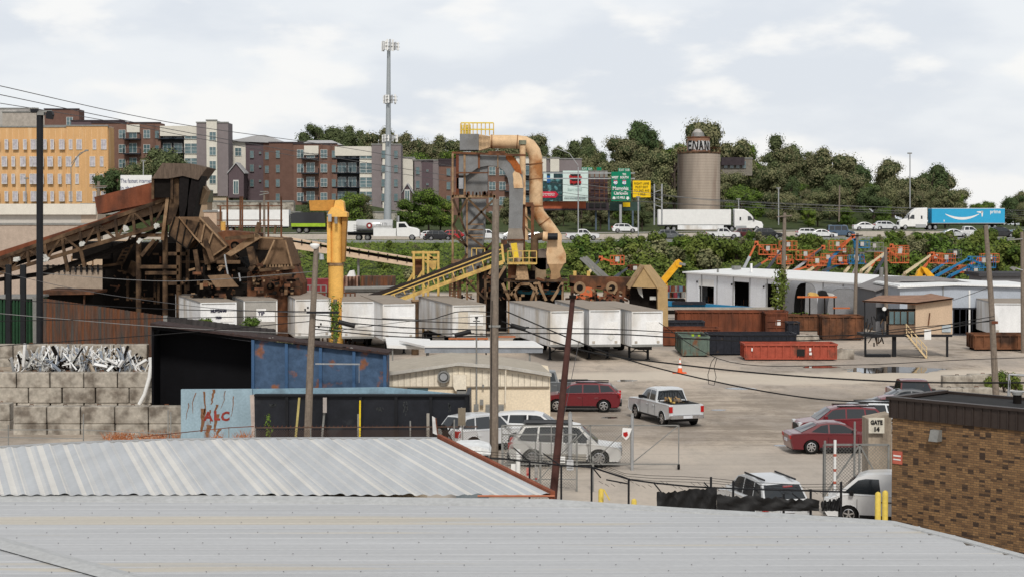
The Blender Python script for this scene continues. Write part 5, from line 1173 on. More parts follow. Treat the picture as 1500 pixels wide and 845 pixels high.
b.pbar((691,364),(711,364),Y-2,.08,yelrail); b.pbar((691,377),(711,377),Y-2,.08,yelrail); b.build('platform_railing', fh)
b = MB(); b.pb(738,410,832,413,Y-1,5,dirtsteel)
for x in (745.5,785,824): b.pb(x-1.5,412,x+1.5,gpy(Y),Y-1,.4,tansteel); b.pb(x-1.5,412,x+1.5,gpy(Y+3),Y+3,.4,tansteel)
for a, c in (((748,432),(762,416)),((762,416),(776,416)),((776,416),(788,430)),((788,413),(800,440)),((824,414),(808,440)),((736,415),(746,438)),((752,425),(758,440)),((778,440),(783,425)),((740,390),(728,410)),((728,385),(716,402))): b.pbar(a, c, Y-1.1, .26, tansteel)
b.build('frame', fh)
b = MB(); b.pp([(757,390),(772,390),(775,410),(755,410)], Y-1.3, 2, mat('crusted tan box', (.40,.27,.16), .9, var=.35, scale=2)); b.pb(744,388,757,408,Y-.8,2,rust); b.pb(769,397,784,410,Y-.5,1,darksteel); b.build('motor_box', fh)
b = MB(); b.pb(758,425,824,431,Y+1,1,mat('teal machine', (.03,.16,.22), .6)); b.pb(700,395,742,gpy(Y+2),Y+2,3,darksteel); b.pb(746,414,826,gpy(Y+3),Y+3.4,2,darksteel); b.build('lower_machinery', fh)
b = MB(); rr_ = random.Random(31)
for _ in range(130):
    x = rr_.uniform(664,832); y = rr_.uniform(402,438); l_ = rr_.uniform(2,13); a = rr_.choice([0, 1.57, rr_.uniform(0,3.1)])
    b.pbar((x,y),(x+l_*math.cos(a),y+l_*math.sin(a)*.6), Y-rr_.uniform(-2,1.6), rr_.uniform(.06,.22), rr_.choice([rust,dirtsteel,darksteel,tansteel,darksteel,rust]))
tag(b.build('pipes_and_brackets', fh), kind='stuff')
ld_ = thing('steel_ladder_cage', 'rusty stair cage standing behind the white trailers left of the wooden pole', 'ladder', W(668, 440, 158)); b = MB()
for x in (659,665,671): b.pbar((x,408),(x,gpy(158)),158,.16,rust); b.pbar((x,408),(x,gpy(160)),160,.16,rust)
for i in range(8): b.pbar((659,410+i*4),(671,410+i*4),158,.1,rust)
b.build('frame', ld_)
# long brown magnet drum conveyor to the right
t = thing('drum_conveyor', 'long rusty conveyor with two drums right of the fan house', 'conveyor', W(880, 440, 160)); Y = 160
b = MB(); b.pp([(835,404),(928,407),(945,438),(930,444),(905,430),(835,414)], Y, 2, rust); b.pb(835,414,920,420,Y+.5,2,darksteel); b.build('side_beam', t)
for px in (849,896): b = MB(); p = W(px,421,Y-.2); b.tube([p, p-Vector((0,.5,0))], .55, tansteel, 20); b.tube([p-Vector((0,.5,0)), p-Vector((0,.56,0))], .3, darksteel, 14); b.build('drum', t)
b = MB()
for _ in range(60): x = random.uniform(835,928); y = random.uniform(420,440); b.pbar((x,y),(x+random.uniform(-8,8),y+random.uniform(-3,6)),Y-random.uniform(0,1.),random.uniform(.08,.25),random.choice([rust,darksteel,tansteel]))
for x in (838,870,905): b.pbar((x,420),(x,gpy(Y)),Y-.3,.3,rust)
tag(b.build('undercarriage', t), kind='stuff')
b = MB()
for a, c in (((850,378),(882,408)),((854,377),(888,408)),((858,376),(893,408))): b.pbar(a, c, Y+4, .22, galvd)
b.pbar((842,407),(842,397),Y+1,.3,yelrail); b.pbar((862,407),(862,397),Y+1,.3,yelrail); b.build('lattice_boom', t)
t = thing('gabled_hopper_house', 'tan metal gabled hopper cover standing right of the drum conveyor', 'shed', W(950, 440, 158)); Y = 157; tanm = mat('tan ribbed metal', (.42,.29,.145), .7, var=.12)
b = MB(); b.pp([(920,420),(942,388.5),(964,422),(950,422)], Y+.1, 3.5, tanm)
a0 = W(942,388.5,Y); a1 = W(964,422,Y); c0 = W(953,388,Y+3.6); c1 = W(979,421,Y+3.6)
b.hexa([a0+Vector((0,0,-.15)), a1+Vector((0,0,-.15)), c1+Vector((0,0,-.15)), c0+Vector((0,0,-.15)), a0, a1, c1, c0], tanm); b.pp([(963,421),(978,421),(979,gpy(Y+3)),(964,gpy(Y))], Y+.3, 3, tanm)
b.pp([(919,422),(942,388),(944,390),(923,423)], Y-.1, .15, tansteel); b.build('cover', t)
b = MB(); b.pb(924,421,963,gpy(Y+1.5),Y+1.5,2,darksteel); b.pp([(933,421),(940,421),(942,436),(936,430)], Y+.8, .3, hs); b.pb(952,434,961,439,Y+.9,.3,hs); b.build('opening', t)
# ---------------------------------------------------------------- yard: box trailers
def gpy(Y): return HOR+H*F/Y
def yard_trailer(lab, pxl, pxr, ptop, pbot, Y, head, skin, Ls=14.6, gear=True, extras=None):
    """end face towards us with its left edge at pxl and right edge at pxr; body runs away at heading (deg left of +Y)"""
    a = W(pxl, ptop, Y); c = W(pxr, ptop, Y); zb = W(pxl, pbot, Y).z; zt = a.z; w_ = (c.x-a.x)/math.cos(R(head))
    t = thing('semi_trailer', lab, 'trailer', ((a.x+c.x)/2, Y, 0), R(90+head))     # local +X runs away from us
    b = MB(); b.box(0, Ls, -w_/2, w_/2, zb, zt-.05, skin)
    for i in range(1, 24): x = i*.61; b.box(x-.02, x+.02, -w_/2-.012, w_/2+.012, zb+.1, zt-.12, skin)
    bo = b.build('box', t, True)
    q = MB(); q.box(-.02, Ls+.02, -w_/2-.02, w_/2+.02, zt-.05, zt, trroof); q.build('roof', bo, True)
    q = MB()
    for sd in (-1, 1): q.box(-.03, Ls+.02, sd*(w_/2+.002)-.02, sd*(w_/2+.002)+.02, zt-.14, zt-.051, galv); q.box(-.03, .02, sd*(w_/2-.04)-.05, sd*(w_/2-.04)+.05, zb, zt-.15, trwhite)
    q.box(-.04, .0, -w_/2, w_/2, zb-.02, zb+.16, galvd); q.box(-.04, .0, -w_/2+.1, w_/2-.1, zt-.2, zt-.15, galvd); q.build('edge_trim', bo, True)
    q = MB()
    for y, z in ((-w_/2+.35, zb+.35), (w_/2-.35, zb+.35)): q.box(-.05, -.0, y-.1, y+.1, z-.1, z+.08, mat('dull sticker', (.42,.38,.33), .7))
    q.box(-.045, .0, -w_/2+.2, -w_/2+1.3, zb+1.0, zb+1.9, mat('patched white paint', (.80,.80,.79), .6, var=.05)); q.build('patch', bo, True)
    q = MB(); q.box(.4, Ls-.2, -.5, .5, zb-.3, zb-.02, blackpl); q.box(Ls-3.4, Ls-.6, -1., 1., .75, zb-.3, blackpl); q.build('frame', t, True)
    if gear:
        q = MB()
        for sd in (-1, 1): q.box(2.4, 2.55, sd*.75-.08, sd*.75+.08, .05, zb-.02, blacksteel); q.box(2.3, 2.65, sd*.75-.16, sd*.75+.16, 0.01, .06, blacksteel); q.bar((2.5,sd*.75,.5), (2.5,0,zb-.2), .06, blacksteel)
        q.bar((2.48,-.75,.65),(2.48,.75,.65), .07, blacksteel); q.build('landing_gear', t, True)
    for sd in (-1, 1):
        for x in (Ls-1.4, Ls-2.7): wheel(t, x, sd*1.0, .48, .5, 6, galvd, sd)
    return t, w_, zb, zt
TR = [('white box trailer on the far left with small dark lettering on its end',295,345,441.6,489,139,19,trwhite),
      ('dull grey box trailer with white square notice on its end',358,405,438.7,489,140,17,trgrey),
      ('white box trailer directly left of the wooden pole with lamp',433,484,437,494.4,140,13,trwhite),
      ('white box trailer whose end shows right of the yellow crane vine',501,547.5,440.5,495,142,5,trwhite),
      ('white box trailer with rust stained top corner beside a brown post',561,607.6,444,498,137,12,trwhite),
      ('grey-white box trailer with dusty roof left of the tall wooden pole',663,711,445.5,494.5,139,14,trwhite),
      ('white box trailer right of the tall wooden pole, long side showing',806,855,454,507,131,12.5,trwhite),
      ('middle white box trailer of the three behind the rusty pole',863,909,452.5,507,132,9,trwhite),
      ('rightmost white box trailer with landing legs visible below',925,971,454.6,507,131,11,trwhite)]
dl = mat('blue black print', (.03,.03,.06), .6)
for i, r_ in enumerate(TR):
    t, w_, zb, zt = yard_trailer(*r_)
    # local frame: -X faces us, and right in the picture is local -Y
    if i == 0: text('lettering', 'MUSTANG', .30, dl, t, (-.05, 0, zt-.75), (0,-1,0), (0,0,1), True, bold=.03, sx=.9); text('lettering', '7058', .24, dl, t, (-.05, 0, zt-1.3), (0,-1,0), (0,0,1), True, bold=.02)
    if i == 1:
        q = MB(); q.box(-.06,-.045,-.45,.35,zt-1.75,zt-.75,white); n_ = q.build('notice', t, True); text('lettering', 'TIP', .4, dl, n_, (-.065, -.05, zt-1.15), (0,-1,0), (0,0,1), True, bold=.02)
    if i == 5: q = MB(); q.box(-.055,-.045,.1,.9,zb+.5,zt-.6,mat('mud smear', (.60,.54,.45), .8, var=.1)); q.build('stain', t, True)
    if i == 7:
        q = MB(); q.prism([(-.055,-.8,zb+.75),(-.055,-.5,zb+1.05),(-.055,-.2,zb+.75),(-.055,-.5,zb+.45)], (.01,0,0), mat('hazard placard', (.68,.68,.66), .6)); q.build('placard', t, True)
# brown post between trailers
t = thing('rusty_post', 'short fat rusty post between two white trailers', 'post', WG(608,500)); b = MB(); b.ptube([(608,gpy(138)),(608,441)], 138, .3, dirtsteel, 12); b.build('shaft', t); b = MB(); b.ptube([(608,441),(608,438.5)], 138, .34, tansteel, 12); b.build('cap', t)
# ---------------------------------------------------------------- roll-off containers
def rolloff(name, lab, x0, y0, x1, y1, Y, D, m, cat='container', rot=0, ribs=12, lidm=None, skidless=False):
    a = W(x0,y0,Y); c = W(x1,y1,Y); z1 = a.z; z0 = max(c.z, 0) if c.z < .4 else 0; w_ = c.x-a.x
    t = thing(name, lab, cat, (a.x, Y, 0), R(rot)); b = MB(); k = .06
    b.box(0,w_,0,k,z0+.15,z1,m); b.box(0,w_,D-k,D,z0+.15,z1,m); b.box(0,k,k,D-k,z0+.15,z1,m); b.box(w_-k,w_,k,D-k,z0+.15,z1,m); b.box(k,w_-k,k,D-k,z0+.15,z0+.25,darksteel); b.build('bin', t, True)
    b = MB()
    for i in range(ribs+1):
        x = .05+(w_-.1)*i/ribs; b.box(x-.05,x+.05,-.09,0,z0+.2,z1-.1,m)
    for j in range(4):
        y = .1+(D-.2)*j/3
        for xx, s_ in ((0,-1),(w_,1)): b.box(min(xx,xx+s_*.08),max(xx,xx+s_*.08),y-.05,y+.05,z0+.2,z1-.1,m)
    b.build('ribs', t, True)
    b = MB(); b.box(-.1,w_+.1,-.12,-.001,z1-.1,z1+.04,m); b.box(-.1,w_+.1,D+.001,D+.1,z1-.1,z1+.04,m); b.box(-.1,-.001,0,D,z1-.1,z1+.04,m); b.box(w_+.001,w_+.1,0,D,z1-.1,z1+.04,m); b.box(-.05,w_+.05,-.1,-.001,z0+.1,z0+.22,m); b.build('top_rail', t, True)
    b = MB(); b.box(.1,w_-.1,.4,.6,.0,z0+.15,darksteel); b.box(.1,w_-.1,D-.6,D-.4,.0,z0+.15,darksteel); b.build('skid', t, True)
    return t, w_, z0, z1
blackbin = mat('black roll off paint', (.018,.020,.028), .55, var=.3, col2=(.07,.045,.03), thr=.68, soft=.04, scale=1.5)
redbin = mat('faded red bin paint', (.36,.075,.045), .65, var=.15, scale=.8, col2=(.16,.055,.035), thr=.62, soft=.07)
greenbin = mat('grey green bin paint', (.12,.16,.135), .7, var=.15, scale=1.2, col2=(.17,.085,.05), thr=.60, soft=.05)
rolloff('roll_off_container', 'long rust brown open container standing at the back of the yard', 993,456,1153,488,163,2.4,rustred,ribs=16)
t, w_, z0, z1 = rolloff('roll_off_container', 'rusty container end panel with white square plate', 1122.5,458,1152.5,490,160.5,2.2,rustred,ribs=2)
b = MB(); b.box(.9,1.35,-.03,-.01,z0+.9,z0+1.4,white); b.build('plate', t, True)
b = MB(); 
for z in (.7,1.3,1.9): b.box(.1,w_-.1,-.08,-.01,z,z+.1,rustred)
b.build('door_bar', t, True)
rolloff('roll_off_container', 'low rusty container behind the right end of the white trailers', 972,481,1053,507,147,2.4,rustred,ribs=9)
rolloff('roll_off_container', 'narrow dark grey container between trailer and rusty containers', 971,471,1031,482,158,2.2,blackbin,ribs=7)
t, w_, z0, z1 = rolloff('roll_off_container', 'short grey green bin with rust streaks and yellow green markings', 1000,493,1038,522,136,5.5,greenbin,ribs=3)
b = MB(); b.box(.7,.9,-.13,-.11,z1+.05,z1+.25,lime); b.box(1.2,1.4,-.13,-.11,z1+.05,z1+.25,lime); b.build('marking', t, True)
rolloff('roll_off_container', 'long black open container behind the red bin', 1038,489,1165,520,137.5,2.4,blackbin,ribs=11)
t, w_, z0, z1 = rolloff('roll_off_container', 'faded red low open bin with stencilled marks in the middle yard', 1092,504,1225,528,132.5,2.5,redbin,ribs=12)
b = MB(); b.box(4.0,4.6,-.11,-.095,z0+.35,z0+.9,seam); b.build('stencil_block', t, True)
b = MB(); b.box(4.95,5.1,-.11,-.095,z0+.75,z0+1.0,white); b.box(4.95,5.15,-.11,-.095,z0+.45,z0+.65,white); b.box(.45,.55,-.11,-.095,z0+.75,z0+1.0,white); b.build('number_mark', t, True)
rolloff('roll_off_container', 'dark rusty container row reaching behind the weeds', 1153,462,1210,489,166,2.4,rust,ribs=7)
rolloff('roll_off_container', 'large dark rust container left of the raised control cabin', 1206,463,1264,500,154,2.6,rust,ribs=6)
rolloff('waste_bin', 'small black bin beside the plated rusty container', 1155,472,1170,501,152,1.5,blackbin,cat='bin',ribs=2)
rolloff('roll_off_container', 'black brown container behind the control cabin right side', 1396,451,1452,483,160,2.4,blackbin,ribs=6)
rolloff('roll_off_container', 'long brown container at the right edge behind the blocks', 1428,490,1530,513,142,2.4,rust,ribs=8)
t, w_, zb, zt = yard_trailer('white trailer at the right edge behind the leaning wooden pole', 1457,1560,443,490,152,-4,trwhite,12)
# blue low flatbed / beam in front of the white shed
t = thing('steel_beam_stack', 'long blue steel beams lying before the white shed', 'steel beams', W(1050, 450, 185)); b = MB(); bl = mat('bright blue beam', (.02,.17,.33), .5)
b.prism([W(x,y,185) for x,y in ((978,441),(1035,445),(1132,452),(1132,456),(1035,452),(978,448))], (0,1,0), bl); b.build('beam', t); b = MB(); b.pb(985,441.5,1034,446,184.5,.3,blackbin); b.pb(975,450,1135,454,183.5,.5,mat('pale kerb', (.36,.33,.29), .9)); b.build('pipe', t)
for x in (990,1040,1090,1125): b = MB(); b.pb(x,452,x+2,gpy(183.8),183.8,.3,galvd); b.build('stand', t)
# ---------------------------------------------------------------- white shed
shedw = mat('white shed cladding', (.74,.77,.82), .6, var=.05, scale=.3); shedr = mat('white shed roof', (.78,.79,.79), .5, var=.04, scale=.3)
dark_in = mat('dark shed interior', (.012,.011,.011), .9, var=.2)
A = Vector((W(1005,441,222).x, 222)); Bp = Vector((W(1345,441,176).x, 176))
u = (Bp-A); Ltot = u.length; u.normalize(); v = Vector((-u.y, u.x));
if v.y < 0: v = -v
t = thing('white_shed', 'long white metal shed with three dark open bay doors', 'building', (A.x, A.y, 0)); t.rotation_euler[2] = math.atan2(u.y, u.x)
def pxu(px):    # distance along the wall of a pixel column
    k = (px-750)/F; return (k*A.y-A.x)/(u.x-k*u.y)
hz = 3.75; dep = 16
doors = [(pxu(1023.5), pxu(1046), 3.1), (pxu(1074.5), pxu(1097.5), 3.1), (pxu(1121.5), pxu(1138), 3.1), (pxu(1266), pxu(1288), 3.3)]
b = MB(); x = 0
for (d0, d1, dh) in doors: b.box(x, d0, 0, .2, 0, hz, shedw); b.box(d0, d1, 0, .2, dh, hz, shedw); x = d1
b.box(x, Ltot, 0, .2, 0, hz, shedw); b.box(0,.2,.2,dep,0,hz,shedw); b.box(Ltot-.2,Ltot,.2,dep,0,hz,shedw); b.box(.2,Ltot-.2,dep-.2,dep,0,hz,shedw); b.build('wall', t, True)
b = MB(); b.box(.3,Ltot-.3,3.,3.1,.01,hz,dark_in); b.box(.3,Ltot-.3,.3,3,hz-.1,hz,dark_in); b.build('interior_partition', t, True)
b = MB()
for i in range(int(Ltot/4)+1): x = min(i*4+.2, Ltot-.2); b.box(x-.05,x+.05,-.1,-.001,.0,hz-.1,galv)
b.build('downspout', t, True)
b = MB(); b.hexa([(-.3,-.4,hz),(Ltot+.3,-.4,hz),(Ltot+.3,dep/2,hz+.4),(-.3,dep/2,hz+.4),(-.3,-.4,hz+.18),(Ltot+.3,-.4,hz+.18),(Ltot+.3,dep/2,hz+.58),(-.3,dep/2,hz+.58)], shedr)
b.hexa([(-.3,dep/2,hz+.4),(Ltot+.3,dep/2,hz+.4),(Ltot+.3,dep+.3,hz),(-.3,dep+.3,hz),(-.3,dep/2,hz+.58),(Ltot+.3,dep/2,hz+.58),(Ltot+.3,dep+.3,hz+.18),(-.3,dep+.3,hz+.18)], shedr)
b.build('roof', t, True)
b = MB(); b.box(pxu(1068),pxu(1069.5),3,3.2,hz+.4,hz+1.5,white); b.box(pxu(1040),pxu(1041),1,1.2,hz+.2,hz+.7,galvd); b.box(pxu(1022),pxu(1026),5,6,hz+.5,hz+.95,galvd); b.build('roof_vent', t, True)
d0, d1, _ = doors[0]; b = MB(); b.box(d0+.02,d1-.02,.02,.14,2.2,3.09,white); b.build('roller_door', t, True)
b = MB()
for d0, d1, dh in doors[:3]: b.box(d0-.35,d0-.2,-.15,-.001,2.6,2.85,blackpl)
b.build('wall_lamp', t, True)
b = MB()
for d0, d1, dh in doors[:2]:
    for k in range(7): b.box(d0+.2+k*(d1-d0-.4)/6, d0+.26+k*(d1-d0-.4)/6, 1.0, 1.05, .2, .9, rust if k % 2 else blacksteel)
b.build('stored_bars', t, True)
# blue-grey shed on the right
t = thing('blue_grey_shed', 'pale blue grey shed with white roof right of the raised cabin', 'building', W(1320, 460, 162)); Y = 160
b = MB(); b.pp([(1318,421),(1420,418),(1520,421),(1520,gpy(Y)),(1318,gpy(Y))], Y, 10, mat('pale blue grey cladding', (.40,.44,.50), .6, var=.06)); b.build('wall', t)
b = MB(); b.prism([W(x,y,Y-.4) for x,y in ((1315,419.5),(1400,416.5),(1525,420),(1525,422),(1400,418.5),(1315,422))], (0,11,.0), shedr); b.pb(1419,425,1421.5,gpy(Y),Y-.1,.1,white); b.pb(1381,419,1382.5,gpy(Y),Y-.1,.1,galvd); b.build('roof_edge', t)
a = [W(1318,420,Y), W(1525,420,Y)]; b = MB(); b.hexa([a[0], a[1], a[1]+Vector((0,11,0)), a[0]+Vector((0,11,0)), a[0]+Vector((0,0,.15)), a[1]+Vector((0,0,.15)), a[1]+Vector((0,11,.12)), a[0]+Vector((0,11,.12))], shedr); b.build('roof', t)
t = thing('grey_gabled_shed', 'dark grey gabled shed end between white shed and blue grey shed', 'building', W(1300, 460, 180)); b = MB(); dg = mat('dark grey cladding', (.17,.17,.18), .7, var=.1)
b.pp([(1283,424),(1320,411),(1400,411),(1440,416),(1440,gpy(166)),(1283,gpy(166))], 166, 9, dg); b.build('wall', t); b = MB(); b.pp([(1280,425.5),(1319,410),(1404,410),(1404,412),(1320,412.5),(1282,427)], 165.6, 9.6, mat('grey roof sheet', (.23,.22,.22), .7, var=.12)); b.build('roof', t)
t = thing('dark_roofed_shed', 'low dark roofed building behind the right-hand wooden pole', 'building', W(1470, 430, 215)); b = MB(); b.pb(1438,404,1500,gpy(215),215,6,dg); b.build('wall', t); b = MB(); b.pb(1434,400,1530,405,214.6,7,mat('charcoal roof', (.06,.06,.065), .8)); b.build('roof', t)
for i, (x0, x1, yt, Yq, lab) in enumerate(((1163,1198,414,176,'grey arched tent shelter beside the leafy wooden pole'),(1212,1262,422,178,'longer grey arched tent behind the tarpaulin rack'))):
    t = thing('arched_shelter', lab, 'shelter', W(x0, 450, Yq)); b = MB(); a = W(x0,yt,Yq); c = W(x1,yt,Yq); hh_ = a.z; w_ = c.x-a.x; n_ = 12; vs = []
    for i2 in range(n_+1):
        th = math.pi*i2/n_; x = a.x+w_/2-w_/2*(abs(math.cos(th))**.6)*(1 if math.cos(th) > 0 else -1); z = hh_*min(1, math.sin(th)**.55)
        vs += [(x,Yq,z),(x,Yq+6,z)]
    b.add(vs, [(2*k,2*k+2,2*k+3,2*k+1) for k in range(n_)], mat('grey tent fabric', (.25,.25,.26), .8, var=.1), True); b.build('canopy', t)
    b = MB(); b.poly([(v_[0],Yq+5.5,v_[2]) for v_ in vs[::2]], dg if i == 0 else MATS['grey tent fabric']); 
    if i: b.poly([(v_[0],Yq+.02,v_[2]*.99) for v_ in vs[::2]], MATS['grey tent fabric'])
    else: b.poly([(a.x+w_*.45,Yq+.02,0)]+[(v_[0],Yq+.02,v_[2]*.99) for v_ in vs[::2] if v_[0] > a.x+w_*.42], MATS['grey tent fabric'])
    b.build('end_wall', t)
t = thing('storage_rack', 'orange beamed outdoor rack carrying folded tarpaulins', 'rack', W(1195, 455, 168)); Y = 168; b = MB()
for x in (1174,1186,1208,1222): b.pbar((x,433),(x,gpy(Y)),Y,.12,darksteel); b.pbar((x,433),(x,gpy(Y)-2),Y+1,.12,darksteel)
b.pb(1168,433.5,1226,436,Y-.1,.15,mat('rack orange', (.55,.15,.05), .6)); b.pb(1220,450,1245,452,Y-.1,.1,MATS['rack orange']); b.build('frame', t)
for x0, x1, y0, m_, lab in ((1184,1200,428,yelrail,'yellowish folded tarpaulin on the outdoor rack'),(1199,1214,425,blackpl,'black folded tarpaulin on the outdoor rack'),(1207,1224,429,hs,'pale folded tarpaulin on the outdoor rack')):
    b = MB(); b.pp([(x0,433.4),(x0+1,y0+1.5),(x0+5,y0),(x1-4,y0+1),(x1,433.4)], Y+.1+(x0-1184)*.012, .8, m_); tag(b.build('folded_tarpaulin'), lab, 'tarpaulin')
for px, s, k in ((1145,.8,2),(1160,.9,0),(1178,1.0,1),(1195,.8,3),(1212,.9,1),(1232,.7,3),(1250,.8,3),(1265,.6,2),(1075,.45,2),(1083,.42,2)):
    Y = 172 if px > 1100 else 190
    plant(SHRUBS[k], W(px,0,Y).x, Y, s, '%s bush on the weedy mound behind the rusty containers' % ['deep green','bright yellowish','mid green','olive brown'][k] if px > 1100 else 'low green bush growing on the ledge before the white shed', 'bushes on the weedy mound %d' % k if px > 1100 else 'bushes before the white shed', sq=.6)
# ---------------------------------------------------------------- raised control cabin
t = thing('raised_control_cabin', 'raised tan control cabin on black legs with sloping rusty roof', 'cabin', WG(1330, 521)); Y = 136; rot = 0
tc_ = mat('peach tan cabin panel', (.56,.42,.30), .7, var=.07, scale=.5, col2=(.40,.26,.16), thr=.66, soft=.06, stretch=(1,1,.3))
b = MB(); b.pp([(1341,445),(1395,437),(1395,489.5),(1341,489.5)], Y, 2.8, tc_); b.build('wall', t)
b = MB(); b.prism([W(x,y,Y-.5) for x,y in ((1265,442),(1341,446),(1397,438),(1397,436),(1341,443),(1265,440))], (0,.5,0), rust)
a0, a1, a2 = W(1265,440,Y-.5), W(1341,443,Y-.5), W(1397,436,Y-.5); k1 = Vector((2.0,3.4,.25)); b.add([a0,a1,a1+k1+Vector((-.6,0,.2)),a0+k1,a2,a2+Vector((-1.0,3.4,.2)),a0+Vector((0,0,-.1)),a1+Vector((0,0,-.1)),a2+Vector((0,0,-.1))], [(0,1,2,3),(1,4,5,2),(0,6,7,1),(1,7,8,4)], mat('rusty flat roof', (.28,.17,.12), .9, var=.25)); b.build('roof', t)
b = MB(); b.pb(1301,452,1341,455,Y+.02,.2,darksteel); b.pb(1301,476,1341,490,Y+.02,.2,mat('dark tan lower wall', (.20,.13,.09), .8)); b.pb(1299,452,1302,490,Y,.25,darksteel); b.pb(1301,452,1341,490,Y+2.6,.1,tc_); b.build('front_wall', t)
b = MB()
for x0,x1 in ((1303,1309),(1311,1318),(1320,1328),(1331,1339)): b.pb(x0,456,x1,474,Y+.06,.05,bglass)
b.build('window', t)
b = MB(); b.pb(1267,489.5,1395,493,Y-.3,3.2,blacksteel); b.build('floor_deck', t)
b = MB(); 
for x in (1268,1310,1388): b.pb(x-(2.5 if x == 1310 else 1.2),492,x+(3 if x == 1310 else 1.2),gpy(Y),Y,.25,blacksteel)
b.pb(1266,441,1267.5,490,Y-.3,.1,blacksteel); b.pb(1269,gpy(Y)-4,1305,gpy(Y)-.2,Y-.2,.8,blacksteel); b.build('legs', t)
b = MB()
for i in range(26):
    x = random.uniform(1268,1300); y = random.uniform(455,505); b.pbar((x,y),(x+random.uniform(-5,5),y+random.uniform(4,14)),Y-.2+random.uniform(0,.8),random.uniform(.04,.12),random.choice([blacksteel,darksteel,dirtsteel]))
b.pb(1285,450,1298,470,Y+.4,.5,blacksteel); b.build('control_gear', t)
b = MB(); p = W(1295.5,452,Y-.4); b.tube([p, p+Vector((0,.12,0))], .16, white, 12); b.build('spot_lamp', t)
b = MB(); b.pb(1380,475,1393,486,Y-.1,.1,mat('pale blue panel', (.42,.47,.50), .5)); b.pbar((1360,476),(1362,458),Y-.1,.08,rust); b.pb(1354,482,1364,497,Y-.6,.08,white); b.build('notice_panel', t)
st = MB()
for YY in (Y-1.5, Y-.5):
    st.pbar((1328,489),(1357,524),YY,.13,mat('tan stair steel', (.60,.46,.27), .7)); st.pbar((1327,474),(1358,509),YY,.07,MATS['tan stair steel']); st.pbar((1327,481),(1358,516),YY,.05,MATS['tan stair steel'])
    for i in range(5): st.pbar((1328+i*7.4,490+i*8.6),(1327.5+i*7.4,475+i*8.6),YY,.06,MATS['tan stair steel'])
for i in range(11): p = W(1330+i*2.7, 491+i*3.2, Y-1.45); st.box(p.x-.1,p.x+.18,Y-1.45,Y-.5,p.z-.03,p.z,galvd)
st.build('stair', t)
# ---------------------------------------------------------------- cone, puddle, blocks
t = thing('traffic_cone', 'orange and white traffic cone standing in the dirt yard', 'traffic cone', WG(996, 546)); org = mat('cone orange', (.75,.13,.035), .5, var=.03)
b = MB(); b.tube([(0,0,.03),(0,0,.30)], [.15,.115], org, 16); b.tube([(0,0,.48),(0,0,.58)], [.085,.065], org, 16); b.tube([(0,0,.76),(0,0,.86)], [.035,.02], org, 16); b.build('body', t, True)
b = MB(); b.tube([(0,0,.30),(0,0,.48)], [.116,.086], white, 16); b.tube([(0,0,.58),(0,0,.76)], [.066,.036], white, 16); b.build('stripe', t, True); b = MB(); b.box(-.42,.36,-.3,.3,.004,.05,org); b.build('base', t, True); t.scale = (1.25,1.25,1.25)
water = bpy.data.materials.new('puddle water'); water.use_nodes = True; wb_ = water.node_tree.nodes['Principled BSDF']; wb_.inputs['Base Color'].default_value = (.05,.042,.035,1); wb_.inputs['Roughness'].default_value = .04; wb_.inputs['Specular IOR Level'].default_value = .8
def puddle(px0, px1, py, hpx, lab, seed):
    rr = random.Random(seed); pts = []; n_ = 26
    for i in range(n_):
        a = 2*math.pi*i/n_; k = rr.uniform(.75, 1.1); pts.append(WG((px0+px1)/2+(px1-px0)/2*math.cos(a)*k, py-hpx/2*math.sin(a)*k, .008))
    b = MB(); b.poly(pts, water); tag(b.build('puddle'), lab, 'puddle', kind='structure')
puddle(1232,1388,541.5,10,'long puddle mirroring the raised cabin', 1); puddle(1175,1230,537,4,'thin dark puddle left of the long one', 2)
for i,(a,c,y,h_) in enumerate(((1062,1108,568.5,3.5),(900,935,557,3),(1132,1155,652,2.5),(880,905,611,2.5),(1040,1065,600,2))): puddle(a,c,y,h_,'small shallow puddle in the tyre tracks', 10+i)
cb = MB(); cb.box(-.9,.9,-.38,.38,.0,.78,conc); 
blk = cb.build('concrete_block'); bv = blk.modifiers.new('bevel','BEVEL'); bv.width = .05; bv.segments = 2
q = MB(); q.tube([(-.1,0,.76),(-.1,0,.84),(.1,0,.84),(.1,0,.76)], .02, rust, 6); q.build('lifting_loop', blk, True)
def block(x, y, z, rz, lab, group, sx=1., m=None, sz=1.): return place(blk, USED, (x, y, z), rz, lab, group, 'concrete block', sc=(sx, 1, sz))
rb_ = random.Random(12)
def row(px0, px1, n_, ztop, Y, rows, lab, group, sz=1.02, z0=0., off=0.):
    x0 = W(px0,0,Y).x; x1 = W(px1,0,Y).x; w_ = (x1-x0)/n_
    for r_ in range(rows):
        z = ztop-(r_+1)*.78*sz
        for i in range(n_):
            x = x0+(i+.5)*w_+(off*w_ if r_ % 2 else 0)
            block(x, Y+rb_.uniform(-.02,.02), z, R(rb_.uniform(-.4,.4)), '%s, %s course' % (lab, ['top','second','third','lowest'][r_]), '%s, %s course' % (group, ['top','second','third','lowest'][r_]), sx=(w_/1.8)*rb_.uniform(.955,.985), sz=sz*.985)
row(-30,218,5.0.__int__(),2.12,100,3,'pale concrete block holding back the white scrap heap','blocks before the scrap heap',sz=1.16,off=.35)
row(-35,213,5,3.15,108,2,'weathered block behind the white scrap heap','blocks behind the scrap heap',sz=1.1)
row(14,264,5,1.47,88,2,'mossy pattern faced concrete block of the lowest wall','blocks of the lowest wall',sz=1.16)
row(-20,10,1,1.45,89.5,2,'concrete block beyond the dark gap at the left edge','blocks at the left edge',sz=1.16)
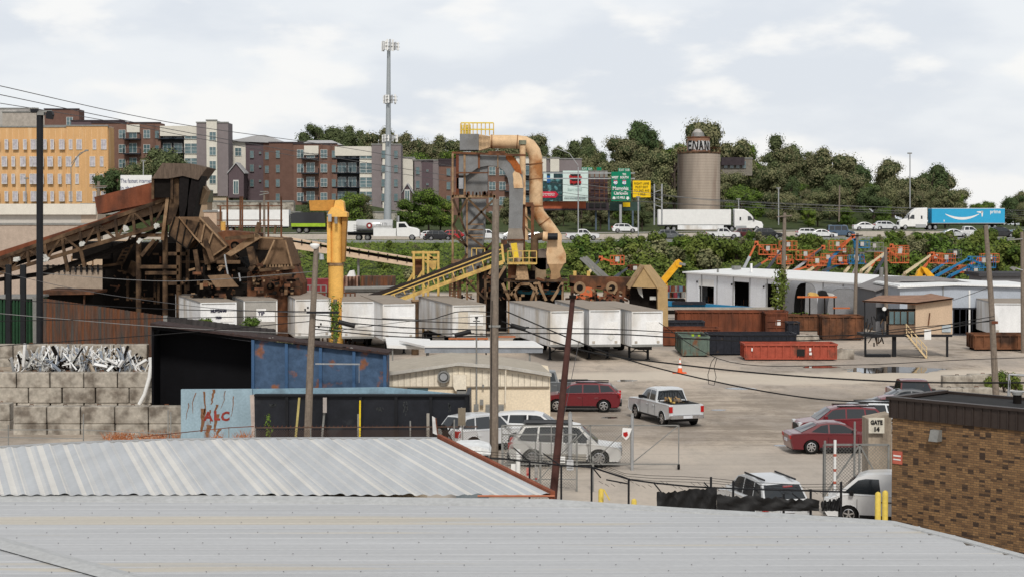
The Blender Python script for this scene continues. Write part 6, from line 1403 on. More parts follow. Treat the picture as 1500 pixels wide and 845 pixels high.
for (px, py, Y, n_, lab) in ((1396,548,104,1,'grey concrete block directly right of the long puddle'),(1437,548,104,1,'grey block behind the foot of the right-hand pole'),(1408,531,112,1,'block with pale top behind the puddle blocks'),(1446,531,113,1,'yellowish block behind the right-hand pole'),(1485,533,113,1,'pale block at the right edge of the yard'),
                         (1186,494,150,1,'pale block beside the black bin'),(1236,514,134,1,'yellowish block at the right end of the red bin'),(1335,568,98,1,'low long block near the puddle, left one'),(1365,568,98,1,'low long block near the puddle, right one'),(1480,560,95,1,'block in the weeds at the right edge')):
    block(W(px,0,Y).x, Y, 0, R(rb_.uniform(-4,4)), lab, None, sx=1.1)
for px, Y, s, k in ((1455,108,.35,2),(1478,109,.42,2),(1496,108,.4,2)): plant(SHRUBS[k], W(px,0,Y).x, Y, s, 'bright green weeds growing by the blocks at the right edge', 'weeds by the right-hand blocks', sq=1.2)
# ---------------------------------------------------------------- boom lifts
lo = mat('lift orange', (.55,.135,.05), .55, var=.1); lb = mat('lift blue', (.02,.17,.36), .5, var=.1); lcr = mat('lift cream boom', (.60,.50,.33), .6, var=.08); lgd = mat('lift dark grey', (.07,.08,.10), .5); lyl = mat('lift yellow', (.75,.38,.02), .5)
lsl = mat('lift silver boom', (.42,.44,.47), .5)
def lift(lab, base, tip, basket, Y, cb_, cj, ck_, bw=22, bh=14, joint=None, tel=.45):
    t = thing('boom_lift', lab, 'boom lift', (W(base[0],0,Y).x, Y+1.5, 0)); g0 = gz(W(base[0],0,Y).x, Y+1.5); X = W(base[0],0,Y).x
    b = MB(); b.box(X-1.5,X+1.5,Y+.6,Y+2.6,g0+.5,g0+1.1,ck_); b.build('chassis', t)
    for dx in (-1.1,1.1):
        for dy in (.5,2.4): b = MB(); b.tube([(X+dx,Y+dy-.15,g0+.45),(X+dx,Y+dy+.15,g0+.45)], .45, rubber, 16); b.build('wheel', t)
    b = MB(); b.box(X-1.,X+.9,Y+.8,Y+2.3,g0+1.12,g0+2.3,ck_); b.build('turntable', t)
    p0 = Vector((X, Y+1.5, g0+2.2)); b0 = W(*base, Y); q1 = W(*tip, Y); 
    pts = [p0, Vector((b0.x, Y+.7, b0.z))] ; mid = b0+(q1-b0)*tel
    b = MB(); b.bar(p0, b0, .36, cb_, .4, up=(0,1,0)); b.bar(b0, mid, .34, cb_, .42, up=(0,1,0)); b.build('boom', t)
    b = MB(); b.bar(mid, q1, .24, cj, .3, up=(0,1,0)); b.build('inner_boom', t)
    bx, by = basket; c = W(bx, by, Y)
    b = MB(); b.bar(q1, c+Vector((0,.2,-.4)), .22, ck_, .28, up=(0,1,0)); b.bar(q1+Vector((0,0,.25)), q1-Vector((0,0,.35)), .5, ck_, .3, up=(0,1,0)); b.build('jib', t)
    s_ = F/Y; w_ = bw/s_; h_ = bh/s_; b = MB(); x0 = c.x-w_/2; x1 = c.x+w_/2; z0 = c.z-h_/2; z1 = c.z+h_/2; r_ = .06
    for yy in (Y-.5, Y+.5):
        for k in range(5): x = x0+(x1-x0)*k/4; b.bar((x,yy,z0),(x,yy,z1), r_, ck_)
        for z in (z0,(z0+z1)/2,z1): b.bar((x0,yy,z),(x1,yy,z), r_ if z > z0 else r_*2, ck_)
    for x in (x0,x1):
        for z in (z0,(z0+z1)/2,z1): b.bar((x,Y-.5,z),(x,Y+.5,z), r_, ck_)
    b.box(x0,x1,Y-.5,Y+.5,z0-.05,z0+.02,ck_); bk = b.build('basket', t)
    b = MB(); b.box(c.x-.25,c.x+.25,Y-.56,Y-.4,z1-.75,z1-.15,mat('control box grey', (.45,.44,.42), .6)); b.build('control_box', bk)
LI = [('orange lift with tallest white boom at the left of the group', (1090,392),(1108,356),(1124,366),232,lsl,lo,lo,25,14),
      ('grey boom lift whose basket sits behind the leafy pole', (1125,393),(1146,364),(1154,360),240,lgd,lgd,lo,25,13),
      ('orange basket lift with thin cream boom behind the leafy pole', (1152,394),(1160,383),(1149,380),236,lcr,lcr,lo,22,13),
      ('long silver boom lift reaching up to an orange basket', (1163,396),(1206,362),(1179,374),234,lsl,lgd,lo,26,14),
      ('low orange lift with folded boom near the shed roof', (1160,398),(1184,390),(1196,383),229,lo,lo,lo,26,12),
      ('blue jib lift crossing over the orange baskets', (1216,380),(1250,346),(1226,360),242,lb,lo,lo,24,14),
      ('dark blue boom lift with orange basket low in the middle', (1206,397),(1238,384),(1230,381),231,lgd,lb,lo,22,12),
      ('cream boom lift with basket near the dark wooden pole', (1238,398),(1250,384),(1254,380),228,lcr,lcr,lb,22,12),
      ('tall white and blue upright lift beside the dark pole', (1254,392),(1252,350),(1262,358),246,white,lb,lb,22,10),
      ('grey basket lift behind the long cream boom', (1272,396),(1262,372),(1280,362),248,lgd,lo,galvd,26,13),
      ('long cream boom lift ending in large orange basket', (1262,396),(1302,366),(1317,374),226,lcr,lcr,lo,26,22),
      ('dark grey boom lift crossing the large orange basket', (1284,396),(1306,360),(1318,366),237,lgd,lgd,lo,24,12),
      ('cream telescopic lift pointing right to two orange baskets', (1326,400),(1366,372),(1385,379),225,lcr,lcr,lo,26,14),
      ('orange lift behind the cream telescopic boom', (1350,396),(1366,376),(1370,378),236,lo,lo,lo,20,14),
      ('bright blue lift with white striped telescopic boom', (1372,404),(1420,378),(1440,384),222,lb,lb,lb,34,16),
      ('orange basket lift right behind the blue lift', (1400,400),(1434,380),(1449,378),232,rustred,lo,lo,26,12),
      ('lone orange basket lift behind the drum conveyor', (862,400),(880,378),(904,381),215,lcr,lgd,lo,20,13),
      ('dark blue boom lift leaning behind the gabled hopper', (898,408),(922,391),(930,392),212,lgd,lgd,rustred,14,8)]
LI += [('orange lift low behind the shed roof left of the leafy pole', (1104,393),(1128,378),(1140,371),244,lgd,lo,lo,20,12),
      ('small orange basket lift between the silver boom and the blue jib', (1182,398),(1204,384),(1212,378),247,lcr,lo,lo,19,12),
      ('maroon lift with folded boom behind the blue jib lift', (1192,399),(1222,372),(1236,368),251,rustred,lo,rustred,18,11),
      ('orange lift peeping over the roof right of the dark pole', (1270,399),(1284,380),(1292,376),243,lcr,lo,lo,20,12),
      ('dark blue lift behind the yellow excavator arm', (1360,402),(1392,380),(1398,372),240,lb,lb,lgd,18,12),
      ('second bright blue lift right of the striped telescopic boom', (1392,404),(1420,390),(1428,396),230,lb,lb,lb,22,14),
      ('maroon boom lift lying low right of the excavator arm', (1376,402),(1404,391),(1412,394),234,rustred,rustred,lo,18,10)]
for l_ in LI: lift(*l_)
t = thing('telehandler', 'yellow telehandler boom raised behind the tan gabled hopper', 'telehandler', W(975, 420, 205)); b = MB(); b.pbar((966,418),(994,384),205,.75,lyl,h=.8); b.build('boom', t); b = MB(); b.pp([(989,384),(995,380),(1000,385),(998,392),(991,391)],204.5,1.2,lyl); b.pbar((995,386),(1004,388),204.6,.3,galvd); b.build('head', t)
b = MB(); b.pb(962,414,978,gpy(205)-6,205,2,lyl); b.build('body', t); b = MB(); b.ptube([(965,gpy(205)-5),(965.1,gpy(205)-5)],205,.1,rubber); p = W(966,gpy(205)-5.5,204.6); b.tube([p,p+Vector((0,.4,0))],.5,rubber,16); p = W(975,gpy(205)-5.5,204.6); b.tube([p,p+Vector((0,.4,0))],.5,rubber,16); b.build('wheel', t)
t = thing('excavator_arm', 'folded yellow excavator arm rising behind the grey gabled shed', 'excavator', W(1350, 420, 210)); b = MB(); b.pp([(1341,408),(1345,397),(1351,391),(1357,393),(1352,402),(1349,409)],210,.8,lyl); b.pp([(1350,392),(1358,393),(1369,404),(1365,409),(1360,407)],209.5,.7,lyl); b.build('arm', t); b = MB(); b.pb(1338,405,1362,gpy(210),211,2.2,lyl); b.build('body', t); b = MB(); b.pb(1334,gpy(210)-8,1368,gpy(210),210.5,3.2,blackpl); b.build('track', t)
# clutter by the gabled hopper
t = thing('stacked_drums', 'blue grey drums and red machine parts stacked left of the white shed', 'drums', W(992, 450, 195)); 
for i in range(14):
    b = MB(); x = 978+(i % 7)*3.8; y = 436-(i//7)*9; b.ptube([(x,y),(x,y-8)],195+(i % 3)*.6,.24,[mat('drum blue', (.10,.16,.22), .5),rustred,galvd,mat('drum maroon', (.2,.03,.04), .5)][i % 4],12); b.build('drum', t)
b = MB(); b.pb(975,438,1004,gpy(194.8),195,2.2,darksteel); b.build('deck', t)
# ---------------------------------------------------------------- middle ground: sheet pile fence, black shed, beige building
t = thing('sheet_pile_fence', 'rust streaked corrugated steel fence running above the block walls', 'fence', (-37.6, 133, 0))
def fence_run(x0,y0,x1,y1,z0,z1,zb,m,t,nm='panel',pitch=.8):
    L_ = math.hypot(x1-x0,y1-y0); n_ = int(L_/pitch); b = MB(); d = Vector((x1-x0,y1-y0,0)).normalized(); nn = Vector((-d.y,d.x,0)); pts = []
    for i in range(n_*4+1):
        f = i/(n_*4); o = nn*(.14 if i % 4 in (1,2) else 0); pts.append((x0+(x1-x0)*f+o.x, y0+(y1-y0)*f+o.y, z0+(z1-z0)*f))
    vs = []
    for p in pts: vs += [(p[0],p[1],zb),p]
    b.add(vs, [(2*i,2*i+2,2*i+3,2*i+1) for i in range(len(pts)-1)], m); return b.build(nm, t)
a = W(51,435,133); c = W(243,463,107); fence_run(a.x,133,c.x,107,a.z,c.z,-.2,rustpanel,t)
d = W(404,482,95); fence_run(c.x,107,d.x,95,c.z,d.z,-.2,mat('dark grey wall panel', (.055,.05,.05), .8, var=.3),t)
b = MB(); b.bar((c.x,106.9,0),(c.x,106.9,c.z+.05),.25,galvd); b.bar((a.x,133,0),(a.x,133,a.z+.05),.3,galvd); b.build('post', t)
for px, Y, s in ((282,113,.3),(300,112,.4),(362,108,.45),(410,104,.35),(420,103.5,.3)): plant(SHRUBS[1 if px < 400 else 3], W(px,0,Y).x, Y, s, 'small green weed bush showing above the dark wall', 'weed bushes above the dark wall', dz=W(px,480 if px < 320 else 482 if px < 400 else 505,Y).z-.35)
# terrace fill under things behind the walls
b = MB(); b.box(-60,W(222,0,101).x,100.4,107.5,.0,1.75,concd); tag(b.build('terrace'), 'raised rubble terrace carrying the white scrap', 'terrace', kind='structure')
# white scrap heap: uncountable pieces
b = MB(); rr = random.Random(77)
for _ in range(900):
    px = rr.triangular(18,216,120); Y = rr.uniform(100.9,105.5); base = 543-(1 if px < 30 or px > 205 else rr.uniform(0,1)**.7*17)
    p = W(px, base, Y); p.z = max(p.z, 1.8); L_ = rr.uniform(.6,2.3); a = rr.gauss(0,.9)+math.pi/2; e = rr.uniform(-.5,.6)
    dv = Vector((math.cos(a)*L_*.6, e*L_*.6, abs(math.sin(a))*L_*.62)); w_ = rr.choice([.04,.06,.08,.11,.16])
    b.bar(p-dv*.3, p+dv*.7, w_, [white,white,hs,galv,trwhite,mat('blue grey offcut', (.28,.32,.38), .6),darksteel,concd][rr.randrange(8)], w_*rr.choice([.3,1]), up=(rr.uniform(-1,1),rr.uniform(-1,1),.3))
tag(b.build('scrap_heap'), 'heap of white pipe and trim offcuts behind the block wall', 'scrap heap', kind='stuff')
b = MB(); b.ptube([(220,523),(221,535),(219,552),(212,577),(204,592)], 99, .12, white, 8); tag(b.build('bent_pipe'), 'bent white pipe hanging down over the end of the block wall', 'pipe')
# black-and-blue scrap shed
t = thing('open_scrap_shed', 'large shed with black open bay and rust flecked blue side panels', 'shed', (W(222,0,90).x, 90, 0)); Y = 90
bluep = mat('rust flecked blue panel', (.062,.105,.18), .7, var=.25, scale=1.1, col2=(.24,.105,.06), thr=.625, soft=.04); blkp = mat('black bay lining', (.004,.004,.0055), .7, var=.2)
def Q(px,py,YY=Y): return W(px,py,YY)
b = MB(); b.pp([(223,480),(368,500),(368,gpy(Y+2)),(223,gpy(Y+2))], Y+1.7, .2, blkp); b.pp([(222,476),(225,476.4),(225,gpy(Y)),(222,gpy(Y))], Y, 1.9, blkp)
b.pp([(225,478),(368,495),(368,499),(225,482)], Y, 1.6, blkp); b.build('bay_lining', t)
b = MB(); b.pp([(369,497),(567,519),(567,gpy(Y)),(369,gpy(Y))], Y, .12, bluep); b.pp([(562,518),(567,519),(567,gpy(Y)),(562,gpy(Y))], Y+.13, 1.7, bluep); b.pp([(369,500),(372,500),(372,gpy(Y)),(369,gpy(Y))], Y+.14, 1.5, blkp); b.build('side_panel', t)
b = MB()
for x in (370,419,469,518,563): y = 497+(x-369)*.111; b.pp([(x-1.8,y),(x+2.6,y+.5),(x+2.6,gpy(Y)),(x-1.8,gpy(Y))], Y-.22, .2, mat('blue rib', (.045,.10,.20), .6, var=.15))
b.build('rib', t)
b = MB(); b.pp([(220,473),(368,492),(569,516.5),(569,519.5),(368,495),(220,476.5)], Y-.3, 2.3, mat('dark rust roof edge', (.045,.03,.028), .8, var=.4, scale=1.5)); b.build('roof', t)
b = MB(); rr = random.Random(6)
for i in range(70): f = rr.random(); x = 320+f*240; y = 486.0+(x-320)*.123; b.pbar((x,y),(x+rr.uniform(-5,5),y+rr.uniform(-1.5,.8)), Y-.2+rr.uniform(0,1.5), rr.uniform(.03,.1), rr.choice([rustred,rust,hs,darksteel]))
b.build('roof_debris', t).hide_render = False
b = MB(); b.pbar((462,532.5),(527,533),Y-1.2,.07,galv); b.ptube([(526,533),(526,560)],Y-1.2,.015,galv,5); b.build('arm_pipe', t)
# light blue wall band and ALC panel
lbl = mat('light blue faded panel', (.30,.41,.48), .7, var=.1, scale=.8, col2=(.22,.085,.045), thr=.655, soft=.05, stretch=(1.4,1,.3))
t = thing('blue_steel_wall', 'faded light blue steel wall with rust runs and red letters', 'wall', (W(265,0,86).x, 86, 0)); Y = 86
b = MB(); b.pp([(265,570),(369,569.5),(369,gpy(Y)),(265,gpy(Y))], Y, .25, lbl); b.build('panel', t)
b = MB(); b.pp([(369,569.5),(567,567),(688,578.5),(688,585),(369,585)], Y+.3, .2, mat('light blue top band', (.24,.37,.46), .7, var=.1, scale=.8, col2=(.16,.22,.27), thr=.62)); b.build('top_band', t)
redl = mat('faded red paint letters', (.28,.05,.04), .8, var=.3, scale=3); b = MB(); b.pp([(366,578),(372,578),(374,gpy(Y)),(369,gpy(Y))], Y-.05, .3, mat('peeling pale post', (.50,.42,.38), .9, var=.25)); b.build('edge_post', t)
for ch, x, y in (('A',305,610),('L',317.5,609),('C',330,610)): text('lettering', ch, .62, redl, t, W(x,y,Y-.01), (1,0,-.05 if ch != 'C' else .1), (0.02,0,1), bold=.03)
b = MB(); rr = random.Random(15)
for x0_,y0_,w_,l_ in ((313,570,2.2,22),(299,573,1.6,34),(318,592,2,16),(298,598,4,34),(319,606,3,26),(308,600,1.4,20),(287,575,.8,30),(330,572,.7,26),(342,580,.8,30),(276,590,.7,24),(306,622,4,18),(322,628,3,10)):
    x = x0_; y = y0_; n_ = 6
    for k in range(n_):
        x2 = x+rr.uniform(-1.5,1.5)-.6; wa = w_*(1-k/n_*.6); wb_ = w_*(1-(k+1)/n_*.6); y2 = y+l_/n_
        b.add([W(x-wa,y,Y-.004),W(x+wa,y,Y-.004),W(x2+wb_,y2,Y-.004),W(x2-wb_,y2,Y-.004)], [(0,1,2,3)], mat('rust run brown', (.20,.10,.055), .9, var=.4, scale=4)); x, y = x2, y2
b.build('rust_run', t)
# black container wall in front
t = thing('black_bin_wall', 'long black steel bin wall with recessed ribs in front of the blue shed', 'container', (W(372,0,84).x, 84, 0)); Y = 84
b = MB(); b.pp([(373,578.5),(685,578.5),(686,gpy(Y)),(373,gpy(Y))], Y, .3, navy); b.pp([(682,578.5),(688,577),(689,gpy(Y)),(684,gpy(Y))], Y+.31, 3.5, navy); b.build('panel', t)
b = MB()
for x in (420,476,528,580,631,683): b.pb(x-2.2,580,x+2.2,gpy(Y),Y-.16,.15,mat('black rib', (.010,.011,.014), .6))
b.pb(372,577.6,686,580,Y-.2,.5,MATS['black rib']); b.build('rib', t)
b = MB(); rr = random.Random(8)
for x,y,w_,h_ in ((594,592,5,13),(556,597,7,4),(658,595,2,8),(400,592,6,3)):
    for _ in range(18): xx = x+rr.gauss(0,w_*.4); yy = y+rr.gauss(0,h_*.4); b.pbar((xx,yy),(xx+rr.uniform(-1,1),yy+rr.uniform(1,4)),Y-.004,.03,mat('grey scuff', (.055,.06,.062), .7))
b.build('scuff', t)
# fence-side posts, signs
def post(name, lab, x, y0, x2, y1, Y, w_, m, cat='post'):
    t = thing(name, lab, cat, W(x2, y1, Y)); b = MB(); b.pbar((x,y0),(x2,y1),Y,w_,m); b.build('shaft', t); return t
post('marker_post','yellowish leaning stick before the black bin wall',438.5,582,433,643,80,.10,mat('dull yellow stick', (.42,.35,.14), .7)); post('marker_post','grey flat stake before the black bin wall',475,604,471.5,643,80,.09,galvd)
b = MB(); b.pb(473,582,478.5,604,79.8,.08,mat('pale faded plate', (.40,.36,.34), .7)); o = b.build('plate', [c_ for c_ in scene.objects if c_.get('label') == 'grey flat stake before the black bin wall'][0])
post('marker_post','bright yellow thin pole before the black bin wall',527.5,586,527,643,80,.075,mat('bright yellow pole', (.75,.55,.02), .5)); post('marker_post','short grey post behind the bright yellow pole',525,606,525,643,80.3,.10,galvd)
post('fence_post','thin grey post with top wire near the bin wall end',601,616,601,642,79,.06,galvd); post('fence_post','thicker pale post near the bin wall end',627,605,627,643,79,.13,mat('pale timber post', (.30,.28,.25), .8))
t = post('sign_post','small white sign with brown edge leaning by the bin wall end',638,640,640,655,78,.05,galvd,'sign'); b = MB(); b.pp([(633,609),(638,612),(641,637),(634,634)],77.8,.06,mat('sign white face', (.60,.60,.60), .6)); b.pp([(637.5,612),(639,612),(642,637),(640.6,637)],77.75,.1,rustred); b.build('panel', t)
t = post('sign_post','dull tan sign board on a thin post before the black wall',676,596,678,652,78,.06,galvd,'sign'); b = MB(); b.pb(671,597,682,623,77.8,.05,mat('dull tan board', (.20,.17,.13), .8)); b.build('panel', t)
post('fence_post','thin grey fence post right of the tan sign board',665.5,614,665,652,78,.06,galvd)
# chain link fences ---------------------------------------------------------
mesh_m = mat('chain link wire', (.20,.20,.19), .5, .3, var=.1); meshr = mat('rusty chain link wire', (.10,.065,.05), .7, var=.2)
def chain(parent, p, q, z0, z1, m, pitch=.11, r_=.009, z0b=None, z1b=None):
    p = Vector((p[0],p[1],0)); q = Vector((q[0],q[1],0)); L_ = (q-p).length; d = (q-p)/L_; h_ = z1-z0; b = MB(); n_ = int((L_+h_)/pitch)
    for i in range(n_):
        s = i*pitch
        for sg in (0,1):
            s0 = s-h_; s1 = s; t0 = 0; t1 = h_
            if s0 < 0: t0 = -s0; s0 = 0
            if s1 > L_: t1 = h_-(s1-L_); s1 = L_
            if t1 <= t0: continue
            if sg: za, zb_ = z1-t0, z1-t1
            else: za, zb_ = z0+t0, z0+t1
            a = p+d*s0; c = p+d*s1; w_ = Vector((0,0,r_))
            b.add([(a.x,a.y,za-r_),(c.x,c.y,zb_-r_),(c.x,c.y,zb_+r_),(a.x,a.y,za+r_)], [(0,1,2,3)], m)
    return b.build('wire_mesh', parent)
t = thing('chain_link_fence', 'rust tinted chain-link fence along the black bin wall', 'fence', (W(372,0,78).x,78,0)); a = W(372,629,78); c = W(700,626,78)
chain(t,(a.x,78),(c.x,78),.1,a.z,meshr); b = MB(); b.pbar((374,626),(700,624.5),78,.045,meshr)
for i in range(52): x = 374+i*6.3; b.pbar((x,626),(x+2,623),78,.02,rustred)
b.build('top_rail', t)
b = MB()
for x in (374,)+(455,): b.pb(x-.8,626,x+.8,gpy(78),78,.05,galvd)
b.build('post', t)
t = thing('wire_fence', 'sagging thin wire fence in front of the lowest block wall', 'fence', (W(100,0,80).x,80,0)); b = MB()
for x,y in ((12,622),(122,606),(246,600),(250,603),(335,625)): b.pb(x-.7,y,x+.7,gpy(80),80,.05,galvd)
b.build('post', t); b = MB()
for a,c in (((0,629),(122,629)),((122,629),(250,635)),((0,640),(122,642)),((200,640),(335,626)),((335,626),(372,624))): b.pbar(a,c,80,.035,galvd if c[0] < 300 else rustred)
b.build('rail', t)
for px in (160,172,178,188,212,225,240,255,318,352,362): 
    b = MB(); rr = random.Random(px); dead = leafmat('leaf dead orange', (.42,.15,.06), (.32,.13,.07), (.45,.22,.12))
    for i in range(26): p = W(px+rr.uniform(-8,8), 643, 81+rr.uniform(0,1)); b.tube([p, p+Vector((rr.uniform(-.3,.3),0,rr.uniform(.15,.5)))], [.012,.004], dead, 3)
    q = W(px,643,81.4); leaves(b, q+Vector((0,0,.1)), .35, 40, .06, dead, rr, .6); tag(b.build('dead_weed'), 'dry orange weeds in front of the lowest wall', 'weeds', 'dry orange weeds along the lowest wall')
t = thing('weed_plant', 'single green weed against the black bin wall', 'plant', W(394,640,82)); b = MB(); b.ptube([(393,645),(393,612)],82,.015,bark,5); b.build('stem', t); b = MB(); rr = random.Random(4)
for i in range(7): leaves(b, W(393+rr.uniform(-3,3),612+i*4.5,82), .17, 14, .07, LEAFS[2], rr, 1.4)
b.build('foliage', t)
# beige building -------------------------------------------------------------
t = thing('beige_building', 'low beige metal building with round wall fan and pale fascia', 'building', (W(568,0,93).x,93,0)); Y = 93
beige = mat('beige ribbed cladding', (.76,.69,.57), .7, var=.04, scale=.4); beige2 = mat('beige lower wall', (.76,.655,.50), .75, var=.05, scale=.4)
b = MB(); b.pp([(545,552),(567,548),(670,534),(740,539),(806,550),(806,gpy(Y)),(545,gpy(Y))], Y, 6.2, beige2); b.build('wall', t)
b = MB(); b.pp([(545,553),(567,549),(670,536),(740,541),(805,552),(805,566),(545,566)], Y-.07, .068, beige)
for i in range(30): x = 548+i*8.8; yt = 549-(x-567)*.125 if x < 670 else 536+(x-670)*.115; b.pb(x-.35,yt+1.5,x+.35,566,Y-.1,.03,mat('rib shadow', (.36,.32,.26), .8))
b.pb(545,565.5,805,567.5,Y-.12,.11,mat('ledge shade', (.25,.21,.16), .8)); b.build('upper_cladding', t)
b = MB(); trm = mat('pale roof trim', (.46,.44,.40), .6)
fp = [(545,548.5),(567,545.5),(670,531),(740,536),(808,547)]; n_ = len(fp)
b.pp(fp+[(x,y+4.2) for x,y in fp[::-1]], Y-.45, .3, trm); b.build('fascia', t)
b = MB(); A_ = [W(x,y,Y-.44) for x,y in fp]; B_ = [p+Vector((-.6,6.8,.02)) for p in A_]; b.add(A_+B_, [(i,i+1,n_+i+1,n_+i) for i in range(n_-1)], mat('beige dusty roof', (.40,.36,.30), .8, var=.1)); b.build('roof', t)
b = MB(); p = W(650,551,Y-.1); b.tube([p, p-Vector((0,.25,0))], .34, galvd, 20); b.tube([p-Vector((0,.25,0)), p-Vector((0,.27,0))], .26, mat('fan dark', (.06,.06,.06), .7), 20); b.tube([p-Vector((0,.27,0)), p-Vector((0,.33,0))], .2, galv, 16); b.build('wall_fan', t)
b = MB(); b.pb(597,567.5,627,573,Y-.06,.05,bglass); b.build('window', t)
b = MB(); b.pp([(664,549),(683,549),(683,572),(667,572),(664,566)], Y-.6, .48, beige); b.pb(669,570,683,578,Y-.6,.4,galvd); b.build('duct_box', t)
b = MB(); b.ptube([(698,600),(698,466)], Y-.3, .045, galvd, 6); b.ptube([(741,536),(740,590)], Y-.35, .04, beige, 6); b.build('conduit', t)
b = MB(); b.pb(694,592,701,601,Y-.45,.2,galvd); b.pb(703,585,708,593,Y-.3,.15,galvd); b.pb(706,563,709,567,Y-.3,.15,galvd); b.pb(711,594,738,608,Y-1.2,.8,galvd); b.build('meter_box', t)
b = MB(); b.ptube([(698,466),(698,464)],Y-.3,.09,blacksteel,8); b.pbar((693,470),(703,470),Y-.3,.05,blacksteel); b.build('weather_head', t)
# white canopies
t = thing('flat_canopy', 'long flat white canopy with grey edge behind the beige building', 'canopy', W(680,540,112)); Y = 112
b = MB(); b.pp([(622,508),(795,508.5),(795,516.5),(622,516.5)],Y,.2,mat('grey fascia', (.25,.27,.30), .6)); b.pp([(622,506.3),(796,507),(796,509),(622,508.5)],Y-.1,.35,white); b.build('fascia', t)
b = MB(); a0,a1 = W(622,506.3,Y+.2),W(796,507,Y+.2); b.hexa([a0-Vector((0,0,.15)),a1-Vector((0,0,.15)),a1+Vector((-.6,5,-.13)),a0+Vector((-2,5,-.13)),a0,a1,a1+Vector((-.6,5,.02)),a0+Vector((-2,5,.02))],white); b.build('roof', t)
for x in (627,776): b = MB(); b.pb(x-1.5,516.5,x+1.5,gpy(Y),Y+.2,.15,galvd); b.build('post', t)
t = thing('flat_canopy', 'smaller white canopy with rusty supports left of the long one', 'canopy', W(600,540,118)); b = MB(); Y = 116; a0,a1 = W(567,505,Y),W(635,508,Y); b.hexa([a0-Vector((0,0,.2)),a1-Vector((0,0,.2)),a1+Vector((-.5,5,0)),a0+Vector((-.5,5,0)),a0,a1,a1+Vector((-.5,5,.2)),a0+Vector((-.5,5,.2))],white); b.build('roof', t)
for x in (575,625): b = MB(); b.pb(x-1,508,x+1,gpy(Y),Y+.2,.12,galvd); b.build('post', t)
t = thing('orange_beam_rack', 'low orange steel beams lying under the trailers right of the brown post', 'steel beams', W(690,505,126)); b = MB(); b.pb(657,494.5,715,497,126,.3,mat('orange beam', (.42,.14,.06), .7)); b.pb(725,492,755,494,127,.3,MATS['orange beam']); b.build('beam', t); b = MB()
for x in (660,712): b.pb(x-1,497,x+1,gpy(126),126,.2,blacksteel)
b.build('legs', t)
# ---------------------------------------------------------------- wooden utility poles
def pole(name, lab, pts, Y, r, m=None, n_=10):
    t = thing(name, lab, 'utility pole' if m is None else 'pole', W(pts[0][0], pts[0][1], Y)); b = MB(); b.tube([W(x,y,Y) for x,y in pts], r, m or wood, n_); b.build('shaft', t); return t
t = pole('utility_pole','leaning wooden pole with round white lamp before the black bin wall',[(449.5,gpy(79)+3),(455,520),(463.5,362)],79,[.19,.16,.12])
b = MB(); b.pb(449,456,496,459,78.6,.14,blacksteel); b.build('crossarm', t)
b = MB(); p = W(461,360,78.9); b.tube([p-Vector((0,0,.16)),p,p+Vector((0,0,.07)),p+Vector((0,0,.1))],[.1,.24,.2,.08],white,16); b.build('lamp_globe', t); b = MB(); p = W(471,376,78.9); b.tube([p-Vector((0,0,.14)),p+Vector((0,0,.12))],[.12,.09],galv,12); b.pbar((464,370),(471,372),79,.05,galvd); b.build('side_lamp', t)
b = MB()
for x,y in ((447,455),(451,452),(467,480),(470,476)): p = W(x,y,78.7); b.tube([p,p+Vector((0,0,.1))],.04,blackpl,6)
b.build('insulator', t)
t = pole('utility_pole','tall straight wooden pole standing in the middle before the duct tower',[(723.5,gpy(76)+2),(724,480),(726.5,292)],76,[.20,.19,.15]); b = MB(); b.pb(716,476,733,479,75.8,.1,galvd); b.ptube([(719,gpy(76)),(720,500),(721,440)],75.8,.02,blackpl,5); b.build('bracket', t)
t = pole('leaning_rust_pole','dark rusty steel pole leaning right behind the metal roof',[(806,gpy(62)+4),(821,610),(839,437)],62,[.15,.13,.09],mat('dark maroon rust', (.075,.035,.03), .8, var=.3))
b = MB(); p = W(839,437,61.9); b.tube([p,p+Vector((0,0,.12))],.13,darksteel,10); b.build('cap', t)
t = pole('utility_pole','leaning wooden pole on the right beside the concrete blocks',[(1461,gpy(92)),(1452,440),(1444,330)],92,[.19,.16,.12]); b = MB(); b.pb(1453,470,1462,474,91.8,.1,rustred); b.build('band', t)
t = pole('utility_pole','leafy wooden pole standing before the white shed',[(1146,gpy(170)),(1148,380),(1149.5,312)],170,[.26,.22,.16]); b = MB(); b.pbar((1138,318),(1160,316),169.8,.12,wood); b.build('crossarm', t)
t = pole('utility_pole','dark thin pole among the boom lifts',[(1252,gpy(160)),(1254,400),(1256,342)],160,[.2,.16,.12],None); b = MB(); b.pbar((1247,346),(1264,345),159.8,.1,darksteel); b.build('crossarm', t)
t = pole('utility_pole','grey wooden pole with transformer before the grey gabled shed',[(1298,gpy(158)),(1298,400),(1297,362)],158,[.2,.17,.14]); b = MB(); p = W(1291,398,157.8); b.tube([p-Vector((0,0,.5)),p+Vector((0,0,.4))],.2,galvd,10); b.build('transformer', t)
t = pole('utility_pole','dark wooden pole with lamp arm at the right edge',[(1499,gpy(140)),(1498,400),(1497,340)],140,[.2,.17,.14]); b = MB(); b.pbar((1476,352),(1498,350),139.8,.1,galvd); b.ptube([(1498,396),(1488,393),(1484,394)],139.8,.05,galv,6); b.build('arm', t); b = MB(); b.pp([(1480,393),(1484,390.5),(1490,392),(1486,397)],139.5,.3,galvd); b.build('lamp_head', t)
t = pole('utility_pole','small distant pole with wide crossarm before the orange block',[(144,300),(144.5,266)],235,[.25,.2]); b = MB(); b.pbar((131,273),(157,273),234.8,.15,wood); b.pbar((134,276),(155,275),234.8,.1,galvd); b.build('crossarm', t)
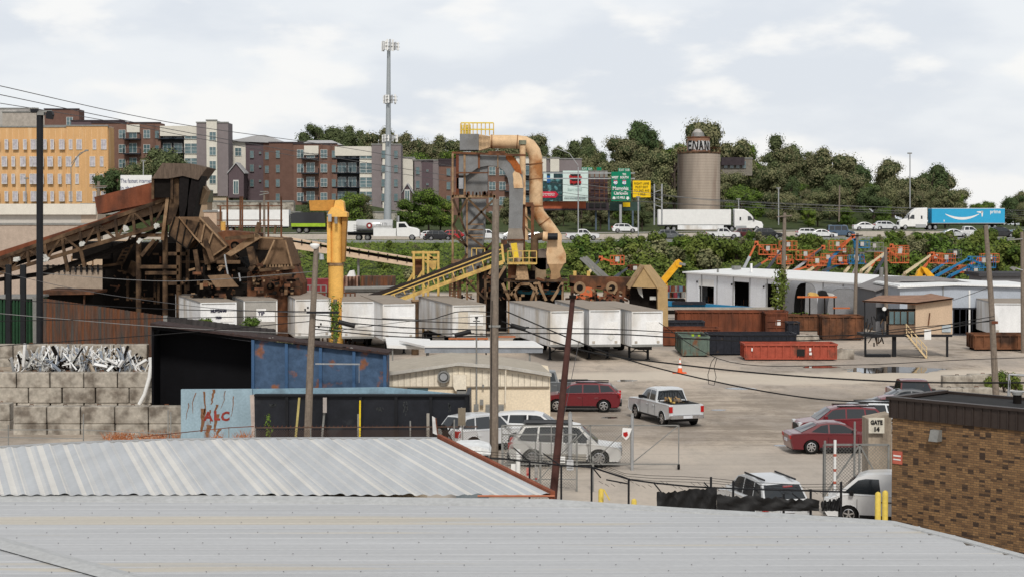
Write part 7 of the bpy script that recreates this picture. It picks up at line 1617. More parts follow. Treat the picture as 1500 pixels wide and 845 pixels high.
t = pole('utility_pole','distant grey pole by the white freight boxes left of the crane',[(387,350),(387,281)],262,[.2,.15]); b = MB(); b.pbar((380,286),(394,283),261.8,.12,galvd); b.pbar((381,281),(393,281),261.8,.1,galvd); b.build('crossarm', t)
t = pole('utility_pole','distant rusty thin pole below the hill on the right',[(1229,325),(1230,272)],330,[.18,.14])
ivy = thing('climbing_vine', 'shaggy green vine covering the pole before the white shed', 'vine', W(1147,445,169)); b = MB(); b.ptube([(1145,gpy(169)),(1146,410)],169,.12,bark,6); b.build('stem', ivy); b = MB(); rr = random.Random(5)
for i in range(16): leaves(b, W(1143+rr.uniform(-5,5), 398+i*3.4, 168.7), rr.uniform(.4,.8), 55, .16, LEAFS[3], rr, 1.2)
b.build('foliage', ivy)
# ---------------------------------------------------------------- wires
def wire(lab, pts, r, m=None, name='overhead_cable'):
    """pts: (px, py, Y)"""
    P = [W(*p) for p in pts]; out = []
    if len(P) == 2:
        out = [P[0]+(P[1]-P[0])*(i/16) for i in range(17)]
    else:
        n_ = len(P)-1
        for i in range(n_):
            p0 = P[max(i-1,0)]; p1 = P[i]; p2 = P[i+1]; p3 = P[min(i+2,n_)]
            for k in range(8):
                s = k/8; out.append(.5*((2*p1)+(-p0+p2)*s+(2*p0-5*p1+4*p2-p3)*s*s+(-p0+3*p1-3*p2+p3)*s**3))
        out.append(P[-1])
    b = MB(); b.tube(out, r, m or blackpl, 5); tag(b.build(name), lab, 'cable')
gw = mat('grey cable', (.10,.10,.105), .6)
gw2 = mat('pale cable', (.22,.22,.22), .6)
wire('uppermost thin wire crossing the sky from the left edge',[(-10,124,130),(250,180,170),(500,216,210),(750,258,250),(1000,290,290),(1500,312,340)],.035,gw)
wire('second thin wire crossing below the uppermost one',[(-10,137,130),(250,190,170),(500,233,210),(750,271,250),(1000,300,290),(1510,318,340)],.035,gw)
wire('third thin wire low across the apartment fronts',[(-10,150,130),(160,178,150),(350,214,175),(600,257,215),(900,293,260),(1510,322,340)],.03,gw)
wire('pale wire passing before the blue trailer truck',[(850,270,250),(1100,297,290),(1510,309,340)],.035,gw2)
wire('thin wire before the hill below the graffiti silo',[(940,282,250),(1150,303,290),(1510,315,340)],.03,gw2)
wire('thick black cable sweeping right across the car park',[(740,455,76),(900,520,72),(1060,561,69),(1190,583,66),(1310,590,60),(1510,598,56)],.030)
wire('black cable crossing in front of the puddle',[(735,470,76),(850,512,74),(1000,534,72),(1150,549,70),(1330,559,68),(1510,560,66)],.034)
wire('thin black cable passing the foot of the cabin stairs',[(965,472,84),(1070,530,84),(1250,534,84),(1400,527,84),(1510,523,84)],.018)
wire('upper black cable before the rusty containers',[(725,480,76),(900,482,78),(1100,492,80),(1300,487,84),(1456,463,91)],.022)
wire('lower black cable before the rusty containers',[(725,488,76),(900,489,78),(1100,499,80),(1300,492,84),(1456,468,91)],.028)
wire('black cable from the cabin to the leaning pole',[(1240,492,90),(1330,480,91),(1456,470,92)],.02)
wire('short cable running up from the cabin roof',[(1395,440,120),(1430,428,105),(1450,420,93)],.02)
for i,(y0,y1,y2) in enumerate(((466,469,474),(473,479,483),(483,487,489),(487,493,491))):
    wire(['highest','second','third','lowest'][i]+' black cable stretched between the two wooden poles',[(456,y0-6,79),(590,y1,78),(724,y2,76)],.022+.004*(i % 2))
wire('humped black cable left of the tall straight pole',[(560,466,78),(625,468,77.5),(650,462,77),(675,456,76.5),(724,457,76)],.022)
for i,(y0,y1,y2,lab) in enumerate(((437,452,456,'thin cable from the left edge to the lamp pole'),(470,466,462,'thick black cable over the rusty fence'),(458,478,489,'pale long wire passing before the black shed'),(507,490,470,'black cable rising from the scrap heap to the pole'))):
    wire(lab,[(-10,y0,84),(230,y1,82),(456,y2,79)],.02 if i != 2 else .016, gw2 if i == 2 else None)
wire('pale wire continuing past the blue shed',[(456,489,79),(600,470,78),(724,462,76)],.015,gw2)
wire('wire sloping down from the conveyor to the left pole',[(-10,396,120),(120,425,110),(300,450,100),(456,458,79)],.018,gw)
wire('wire across the front of the shredder',[(60,400,119),(250,412,110),(460,398,100)],.02,gw2)
for px, py, lab in ((508,474,'black splice box hanging on the cables left of centre'),(678,488,'black splice box hanging left of the tall pole'),(759,479,'black splice box hanging right of the tall pole')):
    t = thing('cable_splice_box', lab, 'cable box', W(px,py,76.5)); b = MB(); w_ = 12 if px != 759 else 11; b.ptube([(px-w_,py+(3 if px > 600 and px < 700 else -3)),(px+w_,py-(3 if px > 600 and px < 700 else -3))],76.3,.11,blackpl,10); b.build('casing', t); b = MB(); b.ptube([(px-w_-4,py),(px-w_,py)],76.3,.03,blackpl,6); b.ptube([(px+w_,py),(px+w_+5,py)],76.3,.03,blackpl,6); b.build('clamp', t)
b = MB(); b.tube([W(x,y,69) for x,y in ((1048,522),(1042,530),(1037,548),(1038,562),(1046,564),(1049,552),(1046,538),(1050,524))], .014, blackpl, 5); tag(b.build('cable_loop'), 'loose cable loop hanging over the dirt yard', 'cable')
wire('guy wire beside the leaning rusty pole',[(848,500,62),(826,610,62),(818,650,62)],.012,gw)
# ---------------------------------------------------------------- gates and near fence
def frame_gate(name, lab, p, q, z0, z1, posts, diag, m=galvd, mesh=True, wheel_=False, ww=.05):
    t = thing(name, lab, 'gate', (p[0],p[1],0)); b = MB(); P = lambda f,z: (p[0]+(q[0]-p[0])*f, p[1]+(q[1]-p[1])*f, z)
    b.bar(P(0,z1),P(1,z1),ww,m); b.bar(P(0,z0),P(1,z0),ww,m)
    for f in posts: b.bar(P(f,z0),P(f,z1),ww,m)
    for f0,f1,d in diag: b.bar(P(f0,z0 if d else z1),P(f1,z1 if d else z0),ww*.8,m)
    b.build('frame', t)
    if mesh: chain(t,p,q,z0,z1,mesh_m,.13,.009)
    if wheel_: b = MB(); c = P(1,z0-.12); b.tube([(c[0]-.05,c[1],c[2]),(c[0]+.05,c[1],c[2])],.12,rubber,12); b.build('wheel', t)
    return t
p = WG(735,686); q = WG(995,688); Yg = p.y; X = lambda px, Y_: W(px,0,Y_).x
Yg = 75.5
frame_gate('sliding_gate','long galvanised sliding chain-link gate standing open before the white SUV',(X(735,Yg),Yg),(X(997,Yg),Yg),.25,1.98,(0,.28,.5,.73,1),((.0,.28,0),(.28,.5,1),(.5,.73,1),(.73,1,1)),wheel_=True,mesh=False)
gt_ = [o for o in scene.objects if o.name.startswith('sliding_gate')][0]; chain(gt_,(X(735,Yg),Yg),(X(930,Yg),Yg),.25,1.98,mesh_m,.13,.008)
for px,y0,w_,lab in ((928,607,.07,'galvanised gate post behind the no entry sign'),(836,605,.09,'thick galvanised gate post before the white SUV')): t = thing('gate_post', lab, 'post', (X(px,75),75,0)); b = MB(); b.tube([(X(px,75.3),75.3,0),(X(px,75.3),75.3,W(px,y0,75.3).z)],w_,galv,12); b.build('shaft', t); b = MB(); z = W(px,y0,75.3).z; b.tube([(X(px,75.3),75.3,z),(X(px,75.3),75.3,z+.08)],[w_*1.15,.03],galvd,12); b.build('cap', t)
t = thing('warning_sign', 'white sign with red circle fixed on the sliding gate', 'sign', W(916,632,75)); b = MB(); b.pp([(912,626),(926,627),(924,632),(921,640),(917,644),(911,638)],75.2,.03,white); b.build('panel', t); b = MB(); b.pp([(913,633),(919,632),(920,637),(916,640),(913,637)],75.17,.02,redlamp); b.build('red_mark', t)
# front pedestrian fence with signs
t = thing('chain_link_fence', 'galvanised chain-link fence with notices beside the leaning rusty pole', 'fence', (X(735,70),70,0)); Yf = 69.5; chain(t,(X(735,Yf),Yf),(X(846,Yf),Yf),.15,2.35,mesh_m,.12,.008); b = MB()
for px,y0 in ((736,650),(785,647),(792,648),(846,645),(870,668)): b.bar((X(px,Yf),Yf,0),(X(px,Yf),Yf,W(px,y0,Yf).z),.08 if px != 785 else .05,galvd)
b.bar((X(735,Yf),Yf,2.35),(X(846,Yf),Yf,2.35),.05,galvd); b.bar((X(735,Yf),Yf,.5),(X(846,Yf),Yf,.5),.04,galvd); b.bar((X(785,Yf),Yf,.3),(X(846,Yf),Yf,2.3),.04,galvd); b.build('frame', t)
t = thing('striped_post', 'short white and red banded post before the parked SUV', 'post', (X(759,69),69,0)); b = MB(); b.tube([(X(759,69),69,0),(X(759,69),69,W(759,658,69).z)],.09,white,10); b.build('shaft', t)
for x0,y0,x1,y1,m_,lab in ((748.5,679,756.5,695,white,'white notice with red line on the front fence'),(771,684.5,777,697,mat('pale red sign', (.50,.18,.16), .6),'small pale red round sign on the front fence'),(815,668,828,677.5,white,'wide blank white notice on the front fence'),(830,673,840,688,mat('pale grey notice', (.50,.51,.53), .6),'pale grey notice right of the wide white one'),(783,683,788,704,mat('mottled notice', (.28,.27,.26), .7, var=.5, scale=6),'mottled dark lettered board on the front fence')):
    t = thing('notice_board', lab, 'sign', W(x0,y1,69)); b = MB(); b.pb(x0,y0,x1,y1,69.2,.03,m_); b.build('panel', t); b = MB(); 
    b.pb(x0+1,y1-4,x1-1,y1-2.6,69.17,.02,redlamp if 'red' in lab else galvd); b.build('printed_line', t)
# black near fence with barbed wire
t = thing('black_security_fence', 'black pipe fence with barbed wire arms curving behind the roof edge', 'fence', (X(870,60),60,0))
tops = [(655,668,64),(740,672,63),(776,676,62),(822,681,61),(868,684,60.5),(880,688,60),(923,702,59),(960,707,58.5),(1010,712,58),(1050,714,57.6),(1100,716,57.4),(1170,718,57.2),(1240,720,57)]
b = MB()
for (x0,y0,Y0),(x1,y1,Y1) in zip(tops,tops[1:]): b.bar(W(x0,y0,Y0),W(x1,y1,Y1),.05,blacksteel)
b.build('top_rail', t)
for px,y0,Y0 in ((776,674,62),(823,680,61),(868,684,60.5),(923,700,59),(1045,698,57.6),(1078,704,57.5),(1153,722,57.3),(1193,716,57.2),(1238,705,57)): b = MB(); b.bar((X(px,Y0),Y0,0),(X(px,Y0),Y0,W(px,y0,Y0).z),.07,blacksteel); b.build('post', t)
for (a_,c_,Y0) in (((752,655),(776,676),62),((795,663),(822,682),61),((866,682),(880,699),60.3),((888,702),(920,708),59.4),((957,706),(970,722),58.2),((1031,706),(1045,720),57.6),((1098,706),(1112,722),57.4),((1160,722),(1178,736),57.2)): b = MB(); b.pbar(a_,c_,Y0,.045,blacksteel); b.build('barb_arm', t)
b = MB()
for k in range(3):
    pts = [W(x-8+k*4,y-12+k*4+3*math.sin(i*1.3),Y0) for i,(x,y,Y0) in enumerate(tops)]; b.tube(pts,.008,blackpl,4)
for i in range(40): x = 880+i*9; y = 706+i*.35+4*math.sin(i*1.1); b.pbar((x-3,y-2),(x+3,y+2),58,.012,blackpl)
b.build('barbed_wire', t)
chain(t,(X(776,61.5),61.5),(X(1045,58),58),.1,1.1,mat('black mesh wire', (.03,.03,.03), .6),.14,.004)
# black sheeting
def drape(lab, x0, x1, yt0, yt1, Y, seed):
    rr = random.Random(seed); b = MB(); n_ = 26; k_ = 7; vs = []
    for i in range(n_+1):
        f = i/n_; x = x0+(x1-x0)*f; yt = yt0+(yt1-yt0)*f+rr.uniform(-2.,2.5)
        for j in range(k_+1): g_ = j/k_; p = W(x, yt+(748-yt)*g_, Y); vs.append((p.x, Y+rr.uniform(-.05,.05)+.06*math.sin(i*.9+j*.7), max(p.z,.0)))
    b.add(vs, [(i*(k_+1)+j,(i+1)*(k_+1)+j,(i+1)*(k_+1)+j+1,i*(k_+1)+j+1) for i in range(n_) for j in range(k_)], mat('black plastic sheeting', (.014,.014,.015), .6, var=.2), True); tag(b.build('black_sheeting'), lab, 'tarpaulin')
drape('wrinkled black sheeting hung on the near fence left of the silver SUV',962,1050,721,713,57.4,3); drape('dark sheeting low along the fence behind the silver SUV',1050,1200,724,732,57.0,4); drape('bunched black sheeting beside the white van nose',1203,1232,734,729,57,5)
# bollards
for px,y0,Y0,lab in ((882,716,64,'short yellow bollard behind the near fence, left one'),(931,731,63,'short yellow bollard behind the near fence, right one'),(1293,721,56,'tall yellow bollard before the white van'),(1303.5,719,56.5,'tall yellow bollard at the brick corner'),(807,616,88,'yellow bollard below the rear of the red crossover, left'),(815,618,88,'yellow bollard below the rear of the red crossover, right')):
    yb = mat('bollard yellow', (.66,.50,.10), .55, var=.1); t = thing('bollard', lab, 'bollard', (X(px,Y0),Y0,0)); z = W(px,y0,Y0).z; r_ = .10; b = MB(); b.tube([(X(px,Y0),Y0,0),(X(px,Y0),Y0,z-.05),(X(px,Y0),Y0,z),],[r_,r_,r_*.75],yb,14); b.build('shaft', t); b = MB(); b.tube([(X(px,Y0),Y0,z),(X(px,Y0),Y0,z+.03)],[r_*.75,r_*.2],yb,14); b.build('cap', t)
b = MB(); b.pbar((884,716),(893,732),63.5,.05,yb); tag(b.build('yellow_brace'), 'slanting yellow brace rod beside the left short bollard', 'brace')
# concrete column with gate sign; right gate
t = thing('gate_pillar', 'square concrete pillar block carrying the gate number', 'pillar', (X(1290,66),66,0)); b = MB(); b.pp([(1272,614),(1306,607),(1306,gpy(66)),(1272,gpy(66))],66.4,1.2,concd); b.build('block', t)
t = thing('gate_sign', 'white square sign reading GATE 14 on the concrete pillar', 'sign', W(1284,632,66)); b = MB(); b.pb(1272.5,611.5,1295.5,634,66.2,.04,mat('cream sign face', (.66,.62,.53), .6)); b.build('panel', t); ptext('lettering','GATE',1284,618.5,66.18,6.2,seam,t,bold=.012,sx=.82); ptext('lettering','14',1284,628.5,66.18,6.2,seam,t,bold=.015)
frame_gate('swing_gate','tall galvanised swing gate with diagonal braces before the maroon coupe',(X(1212,64.5),64.5),(X(1308,64.5),64.5),.6,2.6,(0,.55,1),((0,.55,1),(.55,1,0)),mesh=True,ww=.07)
for px,y0,y1,w_,lab in ((1228.5,644,720,.055,'white post with red marks at the swing gate'),(1213.5,645,725,.045,'thin leaning galvanised stop post at the swing gate'),(1257.5,617,700,.04,'thin galvanised upright rising above the swing gate')):
    t = thing('gate_post', lab, 'post', (X(px,64.2),64.2,0)); b = MB(); b.tube([(X(px,64.2),64.2,0),(X(px,64.2),64.2,W(px,y0,64.2).z)],w_,white if 'white' in lab else galvd,10); b.build('shaft', t)
    if 'white' in lab:
        for y in (668,690,708): b = MB(); z = W(px,y,64.2).z; b.tube([(X(px,64.2),64.2,z),(X(px,64.2),64.2,z+.10)],w_+.004,mat('dull red band', (.45,.12,.08), .6),10); b.build('red_band', t)
# metal rack at right edge
t = thing('roof_access_frame', 'grey tubular guard frame behind the brick building at the right edge', 'frame', W(1490,590,70)); b = MB(); b.ptube([(1475,597),(1479,556)],60,.04,galv,6)
for y in (548,572): b.ptube([(1478,y),(1510,y+2)],60,.04,galv,6)
b.ptube([(1478,548),(1479,600)],60,.04,galv,6); b.build('frame', t)
# portable toilet / tank box with white lid
t = thing('portable_toilet', 'white roofed grey box just beyond the metal roof edge', 'portable toilet', (X(690,66),66,0)); b = MB(); b.pb(668,662,715,gpy(66),66,1.5,mat('grey blue box', (.16,.19,.21), .6, var=.1)); b.build('body', t)
b = MB(); b.pp([(662,664),(663,657),(672,653.5),(700,653),(716,658),(719,664),(718,666),(663,666)],65.8,1.9,mat('white plastic lid', (.72,.74,.75), .5)); b.build('lid', t); b = MB()
for y in (668,670.5,673,675.5): b.pb(684,y,714,y+1,65.96,.05,seam)
b.build('vent_slot', t)
# ---------------------------------------------------------------- brick building on the right
cor = Vector((X(1313,57.5), 57.5, 0)); wd = Vector((.68,-.733,0)).normalized(); ang = math.atan2(wd.y, wd.x)
t = thing('brick_building', 'mottled tan brick building with dark ribbed metal parapet on the right', 'building', cor, ang)
bm = bpy.data.materials.new('mottled brick'); bm.use_nodes = True; n = bm.node_tree.nodes; l = bm.node_tree.links; pb_ = n['Principled BSDF']; pb_.inputs['Roughness'].default_value = .85
tc = n.new('ShaderNodeTexCoord'); sp_ = n.new('ShaderNodeSeparateXYZ'); l.new(tc.outputs['Object'], sp_.inputs[0]); cm = n.new('ShaderNodeCombineXYZ'); l.new(sp_.outputs['X'], cm.inputs[0]); l.new(sp_.outputs['Z'], cm.inputs[1])
br = n.new('ShaderNodeTexBrick'); br.inputs['Scale'].default_value = 1; br.inputs['Brick Width'].default_value = .21; br.inputs['Row Height'].default_value = .074; br.inputs['Mortar Size'].default_value = .010; br.inputs['Mortar Smooth'].default_value = .2; br.inputs['Bias'].default_value = 0
br.inputs['Color1'].default_value = (.27,.155,.066,1); br.inputs['Color2'].default_value = (.15,.08,.035,1); br.inputs['Mortar'].default_value = (.11,.07,.04,1); l.new(cm.outputs[0], br.inputs['Vector'])
# per-brick dark patches: noise sampled on brick-sized cells
sn = n.new('ShaderNodeVectorMath'); sn.operation = 'SNAP'; sn.inputs[1].default_value = (.21,.074,1); l.new(cm.outputs[0], sn.inputs[0])
nz = n.new('ShaderNodeTexNoise'); nz.inputs['Scale'].default_value = 5.2; nz.inputs['Detail'].default_value = 5; nz.inputs['Roughness'].default_value = .72; l.new(sn.outputs[0], nz.inputs[0])
mr = n.new('ShaderNodeMapRange'); mr.inputs['From Min'].default_value = .51; mr.inputs['From Max'].default_value = .60; l.new(nz.outputs[0], mr.inputs[0])
mx = n.new('ShaderNodeMix'); mx.data_type = 'RGBA'; mx.inputs['B'].default_value = (.04,.023,.014,1); l.new(mr.outputs[0], mx.inputs['Factor']); l.new(br.outputs[0], mx.inputs['A']); l.new(mx.outputs['Result'], pb_.inputs['Base Color'])
bp = n.new('ShaderNodeBump'); bp.inputs['Strength'].default_value = .5; bp.inputs['Distance'].default_value = .01; bp.invert = True; l.new(br.outputs['Fac'], bp.inputs['Height']); l.new(bp.outputs[0], pb_.inputs['Normal'])
zf = W(1308,611,57.5).z; zt = W(1308,584,57.5).z
b = MB(); b.box(0,22,0,3.2,0,zf,bm); b.build('wall', t, True)
fm = mat('dark brown parapet metal', (.045,.034,.030), .45, .2, var=.12)
b = MB(); b.box(-.08,22.1,-.08,.0,zf,zt,fm); b.box(-.08,0,0,3.2,zf,zt,fm)
for i in range(70): x = -.05+i*.32; b.box(x-.02,x+.02,-.115,-.081,zf+.02,zt-.03,fm)
b.box(-.16,22.2,-.16,.12,zt,zt+.09,fm); b.box(-.16,.12,.121,3.2,zt,zt+.09,fm); b.box(-.16,22.2,3.2,3.35,zf,zt+.05,fm); b.build('parapet', t, True)
b = MB(); b.box(.12,22,.12,3.19,zf-.3,zt-.04,mat('dark membrane roof', (.035,.035,.036), .9, var=.2)); b.build('roof', t, True)
b = MB(); b.tube([(3.4,2.2,zt-.05),(3.4,2.2,zt+.28)],.14,darksteel,10); b.tube([(6.4,1.9,zt-.05),(6.4,1.9,zt+.3)],.14,darksteel,10); b.tube([(3.4,2.2,zt+.25),(3.4,2.2,zt+.33)],.17,galvd,10); b.tube([(6.4,1.9,zt+.27),(6.4,1.9,zt+.35)],.17,galvd,10); b.build('roof_vent', t, True)
b = MB(); b.hexa([(1.62,-.3,zf-.62),(1.95,-.3,zf-.62),(1.95,-.0,zf-.62),(1.62,-.0,zf-.62),(1.62,-.18,zf-.25),(1.95,-.18,zf-.25),(1.95,-.0,zf-.25),(1.62,-.0,zf-.25)],galvd); b.build('wall_lamp', t, True)
b = MB(); b.box(.05,.42,-.04,-.001,zf-1.55,zf-1.12,mat('faded red sign', (.50,.13,.09), .6)); s_ = b.build('warning_sign', t, True); b = MB(); b.box(.09,.38,-.05,-.041,zf-1.30,zf-1.25,white); b.box(.09,.38,-.05,-.041,zf-1.42,zf-1.38,white); b.build('printed_line', s_, True)
# ---------------------------------------------------------------- foreground metal roofs
rib = mat('corrugated roof sheet', (.68,.665,.63), .6, .1, var=.08, scale=.5, stretch=(1.2,.12,1), fine=.05); ribd = mat('blue grey roof band', (.49,.51,.53), .6, .1, var=.10, scale=.5, stretch=(1.2,.12,1), fine=.05); ribm = mat('grey roof rib', (.56,.565,.565), .6, .1, var=.08, scale=.5, stretch=(1.2,.12,1), fine=.05)
cvt = thing('corrugated_roof_building', 'pale corrugated roof with ribs running towards the lower right', 'building', (-6, 45, 0))
zA = 5.25; far = [(-30,657),(0,655.5),(60,652),(130,648.5),(250,644.5),(400,642.8),(640,642.5)]
def farpt(px): y = interp(px, far); return WG(px, y, zA)
ridge_z = 5.42
def nearY(): return WG(400, 724.5, ridge_z).y
NY = nearY(); dirx = WG(805,723,ridge_z)-farpt(640); NX1 = WG(806,723,ridge_z).x; FX1 = farpt(640).x
b = MB(); vs = []; n_ = 0; pitch = .29; sub = 8; x = FX1; cols = []
Pf = [farpt(px) for px in range(-120, 641, 10)]
def far_at(X_):
    for p0, p1 in zip(Pf, Pf[1:]):
        if p0.x <= X_ <= p1.x: f = (X_-p0.x)/(p1.x-p0.x); return p0+(p1-p0)*f
    return Pf[0]+(Pf[1]-Pf[0])*((X_-Pf[0].x)/(Pf[1].x-Pf[0].x))
i = 0
while x > Pf[0].x-4:
    fpt = far_at(x); off = .017*math.sin(2*math.pi*i/sub)+(.02 if (i//sub) % 5 == 0 else 0)
    t0 = 1.0; npx = Vector((x+(NX1-FX1), NY, ridge_z))
    for f in (0, .5, 1): p = fpt+(npx-fpt)*f; vs.append((p.x, p.y, p.z+off))
    x -= pitch/sub; i += 1
rr = random.Random(9); shade = [rr.random() for _ in range(60)]
o_ = len(b.v); b.v += [tuple(p) for p in vs]
for k in range(i-1):
    ph = k % sub; g_ = shade[(k//sub)//3 % 60]; m_ = (rib if g_ > .3 else ribm) if ph in (5,6,7,0) else (ribd if ph in (1,2) or g_ < .5 else ribm)  # lighter and darker tones follow each rib's profile, varied by sheet
    if shade[(k//sub) % 60] < .22: m_ = ribd if ph not in (6,7) else ribm
    for j in (0,1): b.f.append([3*k+j, 3*k+3+j, 3*k+4+j, 3*k+1+j]); b.m.append(b.mi(m_)); b.sm.append(True)
b.build('roof', cvt)
b = MB(); P0 = farpt(640)+Vector((.05,0,.0)); P1 = Vector((NX1+.05, NY, ridge_z)); b.bar(P0+Vector((0,.2,.02)), P1, .10, mat('rust red trim', (.24,.075,.04), .8, var=.2), .16); b.build('edge_trim', cvt)
b = MB(); 
for p0, p1 in zip(Pf, Pf[1:]): b.bar(p0+Vector((0,.12,-.02)), p1+Vector((0,.12,-.02)), .14, galv, .10)
b.build('gutter', cvt)
b = MB(); b.box(-30, P0.x-.2, NY+.3, farpt(0).y-.5, 0, 5.0, beige2); b.build('wall', cvt)
b = MB()
b.tube([(WG(700,722,ridge_z).x+i2*.06, NY-.02, ridge_z-.02) for i2 in range(28)], .025, mat('orange closure strip', (.45,.17,.10), .8), 6); b.build('closure_strip', cvt)
# near roof
nr = thing('metal_roof_building', 'broad pale grey metal roof with long horizontal seams in the foreground', 'building', (0, 30, 0))
near = mat('pale grey roof metal', (.46,.47,.485), .6, .1, var=.09, scale=.5, col2=(.50,.47,.415), thr=.585, soft=.02, stretch=(.10,2.2,1), fine=.04)
edge = [(-60,722.5),(0,723),(400,724.5),(810,728.5),(1000,735),(1150,741.5),(1310,750),(1400,767),(1500,788),(1640,820)]
yy = 60
def edgeY(X_):   # far edge of the roof at x
    pts = [WG(px, py, 5.42) for px, py in edge]
    for p0, p1 in zip(pts, pts[1:]):
        if X_ <= p1.x: f = (X_-p0.x)/(p1.x-p0.x); return p0.y+(p1.y-p0.y)*f
    return pts[-1].y
zn = lambda Y_: 5.42-(38-Y_)*.045
b = MB(); xs = [-14+i*.5 for i in range(67)]; rows = []; Yr = 22.0; 
offs = []
while Yr < 35.4:
    for d_, h_ in ((0,0),(.10,.003),(.13,0),(.24,.003),(.27,0),(.365,0),(.38,.007),(.395,.007),(.43,0)): offs.append((Yr+d_, h_))
    Yr += .43
vs = []; nxs = len(xs)
skew = .012
for (yv, h_) in offs:
    for X_ in xs: vs.append((X_, yv+X_*skew, zn(yv)+h_))
fs = []
for r_ in range(len(offs)-1):
    for c_ in range(nxs-1):
        X_ = (xs[c_]+xs[c_+1])/2; yv = (offs[r_][0]+offs[r_+1][0])/2+X_*skew
        if yv < edgeY(X_)-.12: fs.append((r_*nxs+c_, r_*nxs+c_+1, (r_+1)*nxs+c_+1, (r_+1)*nxs+c_))
b.add(vs, fs, near); o = b.build('roof', nr)
b = MB(); pts = [WG(px, py, 5.42) for px, py in edge]
for p0, p1 in zip(pts, pts[1:]):
    z0_, z1_ = zn(p0.y), zn(p1.y); b.hexa([(p0.x,p0.y-.34,z0_-.02),(p1.x,p1.y-.34,z1_-.02),(p1.x,p1.y,z1_-.1),(p0.x,p0.y,z0_-.1),(p0.x,p0.y-.34,z0_+.012),(p1.x,p1.y-.34,z1_+.012),(p1.x,p1.y,z1_+(.09 if p1.x < 3 else .03)),(p0.x,p0.y,z0_+(.09 if p0.x < 3 else .03))], mat('ridge flashing', (.45,.46,.465), .6, .1, var=.06))
b.build('ridge_flashing', nr)
b = MB(); b.box(-14, X(1308,34)-1, 23, 33.5, 0, 4.5, beige2); b.build('wall', nr)
b = MB(); rr = random.Random(3)
for k in range(len(offs)//9):
    yv = 22+.43*k+.385
    for X_ in [(-13+i*1.35)+(k % 3)*.45 for i in range(26)]:
        if yv+X_*skew < edgeY(X_)-.5: b.tube([(X_,yv+X_*skew,zn(yv)+.018),(X_,yv+X_*skew,zn(yv)+.032)], .012, mat('screw head', (.20,.20,.21), .6), 6)
b.build('screws', nr)['kind'] = 'stuff'
b = MB(); c0 = W(-30,783,28); c1 = W(250,882,25.5)   # hip cap lower left
h0 = Vector((WG(-20,795,5.1).x, WG(-20,795,5.1).y, 0)); h1 = Vector((WG(200,862,4.9).x, WG(200,862,4.9).y, 0)); h0.z = zn(h0.y)+.025; h1.z = zn(h1.y)+.025
dv = (h1-h0).normalized(); h0 -= dv*2; h1 += dv*3; pr_ = Vector((-dv.y,dv.x,0))*.30; b.add([h0-pr_, h1-pr_, h1+Vector((0,0,.05)), h0+Vector((0,0,.05)), h1+pr_, h0+pr_], [(0,1,2,3),(3,2,4,5)], MATS['ridge flashing']); b.build('hip_cap', nr)
# ---------------------------------------------------------------- world, sun, camera
w = bpy.data.worlds.new('World'); scene.world = w; w.use_nodes = True
n = w.node_tree.nodes; l = w.node_tree.links; bg = n['Background']; bg.inputs['Strength'].default_value = 1.0
SE, SA = 44., 176.     # elevation; azimuth of the sun, clockwise from +Y
sky = n.new('ShaderNodeTexSky'); sky.sky_type = 'NISHITA'; sky.sun_disc = False; sky.sun_elevation = R(SE); sky.sun_rotation = R(SA); sky.air_density = 1.; sky.dust_density = 2.
sc_ = n.new('ShaderNodeVectorMath'); sc_.operation = 'SCALE'; sc_.inputs['Scale'].default_value = .10; l.new(sky.outputs[0], sc_.inputs[0])
tc = n.new('ShaderNodeTexCoord')
def cn(scl, loc, s, det, rg=.55):
    mp = n.new('ShaderNodeMapping'); mp.inputs['Scale'].default_value = scl; mp.inputs['Location'].default_value = loc; l.new(tc.outputs['Generated'], mp.inputs[0])
    t = n.new('ShaderNodeTexNoise'); t.inputs['Scale'].default_value = s; t.inputs['Detail'].default_value = det; t.inputs['Roughness'].default_value = rg; l.new(mp.outputs[0], t.inputs[0]); return t.outputs[0]
def rg(s, a, b_):
    r = n.new('ShaderNodeMapRange'); r.interpolation_type = 'SMOOTHSTEP'; r.inputs['From Min'].default_value = a; r.inputs['From Max'].default_value = b_; l.new(s, r.inputs[0]); return r.outputs[0]
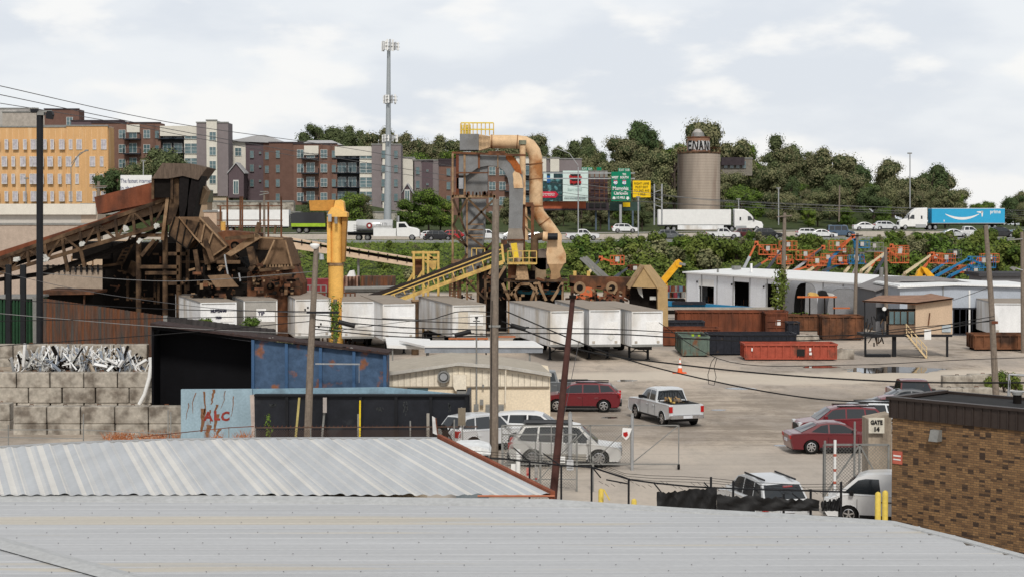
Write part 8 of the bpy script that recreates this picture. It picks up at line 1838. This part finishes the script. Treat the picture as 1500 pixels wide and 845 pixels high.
def mixc(f, A, B):
    x = n.new('ShaderNodeMix'); x.data_type = 'RGBA'
    for k, v in (('A', A), ('B', B)):
        if isinstance(v, tuple): x.inputs[k].default_value = (*v, 1)
        else: l.new(v, x.inputs[k])
    l.new(f, x.inputs['Factor']); return x.outputs['Result']
big = cn((1,1,3.0), (.3,.1,.2), 5.5, 7, .5); fine_ = cn((1,1,2.6), (1.7,.4,.9), 10., 8, .5)
c1 = mixc(rg(big, .42, .58), (.765,.805,.865), (.885,.91,.94))
c2 = mixc(rg(fine_, .47, .59), c1, (.98,.975,.965))
sz = n.new('ShaderNodeSeparateXYZ'); l.new(tc.outputs['Generated'], sz.inputs[0])
el = n.new('ShaderNodeMapRange'); el.interpolation_type = 'SMOOTHSTEP'; el.inputs['From Min'].default_value = .16; el.inputs['From Max'].default_value = .5; el.inputs['To Min'].default_value = 1.; el.inputs['To Max'].default_value = .55; l.new(sz.outputs['Z'], el.inputs[0])   # sky dimmed overhead, out of view, added to lower the ambient light
ov = n.new('ShaderNodeVectorMath'); ov.operation = 'SCALE'; l.new(c2, ov.inputs[0]); l.new(el.outputs[0], ov.inputs['Scale']); c2 = ov.outputs[0]
mx = n.new('ShaderNodeMix'); mx.data_type = 'RGBA'; mx.inputs['Factor'].default_value = .93
l.new(sc_.outputs[0], mx.inputs['A']); l.new(c2, mx.inputs['B']); l.new(mx.outputs['Result'], bg.inputs['Color'])
sd = bpy.data.lights.new('sun', 'SUN'); sd.energy = 2.5; sd.angle = R(10); sd.color = (1., .95, .87)
so = bpy.data.objects.new('sun', sd); COL.objects.link(so)
dirn = Vector((math.sin(R(SA))*math.cos(R(SE)), math.cos(R(SA))*math.cos(R(SE)), math.sin(R(SE))))
so.rotation_euler = dirn.to_track_quat('Z', 'Y').to_euler(); so.location = (0, 0, 80)
cd = bpy.data.cameras.new('camera'); co = bpy.data.objects.new('camera', cd); COL.objects.link(co)
co.location = (0, 0, H); co.rotation_euler = (R(90)-TH, 0, 0); cd.sensor_width = 36; cd.lens = 36*F/1500; cd.clip_end = 12000; cd.clip_start = .5
scene.camera = co
scene.view_settings.view_transform = 'Standard'; scene.view_settings.look = 'None'; scene.view_settings.exposure = 0
